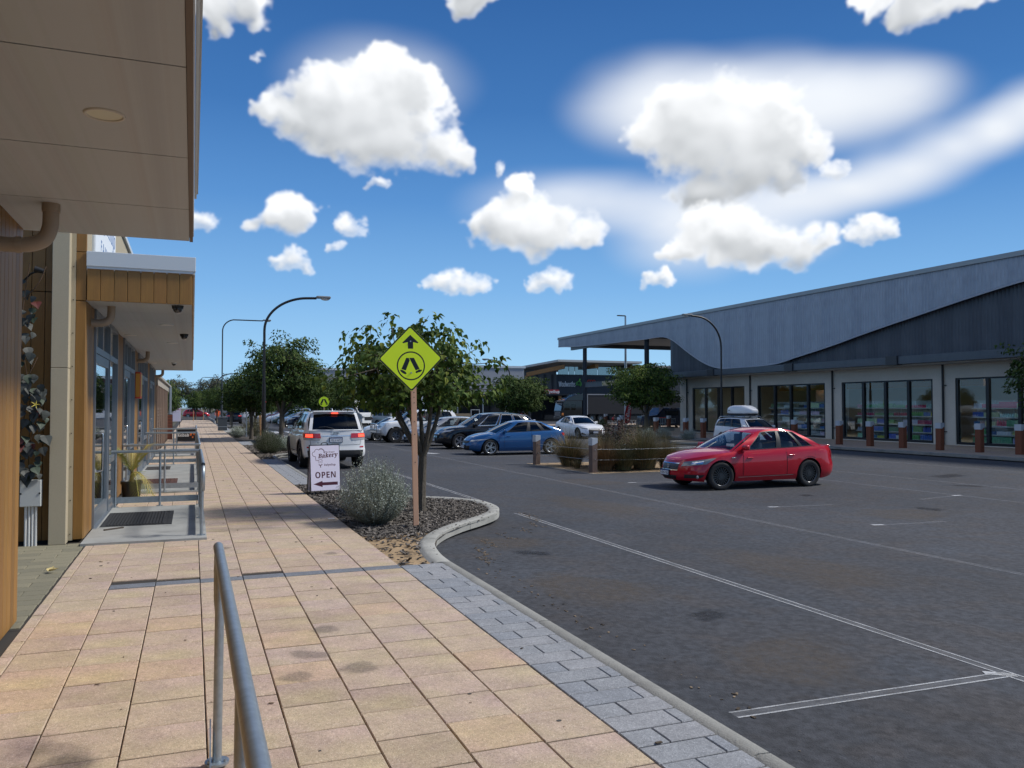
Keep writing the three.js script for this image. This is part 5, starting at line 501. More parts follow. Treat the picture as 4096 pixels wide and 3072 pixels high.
  const body = both(gridGeo(grid, true)); const lip = []; for (let i = 0; i < N; i++) { const a = grid[i][0]; lip.push([a, [a[0], a[1] + 0.01, Math.max(0, a[2] - 0.14)]]); } const lipG = both(gridGeo(lip, true));
  const gh = o.gh, Ab = gh.Ab * L - hl, At = gh.At * L - hl, Ct = gh.Ct * L - hl, Cb = gh.Cb * L - hl, rH = gh.H, ins = gh.inset ?? 0.05, tum = gh.tum ?? 0.2;
  // hood and rear deck
  const deck = (i0, i1, crown) => { const rowsP = []; for (let i = i0; i <= i1; i++) { const e = grid[i][rows], c = crown(e[0]), r = []; for (let k = -8; k <= 8; k++) { const u = k / 8; r.push([e[0], e[1] + c * (1 - Math.pow(Math.abs(u), 2.6)), u * e[2]]); } rowsP.push(r); } return gridGeo(rowsP); };
  let iA = 0; while (out[iA][0] > Ab - 0.12) iA++; let iC = N - 1; while (out[iC][0] < Cb + 0.06) iC--;
  const parts = [...body]; const hood = deck(0, iA, (X) => (o.crown ?? 0.07) * sst(hl, hl - 0.8, X)); const rear = deck(iC, N - 1, (X) => (o.crownR ?? 0.05) * sst(-hl, -hl + 0.4, X));
  // greenhouse
  const belt = (s) => { const X = lerp(Ab, Cb, s), e = P(sOfX(X), sh_(X)); return V(X, e[1] - 0.004, e[2] - ins * 0.35); }, rz = (s) => (hw - tum) * (1 - 0.05 * Math.pow(2 * s - 1, 2)), roofY = crv(gh.rc ?? [[0, rH - 0.075], [0.18, rH - 0.02], [0.45, rH], [0.75, rH - 0.015], [1, rH - 0.07]]), rail = (s) => V(lerp(At, Ct, s), roofY(s) - 0.035, rz(s));
  const sideW = (s, tt, e = 0) => { const a = belt(s), b = rail(s), p = a.clone().lerp(b, tt); p.z += 0.045 * Math.sin(tt * Math.PI) + e; p.y += e * 0.3; return [p.x, p.y, p.z]; };
  const patch = (f, u0, u1, v0, v1, nu, nv, flip) => { const G = []; for (let i = 0; i <= nu; i++) { const r = []; for (let j = 0; j <= nv; j++) r.push(f(lerp(u0, u1, i / nu), lerp(v0, v1, j / nv))); G.push(r); } return gridGeo(G, flip); };
  const wins = o.wins, T0 = 0.07, T1 = gh.T1 ?? 0.9, pil = []; let prev = 0; const seg = (a, b) => { pil.push(patch(sideW, a, b, 0, 1, Math.max(1, Math.round((b - a) * 20)), 6, true)); };
  for (const [a, b] of wins) { if (a > prev) seg(prev, a); const n = Math.max(2, Math.round((b - a) * 20)); pil.push(patch(sideW, a, b, 0, T0, n, 1, true), patch(sideW, a, b, T1, 1, n, 2, true)); prev = b; } seg(prev, 1);
  const wsc = (w, tt) => { const a = belt(0), b = rail(0), yb = a.y, p = V(lerp(a.x + 0.16 * (1 - w * w), b.x + 0.1 * (1 - w * w), tt), lerp(yb + 0.03 * (1 - w * w), b.y + 0.035 * (1 - w * w), tt), w * lerp(a.z, b.z, tt)); p.y += 0.02 * Math.sin(tt * Math.PI); return [p.x, p.y, p.z]; };
  const rwc = (w, tt) => { const a = belt(1), b = rail(1), p = V(lerp(a.x - 0.07 * (1 - w * w), b.x - 0.05 * (1 - w * w), tt), lerp(a.y + 0.01, b.y + 0.035 * (1 - w * w), tt), w * lerp(a.z, b.z, tt)); p.x -= (gh.rb ?? 0.02) * Math.sin(tt * Math.PI); return [p.x, p.y, p.z]; };
  const ws = (f, fl) => [patch(f, -1, -0.93, 0, 1, 1, 6, fl), patch(f, 0.93, 1, 0, 1, 1, 6, fl), patch(f, -0.93, 0.93, 0.93, 1, 10, 1, fl)];
  const roofP = (s, w) => { const a = rail(s); return [a.x + (1 - w * w) * lerp(0.1, -0.05, s), a.y + 0.035 * (1 - Math.pow(Math.abs(w), 2.2)) + 0.0, w * a.z]; }; const roof = patch(roofP, 0, 1, -1, 1, 12, 14, true);
  parts.push(hood, rear); const pm = o.paint;
  mesh('body', parts, pm, t); mesh('hood', [hood.clone().translate(0, 0.0015, 0)], pm, t).visible = true;
  mesh('sill_lining', lipG, CM.trim, t); mesh('underbody', [rb(0, gc + 0.16, 0, L - 0.5, 0.26, W - 0.62, 0.05), rb((xf + xr) / 2, gc + 0.09, 0, o.wb - 2 * Ra - 0.02, 0.16, W - 0.16, 0.03)], CM.trim, t);
  const rfp = mesh('roof', [roof, ...pil.flatMap((g) => both(g)), ...ws(wsc, false), ...ws(rwc, true)], o.roofPaint ?? pm, t);
  wins.forEach(([a, b, tint], i) => { for (const [g, nm] of [[patch((s, v) => sideW(s, v, -0.012), a, b, T0, T1, Math.max(2, Math.round((b - a) * 16)), 5, true), 'side_window']]) for (const gg of both(g)) mesh(nm, gg, tint ? CM.tint : o.glass ?? CM.glass, t); const bd = 0.012; const n = Math.max(2, Math.round((b - a) * 20)); mesh('window_seal', both(merge([patch((s, v) => sideW(s, v, 0.002), a, b, T0 - 0.015, T0 + 0.02, n, 1, true), patch((s, v) => sideW(s, v, 0.002), a, b, T1 - 0.02, T1 + 0.012, n, 1, true), patch((s, v) => sideW(s, v, 0.0021), a, a + bd, T0, T1, 1, 4, true), patch((s, v) => sideW(s, v, 0.0021), b - bd, b, T0, T1, 1, 4, true)])), o.sealM ?? CM.trim, t); });
  if (o.bp !== false) for (let i = 0; i < wins.length - 1; i++) mesh('door_pillar', both(patch((s, v) => sideW(s, v, 0.003), wins[i][1], wins[i + 1][0], T0, T1, 1, 4, true)), CM.trim, t);
  mesh('windscreen', patch((w, v) => { const p = wsc(w, v); return [p[0] - 0.008, p[1] - 0.004, p[2]]; }, -0.93, 0.93, 0.02, 0.93, 14, 6, false), o.glass ?? CM.glass, t); if (!o.noRear) mesh('rear_window', patch((w, v) => { const p = rwc(w, v); return [p[0] + 0.008, p[1], p[2]]; }, -0.88, 0.88, gh.r0 ?? 0.08, 0.9, 14, 6, true), CM.tint, t), mesh('rear_frame', [patch(rwc, -0.94, 0.94, 0, (gh.r0 ?? 0.08), 12, 2, true), patch(rwc, -0.94, -0.88, 0, 0.94, 1, 6, true), patch(rwc, 0.88, 0.94, 0, 0.94, 1, 6, true), patch(rwc, -0.88, 0.88, 0.9, 0.94, 12, 1, true)], pm, t);
  mesh('cowl', b2(Ab - 0.06, Ab + 0.1, sh_(Ab) - 0.05, sh_(Ab) + 0.012, -belt(0).z + 0.04, belt(0).z - 0.04), CM.trim, t);
  // decals on the skin: quads in (path length, height)
  const skin = (c, e = 0.006, nu = 8, nv = 5) => gridGeo(Array.from({ length: nu + 1 }, (_, i) => Array.from({ length: nv + 1 }, (_, j) => { const u = i / nu, v = j / nv, s = lerp(lerp(c[0][0], c[1][0], u), lerp(c[3][0], c[2][0], u), v), y = Math.min(lerp(lerp(c[0][1], c[1][1], u), lerp(c[3][1], c[2][1], u), v), sh_(at(s)[0]) - 0.012); return P(s, y, e); })), true);
  const sk = { F: sOfZf, S: sOfX, R: sOfZr }, C = (a) => a.map(([k, v, y]) => [sk[k](v), y]);
  for (const it of o.skin ?? []) { const g = skin(C(it.c), it.e ?? 0.007, it.nu ?? 8, it.nv ?? 5); if (it.center) mesh(it.n, merge(both(g)), it.m, t); else for (const s of both(g)) mesh(it.n, s, it.m, t); }
  // doors: seams as dark grooves round proud panels
  (o.doors ?? []).forEach(([a, b], i) => { const X0 = a * L - hl, X1 = b * L - hl, lo = gc + 0.13, fr = (X) => Math.max(lo, low(X) + 0.04), hi = (X) => sh_(X) - 0.012; const pan = (m, e, dx) => gridGeo(Array.from({ length: 11 }, (_, k) => { const X = lerp(X0 - dx, X1 + dx, k / 10); return Array.from({ length: 9 }, (_, j) => P(sOfX(X), lerp(fr(X) - dx, hi(X) + dx * 0.5, j / 8), e)); }), true); for (const sg of both(pan(0, 0.0025, 0.006))) mesh('door_seam', sg, CM.rubber, t); for (const [k, g] of both(pan(0, 0.006, 0)).entries()) { const dr = mesh('door', g, pm, t), hx = lerp(X1, X0, 0.14), y = sh_(hx) - (o.hdrop ?? 0.13), h = P(sOfX(hx), y, 0.02); const hg = rb(h[0], y, (k ? -1 : 1) * h[2], 0.17, 0.028, 0.03, 0.012, 2); mesh('handle', hg, o.handleM ?? pm, dr); } });
  // mirrors
  { const X = Ab - (gh.mx ?? 0.28), e = P(sOfX(X), sh_(X)); for (const s of [-1, 1]) { const m = mesh('mirror', [rb(X, sh_(X) + 0.09, s * (e[2] + 0.09), 0.13, 0.13, 0.2, 0.05, 3), rod([X + 0.02, sh_(X) + 0.03, s * (e[2] - 0.06)], [X, sh_(X) + 0.06, s * (e[2] + 0.04)], 0.03)], o.mirrorM ?? pm, t); mesh('mirror_glass', rb(X - 0.062, sh_(X) + 0.09, s * (e[2] + 0.09), 0.01, 0.1, 0.16, 0.004), CM.chrome, m); } }
  // wheels
  const wp = wheelParts(R, o.tw ?? 0.22, o.rim ?? R * 0.68, o.style ?? 'five'); for (const X of [xf, xr]) for (const s of [1, -1]) { const w = new THREE.Group(); w.name = 'wheel'; w.position.set(X, R, s * (hw - (o.tw ?? 0.22) / 2 - 0.025)); if (s < 0) w.rotation.y = Math.PI; if (o.steer && X === xf) w.rotation.y += o.steer; t.add(w); for (const [n, g, m] of [['tyre', wp.ty, CM.tyre], ['rim', wp.rim, o.rimM ?? CM.rimS], ['brake_disc', wp.disc, CM.trim]]) { const me = sh(new THREE.Mesh(g, m)); me.name = n; w.add(me); } }
  // cabin
  if (o.cabin !== false) { const sx = xr + o.wb * 0.5, sy = gc + 0.22; const S = (x, z, w) => [rb(x, sy + 0.12, z, 0.5, 0.16, w, 0.05), rb(x - 0.25, sy + 0.42, z, 0.14, 0.56, w * 0.92, 0.05).rotateZ(0), rb(x - 0.28, sy + 0.78, z, 0.1, 0.2, 0.26, 0.04)]; mesh('seats', [...S(sx + 0.2, 0.36, 0.5), ...S(sx + 0.2, -0.36, 0.5), ...S(sx - 0.72, 0, W - 0.5), rb(Ab - 0.25, sh_(Ab) - 0.08, 0, 0.4, 0.16, W - 0.4, 0.05)], CM.seat, t); }
  if (o.plateF) { const s0 = 0, y = o.pfy ?? 0.42, p = P(0, y, 0.02); mesh('number_plate', new THREE.PlaneGeometry(0.372, 0.134).rotateY(Math.PI / 2).translate(p[0] + 0.012, y, o.pfz ?? 0), std(lin(0.95, 0.95, 0.95), 0.4, 0, { map: o.plateF }), t, true); mesh('plate_holder', b2(p[0] - 0.03, p[0] + 0.01, y - 0.07, y + 0.07, (o.pfz ?? 0) - 0.19, (o.pfz ?? 0) + 0.19), CM.trim, t); }
  if (o.plateR) { const y = o.pry ?? 0.8, p = P(tot, y, 0.02); mesh('number_plate', new THREE.PlaneGeometry(0.372, 0.134).rotateY(-Math.PI / 2).translate(p[0] - 0.012, y, 0), std(lin(0.95, 0.95, 0.95), 0.4, 0, { map: o.plateR }), t, true); mesh('plate_holder', b2(p[0] - 0.008, p[0] + 0.03, y - 0.075, y + 0.075, -0.195, 0.195), CM.trim, t); }
  o.extra?.(t, { P, sOfX, sOfZf, sOfZr, sh_, rail, rwc, wsc, roofP, hl, hw, tot, xf, xr, low });
  return t;
}
// shapes: shoulder heights by length fraction from the tail (0) to the nose (1)
const SH = { sedan: [[0, 0.93], [0.06, 0.985], [0.2, 0.985], [0.45, 0.945], [0.68, 0.915], [0.78, 0.87], [0.9, 0.79], [0.97, 0.73], [1, 0.67]], hatch: [[0, 0.98], [0.1, 1.0], [0.4, 0.96], [0.68, 0.93], [0.8, 0.88], [0.92, 0.8], [0.97, 0.75], [1, 0.68]], suv: [[0, 1.13], [0.1, 1.15], [0.45, 1.12], [0.7, 1.1], [0.8, 1.07], [0.92, 1.0], [0.97, 0.94], [1, 0.86]] };
const headL = (y0, y1, dx = 0.55, z0 = 0.42) => ({ n: 'headlight', m: CM.lens, c: [['F', z0, y0 + 0.02], ['S', 0, 0], ['S', 0, 0], ['F', z0, y1]], dx, y0, y1 });
// ---------------------------------------------------------------- the parked and driving cars
const grilleTex = (fn) => { const t = ctex(256, 128, fn); t.wrapS = t.wrapT = THREE.RepeatWrapping; return t; };
const std5 = (L, y0, y1, { z0 = 0.4, back = 0.62, m = CM.lens, tail = CM.tail, ty0, ty1, tz = 0.45, tback = 0.35, gz = 0.38, g0, g1, b0 = 0.24, b1 = 0.36, bz = 0.45, gm = CM.trim, chrome } = {}) => { const hl = L / 2; const a = [
  { n: 'headlight', m, c: [['F', z0, y0], ['S', hl - back * 0.68, y0 + 0.06], ['S', hl - back, y1 + 0.01], ['F', z0 + 0.06, (y0 + y1) / 2 + 0.01]] },
  { n: 'grille', m: gm, center: true, c: [['F', 0, g0], ['F', gz, g0 + 0.01], ['F', gz + 0.03, g1], ['F', 0, g1]], e: 0.005 },
  { n: 'air_intake', m: CM.trim, center: true, c: [['F', 0, b0], ['F', bz, b0], ['F', bz + 0.05, b1], ['F', 0, b1]], e: 0.004 },
  { n: 'tail_light', m: tail, c: [['R', tz, ty0], ['S', -hl + tback, ty0 + 0.03], ['S', -hl + tback * 1.25, ty1], ['R', tz, ty1]] } ]; if (chrome) a.push({ n: 'grille_trim', m: CM.chrome, center: true, c: [['F', 0, g0 - 0.025], ['F', gz + 0.01, g0 - 0.015], ['F', gz + 0.015, g0 + 0.006], ['F', 0, g0 + 0.003]], e: 0.012, nv: 1 }, { n: 'grille_trim', m: CM.chrome, center: true, c: [['F', 0, g1 - 0.004], ['F', gz + 0.03, g1 - 0.004], ['F', gz + 0.03, g1 + 0.018], ['F', 0, g1 + 0.018]], e: 0.012, nv: 1 }); return a; };
const redPaint = paint(0.46, 0.006, 0.02, { m: 0.1 }), whitePaint = paint(0.74, 0.75, 0.76, { m: 0 }), bluePaint = paint(0.018, 0.095, 0.26, { m: 0.3 }), blackPaint = paint(0.008, 0.009, 0.013, { m: 0.2 }), silverPaint = paint(0.36, 0.37, 0.385, { m: 0.6 }), navyPaint = paint(0.008, 0.013, 0.035, { m: 0.3 });
const meshTex = grilleTex((g, w, h) => { g.fillStyle = '#050506'; g.fillRect(0, 0, w, h); g.strokeStyle = '#5a5d63'; g.lineWidth = 4; for (let x = -h; x < w + h; x += 18) { g.beginPath(); g.moveTo(x, 0); g.lineTo(x + h, h); g.moveTo(x + h, 0); g.lineTo(x, h); g.stroke(); } }); meshTex.repeat.set(1.6, 3); const grilleM = std(lin(1, 1, 1), 0.4, 0.4, { map: meshTex });
{ // red sedan
  const L = 4.65, hl = L / 2; const o = { name: 'red_sedan', L, W: 1.82, wb: 2.62, fo: 0.94, R: 0.335, rim: 0.235, style: 'multi', rimM: std(lin(0.10, 0.10, 0.105), 0.25, 0.9), gc: 0.2, q: 1.5, paint: redPaint, sh: [[0, 0.93], [0.035, 0.99], [0.16, 1.0], [0.35, 0.965], [0.6, 0.925], [0.7, 0.91], [0.8, 0.87], [0.91, 0.795], [0.97, 0.74], [1, 0.69]], cf: 0.95, nf: 2.35, noseP: [[0, 0.1], [0.15, 0.02], [0.35, 0.0], [0.55, 0.015], [0.8, 0.05], [1, 0.13]], gh: { Ab: 0.735, At: 0.545, Ct: 0.29, Cb: 0.135, H: 1.475, tum: 0.29, mx: 0.36, rc: [[0, 1.40], [0.2, 1.455], [0.45, 1.48], [0.75, 1.465], [1, 1.415]], T1: 0.9, r0: 0.16 }, wins: [[0.15, 0.49], [0.525, 0.76], [0.775, 0.9]], doors: [[0.39, 0.665], [0.195, 0.385]], glass: phy(lin(0.8, 0.85, 0.86), { roughness: 0.01, transmission: 1, thickness: 0, ior: 1.5 }), cr: 0.7, nr: 2.6, steer: -0.1, hdrop: 0.16,
    skin: std5(L, 0.565, 0.765, { z0: 0.42, back: 0.8, bz: 0.27, g0: 0.475, g1: 0.625, gz: 0.33, ty0: 0.68, ty1: 0.9, tz: 0.55, tback: 0.28, b0: 0.25, b1: 0.345, gm: grilleM, chrome: true, m: phy(lin(0.20, 0.22, 0.22), { roughness: 0.15, clearcoat: 1, metalness: 0.1 }) }).concat([{ n: 'fog_recess', m: CM.trim, c: [['F', 0.5, 0.285], ['S', hl - 0.42, 0.30], ['S', hl - 0.5, 0.37], ['F', 0.52, 0.38]], e: 0.009 }, { n: 'headlight_reflector', m: CM.chrome, c: [['F', 0.64, 0.62], ['S', hl - 0.46, 0.64], ['S', hl - 0.5, 0.705], ['F', 0.66, 0.675]], e: 0.012 }, { n: 'sill_strip', m: CM.chrome, c: [['S', 0.92, 0.295], ['S', -0.72, 0.315], ['S', -0.72, 0.325], ['S', 0.92, 0.305]], e: 0.012, nu: 12, nv: 1 }, { n: 'belt_trim', m: CM.chrome, c: [['S', 0.72, 0.925], ['S', -1.05, 0.968], ['S', -1.05, 0.978], ['S', 0.72, 0.935]], e: -0.018, nu: 14, nv: 1 }]), plateF: plateTex('1IDS·182'), pfy: 0.4, pfz: 0.12,
    extra: (t, k) => { const sg = new THREE.Shape([[-0.5, 0.1], [0.1, 0.55], [0.5, 0.25], [0.1, 0.02], [0.5, -0.25], [-0.1, -0.6], [-0.5, -0.3], [0, -0.02]].map(([a, b]) => new THREE.Vector2(a * 0.09, b * 0.105))); const p = k.P(0, 0.56, 0.03); mesh('emblem', new THREE.ExtrudeGeometry(sg, { depth: 0.008, bevelEnabled: false }).rotateY(Math.PI / 2).translate(p[0], 0.56, 0), CM.chrome, t); for (const s of [-1, 1]) { const f = k.P(k.sOfX(2.325 - 0.35), 0.32, 0.012); mesh('fog_light', new THREE.SphereGeometry(0.045, 14, 8).scale(0.5, 1, 1).translate(f[0] + 0.01, 0.32, s * f[2]), CM.lens, t); const m = k.P(k.sOfX(1.05), 0.77, 0.008); mesh('side_indicator', rb(m[0], 0.77, s * m[2], 0.12, 0.03, 0.012, 0.005), CM.chrome, t); } mesh('wiper', [tube([[0.92, 0.99, 0.5], [0.86, 1.01, 0.2], [0.85, 1.015, -0.1]], 0.008, 6)], CM.trim, t);
      mesh('rear_spoiler', rb(-2.13, 1.0, 0, 0.1, 0.03, 1.1, 0.012), redPaint, t); mesh('windscreen_sticker', rb(0.72, 1.045, -0.3, 0.02, 0.07, 0.3, 0.004).rotateZ(0.0), CM.head, t); } };
  car(o, 'red sedan with dark multi-spoke wheels driving left across the carpark', 13.17, 17.28, 270);
}
{ // driver
  const t = thing('person', 'person in a dark top at the wheel of the red sedan', 'person', [13.0, -0.3, Z(16.92)]); const g = [];
  const body = new THREE.LatheGeometry([[0.0, 0.42], [0.19, 0.44], [0.21, 0.6], [0.19, 0.8], [0.2, 0.93], [0.1, 1.0], [0.058, 1.03], [0.055, 1.07], [0.075, 1.1], [0.09, 1.16], [0.095, 1.2], [0.085, 1.26], [0.05, 1.3], [0, 1.31]].map(([a, b]) => new THREE.Vector2(a, b)), 20); const p = body.attributes.position; for (let i = 0; i < p.count; i++) { const y = p.getY(i); if (y > 1.02) { p.setX(i, p.getX(i) * 1.08 - 0.03); p.setZ(i, p.getZ(i) * 0.86); } else p.setX(i, p.getX(i) * 0.62 + 0.06 * (1 - y)); } body.computeVertexNormals(); const col = new Float32Array(p.count * 3); for (let i = 0; i < p.count; i++) { const c = p.getY(i) > 1.03 ? [0.42, 0.24, 0.17] : [0.04, 0.045, 0.06]; col.set(c, i * 3); } body.setAttribute('color', new THREE.BufferAttribute(col, 3)); mesh('body', body, std(lin(1, 1, 1), 0.8, 0, { vertexColors: true }), t); mesh('hair', new THREE.SphereGeometry(0.108, 16, 10, 0, 6.283, 0, 1.7).rotateZ(-0.5).translate(0.0, 1.2, 0), std(lin(0.02, 0.015, 0.012), 0.7), t); mesh('arm', both(merge([rod([0.02, 0.9, 0.19], [-0.15, 0.68, 0.24], 0.05, 0.042), rod([-0.15, 0.68, 0.24], [-0.4, 0.78, 0.17], 0.042, 0.033)])), std(lin(0.05, 0.05, 0.06), 0.8), t); mesh('steering_wheel', new THREE.TorusGeometry(0.17, 0.014, 8, 24).rotateY(Math.PI / 2).rotateZ(-0.4).translate(-0.42, 0.78, 0), CM.trim, t);
}
{ // white four wheel drive from behind
  const L = 4.82, hl = L / 2, clad = std(lin(0.02, 0.02, 0.022), 0.65); const o = { name: 'white_suv', cat: 'suv', L, W: 1.94, wb: 2.9, fo: 0.9, R: 0.385, rim: 0.25, Ra: 0.46, style: 'five', rimM: CM.rimD, tw: 0.26, gc: 0.3, q: 1.4, paint: whitePaint, sh: [[0, 1.13], [0.05, 1.15], [0.4, 1.13], [0.7, 1.1], [0.8, 1.07], [0.92, 1.0], [0.97, 0.93], [1, 0.8]], cr: 0.42, nr: 3.6, cf: 0.6, nf: 3, tailP: [[0, 0.1], [0.1, 0.02], [0.3, 0.0], [0.42, 0.03], [0.7, 0.045], [1, 0.075]], gh: { Ab: 0.7, At: 0.53, Ct: 0.1, Cb: 0.025, H: 1.74, tum: 0.25, inset: 0.03, rc: [[0, 1.66], [0.15, 1.72], [0.4, 1.74], [0.75, 1.73], [1, 1.70]], rb: 0.04, r0: 0.05, mx: 0.2, T1: 0.9 }, wins: [[0.14, 0.43], [0.46, 0.68, 1], [0.71, 0.87, 1]], doors: [[0.4, 0.655], [0.2, 0.395]], mirrorM: CM.trim, glass: CM.tint, handleM: CM.chrome, sealM: CM.chrome,
    skin: [{ n: 'tail_light', m: CM.tail, c: [['R', 0.44, 0.92], ['S', -hl + 0.34, 0.94], ['S', -hl + 0.42, 1.07], ['R', 0.46, 1.06]], e: 0.014 }, { n: 'brake_lamp', m: CM.lit, c: [['R', 0.68, 0.945], ['R', 0.9, 0.955], ['R', 0.9, 1.045], ['R', 0.68, 1.04]], e: 0.02 }, { n: 'reverse_lamp', m: phy(lin(0.4, 0.4, 0.4), { roughness: 0.1, clearcoat: 1 }), c: [['R', 0.48, 0.85], ['S', -hl + 0.3, 0.87], ['S', -hl + 0.32, 0.92], ['R', 0.45, 0.912]], e: 0.01 }, { n: 'bumper', m: clad, center: true, c: [['R', 0, 0.34], ['R', 0.8, 0.36], ['R', 0.82, 0.56], ['R', 0, 0.56]], e: 0.008, nu: 14 }, { n: 'reflector', m: CM.tail, c: [['R', 0.72, 0.63], ['R', 0.85, 0.635], ['R', 0.85, 0.675], ['R', 0.72, 0.67]], e: 0.01 }, { n: 'tailgate_seam', m: CM.rubber, center: true, c: [['R', 0, 0.705], ['R', 0.74, 0.715], ['R', 0.74, 0.725], ['R', 0, 0.715]], e: 0.002, nu: 14, nv: 1 }, { n: 'tailgate_seam', m: CM.rubber, c: [['R', 0.735, 0.72], ['R', 0.745, 0.72], ['R', 0.8, 1.12], ['R', 0.79, 1.12]], e: 0.002, nu: 1, nv: 12 }, { n: 'plate_strip', m: CM.chrome, center: true, c: [['R', 0, 0.975], ['R', 0.44, 0.98], ['R', 0.44, 0.995], ['R', 0, 0.99]], e: 0.006, nv: 1 }, { n: 'sill', m: CM.chrome, c: [['S', 0.8, 0.48], ['S', -0.9, 0.48], ['S', -0.9, 0.5], ['S', 0.8, 0.5]], e: 0.012, nu: 10, nv: 1 }], plateR: plateTex('1ILU·672'), pry: 0.87,
    extra: (t, k) => { const Z1 = (z) => z; for (const w of [k.xf, k.xr]) for (const s of [1, -1]) { const pts = []; for (let a = 0; a <= 12; a++) { const an = a / 12 * Math.PI, X = w + 0.465 * Math.cos(an), y = 0.385 + 0.465 * Math.sin(an), p = k.P(k.sOfX(X), Math.max(y, 0.4), 0.004); pts.push([X, y, s * p[2]]); } mesh('arch_trim', tube(pts, 0.032, 6, 30), clad, t); }
      const rw = k.rwc(0, 1), g = k.rwc(0, 0.93); mesh('roof_spoiler', rb(rw[0] + 0.0, rw[1] + 0.005, 0, 0.26, 0.05, 1.28, 0.022, 2), whitePaint, t); mesh('high_brake_lamp', rb(rw[0] - 0.125, rw[1] - 0.045, 0, 0.03, 0.035, 0.2, 0.01), CM.lit, t); mesh('antenna', new THREE.ConeGeometry(0.05, 0.1, 10).scale(1.4, 1, 0.6).translate(rw[0] + 0.35, rw[1] + 0.07, 0), whitePaint, t); for (const s of [-1, 1]) mesh('roof_rail', tube([[-1.7, 1.72, s * 0.66], [-1.4, 1.78, s * 0.66], [0, 1.79, s * 0.66], [0.35, 1.74, s * 0.66]], 0.018, 8), CM.chrome, t);
      const wp = k.rwc(0.1, 0.14); mesh('rear_wiper', tube([[wp[0] - 0.03, wp[1] - 0.03, -0.05], [wp[0] - 0.03, wp[1] + 0.03, -0.3], [wp[0] - 0.03, wp[1] + 0.02, -0.5]], 0.012, 6), CM.trim, t); mesh('tow_bar', [rb(-hl - 0.06, 0.44, 0, 0.22, 0.07, 0.07, 0.01), new THREE.SphereGeometry(0.03, 12, 8).translate(-hl - 0.15, 0.53, 0), cyl(-hl - 0.15, 0.46, 0, 0.018, 0.06), new THREE.TorusGeometry(0.045, 0.012, 6, 14).translate(-hl - 0.14, 0.39, 0.05)], M.steelD ??= std(lin(0.25, 0.25, 0.26), 0.4, 0.8), t); for (const s of [-1, 1]) mesh('exhaust_tip', new THREE.CylinderGeometry(0.05, 0.05, 0.14, 16, 1, true).rotateZ(Math.PI / 2).translate(-hl + 0.03, 0.4, s * 0.62), CM.chrome, t);
      const b = k.P(k.tot, 1.075, 0.012); mesh('badge', new THREE.PlaneGeometry(0.22, 0.08).rotateY(-Math.PI / 2).translate(b[0] - 0.006, 1.075, 0), std(lin(1, 1, 1), 0.3, 0.5, { map: ctex(220, 80, (g, w, h) => { g.fillStyle = '#dfe1e3'; g.fillRect(0, 0, w, h); g.fillStyle = '#3b3e44'; g.font = 'bold 74px sans-serif'; g.textAlign = 'center'; g.fillText('Jeep', w / 2, 62); }) }), t, true); const b3 = k.P(k.tot, 0.77, 0.012); mesh('badge', new THREE.PlaneGeometry(0.16, 0.045).rotateY(-Math.PI / 2).translate(b3[0] - 0.0, 0.79, -0.52), std(lin(1, 1, 1), 0.3, 0.3, { map: ctex(160, 46, (g, w, h) => { g.fillStyle = '#d5d7da'; g.fillRect(0, 0, w, h); g.fillStyle = '#202226'; g.font = 'bold 40px sans-serif'; g.textAlign = 'center'; g.fillText('4x4', w / 2, 38); }) }), t, true); mesh('tailgate_handle', rb(k.P(k.tot, 0.78, 0.01)[0] - 0.005, 0.775, 0, 0.012, 0.035, 0.2, 0.004), CM.chrome, t); } };
  car(o, 'white four wheel drive seen from behind with brake lights on, behind the bakery board', 3.98, 26.95, 0);
}
{ // blue sedan, facing left
  const L = 4.5; car({ name: 'blue_sedan', L, W: 1.8, wb: 2.7, fo: 0.9, R: 0.325, rim: 0.235, style: 'twin', rimM: CM.rimS, gc: 0.17, q: 1.2, paint: bluePaint, sh: [[0, 0.95], [0.05, 1.0], [0.2, 0.985], [0.45, 0.94], [0.68, 0.905], [0.78, 0.86], [0.9, 0.785], [0.97, 0.73], [1, 0.67]], cf: 0.9, nf: 2.4, gh: { Ab: 0.75, At: 0.54, Ct: 0.26, Cb: 0.08, H: 1.435, tum: 0.28, mx: 0.4, r0: 0.12 }, wins: [[0.14, 0.46], [0.5, 0.7], [0.74, 0.87]], doors: [[0.4, 0.665], [0.2, 0.395]], glass: CM.tint, skin: std5(L, 0.56, 0.68, { z0: 0.45, back: 0.85, g0: 0.5, g1: 0.6, gz: 0.4, ty0: 0.76, ty1: 0.9, tz: 0.4, tback: 0.3, b0: 0.22, b1: 0.4 }), plateF: plateTex('1HCT·904'), pfy: 0.36 }, 'dark blue sedan with bright spoked wheels nearest in the parked row', 12.75, 32.45, 270); }
car({ name: 'black_suv', cat: 'suv', L: 5.05, W: 1.93, wb: 2.87, fo: 1.0, R: 0.375, rim: 0.25, style: 'five', gc: 0.24, paint: blackPaint, sh: [[0, 1.1], [0.1, 1.14], [0.45, 1.09], [0.7, 1.05], [0.8, 1.02], [0.9, 0.96], [0.96, 0.9], [1, 0.8]], cf: 0.9, nf: 2.5, gh: { Ab: 0.735, At: 0.55, Ct: 0.16, Cb: 0.05, H: 1.72, tum: 0.29, mx: 0.4 }, wins: [[0.15, 0.42], [0.46, 0.69, 1], [0.72, 0.88, 1]], doors: [[0.4, 0.66], [0.2, 0.395]], sealM: CM.chrome, skin: std5(5.05, 0.78, 0.93, { z0: 0.5, back: 0.75, g0: 0.62, g1: 0.72, gz: 0.4, ty0: 0.85, ty1: 1.05, b0: 0.34, b1: 0.52, chrome: true }), plateF: plateTex('1DJV·318'), pfy: 0.45 }, 'black seven-seat four wheel drive parked behind the blue sedan', 13.2, 37.5, 270);
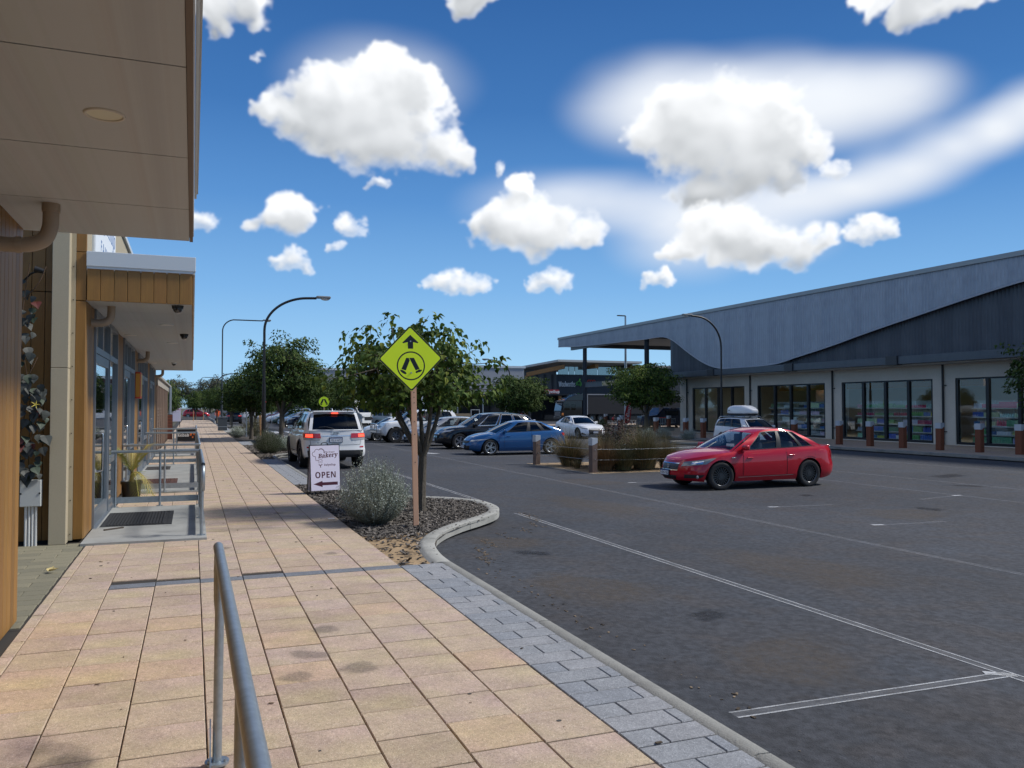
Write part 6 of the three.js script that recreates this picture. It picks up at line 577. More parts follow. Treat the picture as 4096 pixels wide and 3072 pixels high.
car({ name: 'silver_hatchback', L: 4.35, W: 1.8, wb: 2.61, fo: 0.92, R: 0.315, rim: 0.22, style: 'five', gc: 0.19, paint: silverPaint, sh: [[0, 0.98], [0.1, 1.02], [0.45, 0.98], [0.7, 0.95], [0.8, 0.9], [0.92, 0.8], [0.97, 0.73], [1, 0.66]], cf: 0.95, nf: 2.3, gh: { Ab: 0.8, At: 0.54, Ct: 0.14, Cb: 0.04, H: 1.5, tum: 0.28, mx: 0.6 }, wins: [[0.2, 0.45], [0.49, 0.7], [0.74, 0.88]], doors: [[0.42, 0.68], [0.21, 0.415]], skin: std5(4.35, 0.6, 0.76, { z0: 0.45, back: 0.95, g0: 0.36, g1: 0.46, ty0: 0.75, ty1: 0.98, b0: 0.22, b1: 0.34 }), mirrorM: CM.chrome, plateF: plateTex('1EBN·557') }, 'silver hatchback parked behind the sign tree trunk', 12.2, 40.9, 270);
car({ name: 'white_four_wheel_drive', cat: 'suv', L: 4.7, W: 1.87, wb: 2.78, fo: 0.85, R: 0.42, rim: 0.22, Ra: 0.5, tw: 0.28, style: 'steel', rimM: CM.rimM, gc: 0.4, paint: whitePaint, sh: [[0, 1.2], [0.1, 1.22], [0.45, 1.18], [0.7, 1.17], [0.8, 1.15], [0.92, 1.1], [0.98, 1.02], [1, 0.92]], cf: 0.45, nf: 3, gh: { Ab: 0.72, At: 0.6, Ct: 0.1, Cb: 0.03, H: 1.85, tum: 0.24, mx: 0.25 }, wins: [[0.14, 0.38], [0.42, 0.64], [0.68, 0.9]], doors: [[0.42, 0.67], [0.22, 0.415]], skin: std5(4.7, 0.88, 1.0, { z0: 0.5, back: 0.35, g0: 0.85, g1: 1.0, ty0: 0.95, ty1: 1.15, b0: 0.5, b1: 0.6 }).concat([{ n: 'side_cladding', m: silverPaint, c: [['S', 0.75, 0.46], ['S', -0.85, 0.46], ['S', -0.85, 0.72], ['S', 0.75, 0.72]], e: 0.012, nu: 10 }]), extra: (t, k) => { const bm = silverPaint; mesh('bull_bar', [rb(k.hl + 0.1, 0.66, 0, 0.24, 0.28, 1.75, 0.06, 2), tube([[k.hl + 0.16, 0.72, 0.82], [k.hl + 0.2, 1.02, 0.78], [k.hl + 0.2, 1.06, 0.5], [k.hl + 0.2, 1.06, -0.5], [k.hl + 0.2, 1.02, -0.78], [k.hl + 0.16, 0.72, -0.82]], 0.03, 8), rod([k.hl + 0.2, 0.7, 0.3], [k.hl + 0.2, 1.06, 0.3], 0.03), rod([k.hl + 0.2, 0.7, -0.3], [k.hl + 0.2, 1.06, -0.3], 0.03)], bm, t); for (const s of [-1, 1]) mesh('spot_light', new THREE.CylinderGeometry(0.1, 0.08, 0.1, 16).rotateZ(-Math.PI / 2).translate(k.hl + 0.22, 0.92, s * 0.5), CM.lens, t); } }, 'old white four wheel drive with a bull bar and chunky tyres', 11.9, 45.1, 270);
car({ name: 'white_hatchback', L: 4.27, W: 1.8, wb: 2.63, fo: 0.85, R: 0.32, rim: 0.225, style: 'ten', gc: 0.18, paint: whitePaint, sh: SH.hatch, gh: { Ab: 0.76, At: 0.58, Ct: 0.14, Cb: 0.04, H: 1.47, tum: 0.28, mx: 0.4 }, wins: [[0.15, 0.44], [0.48, 0.7], [0.74, 0.85]], doors: [[0.42, 0.67], [0.21, 0.415]], skin: std5(4.27, 0.58, 0.7, { z0: 0.45, back: 0.7, g0: 0.57, g1: 0.64, ty0: 0.8, ty1: 0.95 }), glass: CM.tint }, 'white hatchback showing its nose to the right of the white four wheel drive tail', 11.2, 47.6, 270);
{ const L = 4.68, hl = L / 2; car({ name: 'white_sedan', L, W: 1.81, wb: 2.8, fo: 0.84, R: 0.335, rim: 0.24, style: 'twin', rimM: CM.rimM, gc: 0.17, q: 1.2, paint: paint(0.80, 0.81, 0.83, { m: 0 }), sh: [[0, 0.93], [0.05, 0.99], [0.2, 0.98], [0.45, 0.93], [0.68, 0.89], [0.8, 0.85], [0.91, 0.79], [0.97, 0.75], [1, 0.69]], cf: 0.75, nf: 2.6, gh: { Ab: 0.68, At: 0.52, Ct: 0.28, Cb: 0.12, H: 1.43, tum: 0.29, mx: 0.3, r0: 0.1 }, wins: [[0.16, 0.48], [0.52, 0.8]], doors: [[0.38, 0.63], [0.19, 0.375]], glass: CM.tint, skin: std5(L, 0.6, 0.72, { z0: 0.5, back: 0.62, m: phy(lin(0.16, 0.17, 0.18), { roughness: 0.12, clearcoat: 1 }), g0: 0.24, g1: 0.66, gz: 0.44, ty0: 0.7, ty1: 0.88, b0: 0.22, b1: 0.26 }).concat([{ n: 'side_intake', m: CM.trim, c: [['F', 0.62, 0.26], ['F', 0.84, 0.28], ['F', 0.8, 0.4], ['F', 0.66, 0.32]], e: 0.009 }]), plateF: plateTex('1GYK·112'), pfy: 0.42 }, 'white sedan with a large black grille coming towards the camera', 23.4, 47.9, 180);
  car({ name: 'silver_sedan', L: 4.75, W: 1.82, wb: 2.77, fo: 0.95, R: 0.32, gc: 0.18, paint: paint(0.40, 0.43, 0.50, { m: 0.5 }), sh: SH.sedan, gh: { Ab: 0.71, At: 0.55, Ct: 0.26, Cb: 0.12, H: 1.46, tum: 0.28 }, wins: [[0.15, 0.47], [0.51, 0.82]], doors: [[0.4, 0.655], [0.2, 0.395]], skin: std5(4.75, 0.6, 0.73, { g0: 0.5, g1: 0.6, ty0: 0.7, ty1: 0.88 }), glass: CM.tint }, 'silver sedan behind the white sedan, half hidden by the blue one', 22.3, 55.8, 180); }
{ // white wagon with roof box
  const L = 4.57; car({ name: 'white_wagon', L, W: 1.77, wb: 2.58, fo: 0.9, R: 0.32, rim: 0.215, style: 'five', gc: 0.19, q: 1.2, paint: whitePaint, sh: [[0, 0.97], [0.08, 1.0], [0.45, 0.95], [0.68, 0.92], [0.8, 0.88], [0.92, 0.81], [0.97, 0.75], [1, 0.68]], gh: { Ab: 0.72, At: 0.57, Ct: 0.1, Cb: 0.025, H: 1.47, tum: 0.27, mx: 0.32 }, wins: [[0.15, 0.42], [0.45, 0.66, 1], [0.69, 0.9, 1]], doors: [[0.41, 0.665], [0.215, 0.405]], skin: std5(L, 0.6, 0.74, { z0: 0.45, back: 0.7, g0: 0.55, g1: 0.7, ty0: 0.65, ty1: 0.95 }), glass: CM.tint, extra: (t, k) => { for (const s of [-1, 1]) mesh('roof_rail', tube([[-1.75, 1.43, s * 0.6], [-1.5, 1.5, s * 0.6], [-0.2, 1.52, s * 0.6], [0.15, 1.47, s * 0.6]], 0.015, 6), CM.chrome, t); for (const x of [-1.15, -0.35]) mesh('cross_bar', b2(x - 0.03, x + 0.03, 1.53, 1.56, -0.62, 0.62), CM.trim, t); } }, 'white wagon parked along the store kerb, carrying a roof box', 26.35, 34.3, 180);
  const t = thing('roof_box', 'white glossy roof box on the white wagon', 'roof box', [26.35, -0.3, Z(34.85)], -Math.PI / 2); const g = new THREE.SphereGeometry(1, 36, 18), p = g.attributes.position; for (let i = 0; i < p.count; i++) { let x = p.getX(i), y = p.getY(i), z = p.getZ(i); const f = (v, n) => Math.sign(v) * Math.pow(Math.abs(v), n); const X = f(x, 0.55) * 1.0; p.setXYZ(i, X, y < 0 ? f(y, 0.5) * 0.09 : f(y, 0.6) * (0.36 - 0.12 * sst(0.3, 1, X)), f(z, 0.5) * (0.42 - 0.08 * sst(0.2, 1, X))); } g.computeVertexNormals(); mesh('lid', g.translate(0, 1.72, 0), whitePaint, t); mesh('tray', rb(0, 1.605, 0, 1.75, 0.07, 0.7, 0.03), CM.trim, t); mesh('badge', rb(-0.6, 1.82, 0.405, 0.14, 0.035, 0.01, 0.003), CM.trim, t);
}
// simple far cars
const farCar = (label, x, d, hd, pm, kind = 'hatch', extra = {}) => car({ name: extra.name ?? 'parked_car', cat: kind === 'suv' ? 'suv' : 'car', L: kind === 'suv' ? 4.7 : 4.4, W: 1.82, wb: 2.65, fo: 0.88, R: kind === 'suv' ? 0.36 : 0.32, gc: kind === 'suv' ? 0.24 : 0.18, q: 0.6, paint: pm, sh: SH[kind], gh: kind === 'suv' ? { Ab: 0.72, At: 0.57, Ct: 0.12, Cb: 0.03, H: 1.7, tum: 0.28 } : kind === 'sedan' ? { Ab: 0.71, At: 0.55, Ct: 0.26, Cb: 0.12, H: 1.46, tum: 0.28 } : { Ab: 0.76, At: 0.58, Ct: 0.14, Cb: 0.04, H: 1.48, tum: 0.28 }, wins: [[0.15, 0.45], [0.49, 0.7], [0.74, 0.87]], skin: std5(4.5, kind === 'suv' ? 0.8 : 0.6, kind === 'suv' ? 0.93 : 0.72, { g0: 0.5, g1: 0.6, ty0: 0.8, ty1: 0.95 }), glass: CM.tint, cabin: false, bp: false, group: extra.group, ...extra.o }, label, x, d, hd);
const grp = { group: 'cars parked in the row past the crossing' };
[['dark navy four wheel drive at the near end of the row past the crossing', 79.5, navyPaint, 'suv', 0.2], ['small pale silver hatchback beside the navy four wheel drive', 82.2, silverPaint, 'hatch', -0.5], ['black hatchback third in the row past the crossing', 85, blackPaint, 'hatch', 0.1], ['dark blue hatchback fourth in the row past the crossing', 88, bluePaint, 'hatch', 0], ['pale blue-grey sedan fifth in the row past the crossing', 91, paint(0.3, 0.36, 0.42, { m: 0.4 }), 'sedan', 0.3], ['dark green hatchback sixth in the row past the crossing', 94, paint(0.02, 0.045, 0.03), 'hatch', 0], ['white four wheel drive seventh in the row past the crossing', 97.5, whitePaint, 'suv', 0.3], ['white hatchback eighth in the row past the crossing', 101, whitePaint, 'hatch', -0.2], ['maroon four wheel drive ninth in the row past the crossing', 104.5, paint(0.12, 0.01, 0.015), 'suv', 0], ['white four wheel drive at the far end of the row past the crossing', 108, whitePaint, 'suv', 0.2]].forEach(([n, d, p, k, dx]) => farCar(n, 10.4 + dx, d, 270, p, k, grp));
farCar('silver four wheel drive facing right in the far row behind the hatchbacks', 17.6, 76, 150, paint(0.34, 0.33, 0.31, { m: 0.5 }), 'suv', { name: 'parked_car' }); farCar('red hatchback at the far end of the footpath', 0.6, 150, 90, paint(0.5, 0.02, 0.03), 'hatch'); farCar('red hatchback beyond the white utility on the far street', 12.5, 122, 270, paint(0.25, 0.03, 0.03), 'hatch'); farCar('dark car parked among trees at the footpath end', 4.2, 96, 0, blackPaint, 'hatch', { o: { name: 'parked_car' } }); farCar('dark hatchback between the white van and the round sign back', 21.8, 88, 270, blackPaint, 'hatch');
// ---------------------------------------------------------------- grey clad store on the right
const font = await new FontLoader().loadAsync('fonts/droid/droid_sans_bold.typeface.json'), fontR = await new FontLoader().loadAsync('fonts/droid/droid_sans_regular.typeface.json');
function text3(str, size, depth, f = font) { const g = new TextGeometry(str, { font: f, size, depth, curveSegments: 4, bevelEnabled: false }); g.computeBoundingBox(); return g; }
const texClad = dtex(256, 512, (u, v) => 0.86 + 0.14 * nB(u, v) , true, [3, 6]);
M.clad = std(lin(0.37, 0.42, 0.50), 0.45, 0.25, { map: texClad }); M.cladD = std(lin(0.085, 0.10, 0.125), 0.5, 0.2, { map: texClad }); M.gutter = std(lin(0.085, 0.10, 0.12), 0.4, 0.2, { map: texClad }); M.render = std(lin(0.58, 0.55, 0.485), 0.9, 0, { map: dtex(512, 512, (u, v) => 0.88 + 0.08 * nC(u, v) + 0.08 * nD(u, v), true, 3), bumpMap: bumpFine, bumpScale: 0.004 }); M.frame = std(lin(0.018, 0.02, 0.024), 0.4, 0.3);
M.paveR = std(lin(0.8, 0.78, 0.77), 0.85, 0, { map: texPaver });
{
  const t = thing('clad_store', 'long store with wavy grey metal cladding and tall shop windows', 'shop building'), GY = -0.14;
  const yL = crv([[12, 8.1], [18, 7.75], [24.65, 7.1], [31.22, 6.01], [33.79, 5.54], [35.86, 5.13], [38.79, 4.64], [40.64, 4.34], [45.63, 4.27], [46.44, 4.35], [47.47, 4.57], [48.43, 4.9], [49.43, 5.34], [50.57, 5.9], [51.75, 6.51], [52.73, 6.89], [53.74, 7.05], [56.2, 7.05], [67.25, 7.29], [72.4, 7.54]]);
  const rib = [[0, 0], [0.075, 0], [0.095, 0.04], [0.135, 0.04], [0.155, 0]];
  const sheet = (X, d0, d1, top, bot) => { const P = []; for (let d = d0; d < d1 - 1e-6; d += 0.19) for (const [o, e] of rib) P.push([d + o, e]); P.push([d1, 0]); return gridGeo(P.map(([d, e]) => [[X - e, bot(d), Z(d)], [X - e, top, Z(d)]]), false); };
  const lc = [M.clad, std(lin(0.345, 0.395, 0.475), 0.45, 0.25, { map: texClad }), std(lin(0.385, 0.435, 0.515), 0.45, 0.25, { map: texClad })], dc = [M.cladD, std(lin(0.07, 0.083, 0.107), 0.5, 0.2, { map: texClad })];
  let k = 0; for (let d = 12.4; d < 72.3; d += 0.76, k++) mesh('cladding_sheet', sheet(33.15, d, d + 0.76, 8.3, yL), lc[k % 3], t);
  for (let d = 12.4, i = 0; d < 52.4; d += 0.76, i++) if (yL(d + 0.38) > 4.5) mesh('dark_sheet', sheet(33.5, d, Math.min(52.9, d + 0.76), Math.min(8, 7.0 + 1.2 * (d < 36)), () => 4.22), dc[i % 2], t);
  { const pts = []; for (let d = 12.4; d < 72.5; d += 0.5) pts.push(d); const prof = [[33.1, -0.05], [33.1, 0.03], [33.2, 0.03], [33.2, -0.05], [33.1, -0.05]]; mesh('edge_trim', gridGeo(pts.map((d) => prof.map(([x, y]) => [x, yL(d) + y, Z(d)]))), M.paleEdge = std(lin(0.30, 0.33, 0.37), 0.45, 0.3), t); }
  mesh('ridge_capping', [b2(33.05, 34.6, 8.28, 8.42, Z(12), Z(72.45)), b2(33.04, 33.1, 8.2, 8.3, Z(12), Z(72.45))], std(lin(0.30, 0.33, 0.345), 0.45, 0.3), t); mesh('roof', b2(33.55, 60, 8.0, 8.28, Z(12), Z(52.9)), M.cladD, t); mesh('return_wall', b2(33.5, 60, 3.8, 8.0, Z(52.6), Z(52.95)), M.cladD, t);
  mesh('gutter', [rb(33.0, 4.02, Z(32.6), 0.42, 0.4, 40.2, 0.02)], M.gutter, t); for (const d of [46.83, 39.0, 31.35, 23.8]) mesh('rain_head', rb(32.96, 4.02, Z(d), 0.5, 0.46, 0.72, 0.015), std(lin(0.03, 0.034, 0.04), 0.5), t);
  mesh('soffit', b2(33.1, 34.1, 3.76, 3.82, Z(12.4), Z(52.7)), std(lin(0.45, 0.43, 0.39), 0.8), t);
  const W = [[44.92, 51.0, [46.35, 47.89, 49.4]], [37.5, 43.6, [38.97, 40.48, 41.94]], [30.1, 36.2, [31.62, 33.12, 34.65]], [22.7, 28.82, [24.2, 25.57, 27.14]], [15.2, 21.3, [16.7, 18.2, 19.7]]], b0 = GY + 0.04, b1 = 3.08;
  const pier = [[12.4, 15.2], [21.3, 22.7], [28.82, 30.1], [36.2, 37.5], [43.6, 44.92], [51, 52.6]]; mesh('wall', [...pier.map(([a, b]) => b2(34.1, 34.45, GY - 0.2, 3.9, Z(a), Z(b))), ...W.map(([a, b]) => b2(34.1, 34.45, b1, 3.9, Z(a), Z(b))), ...W.map(([a, b]) => b2(34.1, 34.45, GY - 0.2, b0, Z(a), Z(b))), b2(34.45, 60, GY - 0.2, 3.9, Z(52.3), Z(52.6))], M.render, t);
  for (const d of [51.62, 44.26, 36.85, 29.46, 22.0]) { mesh('downpipe', [cyl(34.03, GY, Z(d), 0.05, 3.95, 0.05, 12)], M.frame, t); for (const y of [0.5, 2.75]) mesh('pipe_bracket', b2(34.0, 34.1, y - 0.02, y + 0.02, Z(d - 0.16), Z(d)), M.frame, t); }
  W.forEach(([a, b, mu]) => { const w = new THREE.Group(); w.name = 'shop_window'; t.add(w); const ps = [a, ...mu, b]; mesh('frame', [b2(34.14, 34.28, b0, b1, Z(a), Z(a + 0.12)), b2(34.14, 34.28, b0, b1, Z(b - 0.12), Z(b)), b2(34.14, 34.28, b1 - 0.08, b1, Z(a + 0.12), Z(b - 0.12)), b2(34.14, 34.28, b0, b0 + 0.12, Z(a + 0.12), Z(b - 0.12)), ...mu.map((m) => b2(34.12, 34.28, b0 + 0.12, b1 - 0.08, Z(m - 0.08), Z(m + 0.08)))], M.frame, w); for (let i = 0; i < ps.length - 1; i++) mesh('pane', b2(34.2, 34.206, b0 + 0.12, b1 - 0.08, Z(ps[i] + (i ? 0.08 : 0.12)), Z(ps[i + 1] - (i < ps.length - 2 ? 0.08 : 0.12))), M.glass, w); });
  mesh('interior', [b2(34.5, 50, GY - 0.1, GY, Z(12.5), Z(52.2)), b2(34.5, 50, 3.75, 3.85, Z(12.5), Z(52.2)), b2(49.9, 50, GY, 3.8, Z(12.5), Z(52.2)), b2(34.5, 50, GY, 3.8, Z(12.5), Z(12.7))], std(lin(0.42, 0.38, 0.32), 0.9), t); mesh('bulkhead', b2(36.2, 36.5, 2.75, 3.75, Z(29), Z(44)), std(lin(0.36, 0.17, 0.04), 0.8), t); mesh('brick_feature', b2(37.0, 37.3, GY, 2.75, Z(39.5), Z(41.5)), std(lin(0.35, 0.28, 0.24), 0.9), t);
  // ceiling light panels of the store, lit
  for (let i = 0; i < 6; i++) { const d = 18 + i * 5.6, L = thing('ceiling_panel_light', ['lit ceiling panel inside the store, off the right edge', 'lit ceiling panel inside the store behind the right window', 'lit ceiling panel inside the store by the wide pier', 'lit ceiling panel inside the store behind the middle window', 'lit ceiling panel inside the store above the white wagon', 'lit ceiling panel inside the store near its entry'][i], 'light', [37, 3.7, Z(d)]); mesh('panel', b2(-0.15, 0.15, -0.03, 0, -0.6, 0.6), new THREE.MeshStandardMaterial({ color: lin(0.8, 0.78, 0.7), emissive: lin(1, 0.93, 0.8), emissiveIntensity: 2.5 }), L); const ra = new THREE.RectAreaLight(new THREE.Color(1, 0.93, 0.8), 22, 0.3, 1.2); ra.position.set(0, -0.05, 0); ra.rotation.x = -Math.PI / 2; L.add(ra); }
  // shelves with goods right behind the glass
  const names = ['shop shelf of dark bottles behind the window by the white wagon', 'shop shelf of yellow and pink packs behind the middle window', 'shop shelf of cleaning bottles behind the right window', 'shop shelf behind the window at the right edge of the frame'], tones = [[[.06, .06, .07], [.3, .25, .2], [.7, .72, .72], [.08, .2, .5], [.75, .75, .75]], [[.8, .6, .08], [.7, .05, .16], [.08, .2, .55], [.75, .75, .7], [.15, .4, .15]], [[.08, .2, .5], [.75, .78, .78], [.2, .4, .25], [.65, .06, .16], [.7, .62, .45]], [[.05, .12, .3], [.5, .52, .52], [.35, .05, .2]]];
  W.slice(1).forEach(([a, b], wi) => { const s = thing('shop_shelf', names[wi], 'shelf', [35.05, GY, Z((a + b) / 2)], 0, 'shelves inside the clad store'), l = b - a - 0.5, r = rng(90 + wi), ys = [0.13, 0.52, 0.92, 1.35, 1.77]; mesh('back_panel', b2(0.24, 0.26, 0, 2.15, -l / 2, l / 2), std(lin(0.42, 0.42, 0.41), 0.7), s); ys.forEach((y) => mesh('shelf_board', [b2(-0.2, 0.24, y - 0.03, y, -l / 2, l / 2), b2(-0.215, -0.2, y - 0.04, y + 0.02, -l / 2, l / 2)], std(lin(0.55, 0.55, 0.53), 0.6), s)); for (let i = 0; i <= 6; i++) mesh('upright', b2(0.2, 0.24, 0, 2.15, -l / 2 + i * l / 6 - 0.015, -l / 2 + i * l / 6 + 0.015), M.paleMetal, s);
    const g = []; for (const y of ys) { let z = -l / 2 + 0.05, c = tones[wi][0], w = 0.09, h = 0.25, n = 0, kind = 0; while (z < l / 2 - 0.1) { if (n-- <= 0) { c = tones[wi][Math.floor(r() * tones[wi].length)].map((v) => v * rr(0.7, 1.2, r)); w = rr(0.07, 0.15, r); h = rr(0.16, 0.31, r); n = 3 + Math.floor(r() * 7); kind = r() < 0.6; } const q = kind ? merge([new THREE.CylinderGeometry(w * 0.42, w * 0.45, h * 0.7, 7).translate(-0.1, y + h * 0.35, z + w / 2), new THREE.CylinderGeometry(w * 0.15, w * 0.4, h * 0.3, 7).translate(-0.1, y + h * 0.85, z + w / 2)]) : flat(b2(-0.18, 0.0, y, y + h, z, z + w * 0.94)); const cc = new Float32Array(q.attributes.position.count * 3); for (let i = 0; i < cc.length; i += 3) { cc[i] = c[0]; cc[i + 1] = c[1]; cc[i + 2] = c[2]; } q.setAttribute('color', new THREE.BufferAttribute(cc, 3)); g.push(q); z += w; } } const m = mesh('goods', g, M.goods ??= std(lin(1, 1, 1), 0.4, 0, { vertexColors: true }), s); m.userData.kind = 'stuff'; });
  // canopy at the far end
  const cn = new THREE.Group(); cn.name = 'canopy'; t.add(cn); mesh('canopy_deck', b2(33.3, 47, 7.95, 8.25, Z(53), Z(72.3)), std(lin(0.12, 0.13, 0.14), 0.6), cn); mesh('canopy_lining', [b2(33.5, 46.8, 7.5, 7.54, Z(53), Z(72))], std(lin(0.22, 0.26, 0.30), 0.7), cn); mesh('beam', [b2(33.3, 33.5, 7.05, 7.4, Z(53), Z(70)), b2(46.6, 46.8, 7.0, 7.5, Z(53), Z(72)), ...[56.5, 67.5].map((d) => b2(33.5, 46.6, 7.15, 7.5, Z(d - 0.1), Z(d + 0.1)))], M.gutter, cn);
  for (const [x, d] of [[33.55, 67.5], [33.55, 56.5]]) mesh('canopy_post', [b2(x - 0.14, x + 0.14, -0.3, 7.1, Z(d - 0.14), Z(d - 0.1)), b2(x - 0.14, x + 0.14, -0.3, 7.1, Z(d + 0.1), Z(d + 0.14)), b2(x - 0.03, x + 0.03, -0.3, 7.1, Z(d - 0.1), Z(d + 0.1))], M.cladD, cn);
  const sb = thing('sign_beam', 'dark steel beam with DALYELLUP lettering between the canopy posts', 'sign', [33.5, 3.5, Z(62)]); mesh('beam', [b2(-0.1, 0.1, 0, 0.04, -5.4, 5.4), b2(-0.1, 0.1, 0.42, 0.46, -5.4, 5.4), b2(-0.015, 0.015, 0.04, 0.42, -5.4, 5.4)], M.gutter, sb); const tg = text3('DALYELLUP', 0.38, 0.05).rotateY(-Math.PI / 2); tg.computeBoundingBox(); mesh('lettering', tg.translate(-0.12, 0.05, -3.3 - tg.boundingBox.min.z + 1.6), std(lin(0.62, 0.52, 0.32), 0.5), sb);
}
// footpath, kerb and bollards in front of the store
struct('store_footpath', [polyG([[27.75, 10], [34.4, 10], [34.4, 52], [46, 60], [46, 80], [30, 80], [27.75, 46]].map(([x, d]) => [x, Z(d)]), -0.145)], M.paveR); kerb('kerb', [[27.75, 80], [27.75, 48], [27.75, 39.5]].reverse(), { flip: 1, top: -0.135, base: () => -0.32 }); kerb('kerb', [[27.75, 10], [27.7, 17], [27.7, 22], [27.75, 30], [27.75, 35], [26.8, 35.3], [24.6, 35.8], [23.8, 36.6], [23.9, 37.9], [25.2, 38.7], [27.0, 39.2], [27.75, 39.5]], { flip: 1, top: -0.135, base: () => -0.32 });
struct('garden_bed', polyG([[27.75, 35], [26.8, 35.3], [24.6, 35.8], [23.8, 36.6], [23.9, 37.9], [25.2, 38.7], [27.0, 39.2], [27.75, 39.5]].map(([x, d]) => [x, Z(d)]), -0.16), M.mulch);
M.rust = std(lin(0.20, 0.062, 0.028), 0.75, 0, { map: dtex(256, 256, (u, v) => 0.75 + 0.3 * nC(u, v * 0.25), true, [0.4, 1.2]) }); M.capM = std(lin(0.46, 0.5, 0.55), 0.5, 0.3);
function bollard(label, x, d, y = -0.15) { const t = thing('bollard', label, 'bollard', [x, y, Z(d)], 0.1, 'red timber bollards in front of the store'); mesh('post', rb(0, 0.5, 0, 0.25, 1.0, 0.25, 0.02), M.rust, t); const s = new THREE.Shape(); s.moveTo(-0.132, 0.24); s.lineTo(0.132, 0.24); s.lineTo(0.132, 0.06); s.quadraticCurveTo(0.06, 0.09, 0.02, 0.03); s.quadraticCurveTo(-0.03, -0.02, -0.132, 0.0); s.closePath(); mesh('cap', new THREE.ExtrudeGeometry(s, { depth: 0.264, bevelEnabled: false }).translate(0, 0.93, -0.132), M.capM, t); }
[[29.75, 22.3], [29.7, 24.0], [29.6, 25.8], [29.6, 27.75], [29.55, 29.6], [29.5, 31.5], [29.5, 34.7], [28.3, 41.2], [28.0, 42.6], [27.5, 45.2], [34.6, 55], [26.9, 48.8], [37, 70], [32.4, 58.6]].forEach(([x, d], i) => bollard(['red bollard at the right edge of the frame', 'red bollard second from the right edge', 'red bollard third from the right edge, before the wide pier', 'red bollard fourth from the right edge, before the middle window', 'red bollard fifth from the right edge, before the middle window', 'red bollard sixth from the right edge, before the pier with the downpipe', 'red bollard right of the white wagon bonnet', 'red bollard just left of the white wagon', 'red bollard second to the left of the white wagon', 'red bollard right of the carpark tree with silver shrub beside it', 'red bollard behind the low wall, by the trolleys', 'red bollard right of the white sedan by the purple shrub', 'red bollard far back by the canopy end post', 'red bollard behind the purple shrub near the tree trunk'][i], x, d));
{ const t = thing('planter_wall', 'low pale concrete planter wall under the canopy', 'wall', [0, 0, 0]); mesh('wall', [b2(30.6, 34.6, -0.3, 0.12, Z(54.2), Z(54.5)), b2(31, 36, -0.3, 0.15, Z(62), Z(62.3)), b2(27.9, 30.0, -0.3, 0.1, Z(60), Z(60.25))], M.concrete, t); mesh('seat', b2(30.6, 34.6, 0.125, 0.18, Z(54.1), Z(54.6)), std(lin(0.12, 0.09, 0.06), 0.8), t); }
{ const t = thing('shopping_trolleys', 'row of silver shopping trolleys by the store corner', 'trolley', [34.2, -0.15, Z(55.6)], 0.3); for (let i = 0; i < 4; i++) { const x = i * 0.28; mesh('trolley', [rod([x, 0.15, -0.2], [x, 1.0, -0.2], 0.015), rod([x, 0.15, 0.2], [x, 1.0, 0.2], 0.015), b2(x - 0.02, x + 0.65, 0.55, 0.57, -0.22, 0.22), b2(x, x + 0.7, 0.93, 0.95, 0.21, 0.23), b2(x, x + 0.7, 0.93, 0.95, -0.23, -0.21), ...[0.1, 0.25, 0.4, 0.55, 0.7].map((a) => rod([x + a, 0.56, 0.22], [x + a, 0.94, 0.22], 0.006)), rod([x + 0.1, 0.1, 0.2], [x + 0.7, 0.1, 0.2], 0.02)], M.galv, t); mesh('trolley_handle', rod([x, 1.0, -0.22], [x, 1.0, 0.22], 0.025), std(lin(0.5, 0.03, 0.03), 0.5), t); } }
{ const t = thing('flag_banner', 'red feather flag with white letters beside the carpark tree trunk', 'flag', [36.2, -0.3, Z(65)]); mesh('pole', tube([[0, 0, 0], [0.05, 1.2, 0], [0.35, 2.4, 0], [0.75, 2.75, 0]], 0.02, 6), M.galv, t); const s = new THREE.Shape([[0.04, 0.4], [0.08, 1.3], [0.34, 2.35], [0.72, 2.7], [0.86, 2.5], [0.62, 0.6]].map((p) => new THREE.Vector2(...p))); mesh('cloth', new THREE.ExtrudeGeometry(s, { depth: 0.01, bevelEnabled: false }), std(lin(0.45, 0.02, 0.03), 0.8), t); mesh('lettering', text3('Colour', 0.32, 0.01).rotateZ(1.35).translate(0.45, 0.75, 0.015), std(lin(0.8, 0.8, 0.8), 0.7), t); }
{ const t = thing('fire_hydrant', 'twin red capped hydrant standpipe by the bollards', 'hydrant', [30.2, -0.3, Z(55.2)]); mesh('pipe', [cyl(0, 0, 0, 0.07, 1.1), rod([-0.3, 1.1, 0], [0.3, 1.1, 0], 0.07)], M.galv, t); for (const s of [-1, 1]) mesh('cap', new THREE.SphereGeometry(0.13, 14, 10).scale(0.9, 1, 1).translate(s * 0.36, 1.1, 0), std(lin(0.5, 0.02, 0.02), 0.4), t); }
{ const t = thing('utility_box', 'small pale blue utility box among the median grasses', 'utility box', [15.4, -0.3, Z(27.2)]); mesh('case', rb(0, 0.27, 0, 0.5, 0.54, 0.3, 0.02), std(lin(0.5, 0.55, 0.6), 0.6), t); mesh('lid', rb(0, 0.56, 0, 0.54, 0.05, 0.34, 0.02), std(lin(0.55, 0.6, 0.65), 0.6), t); }
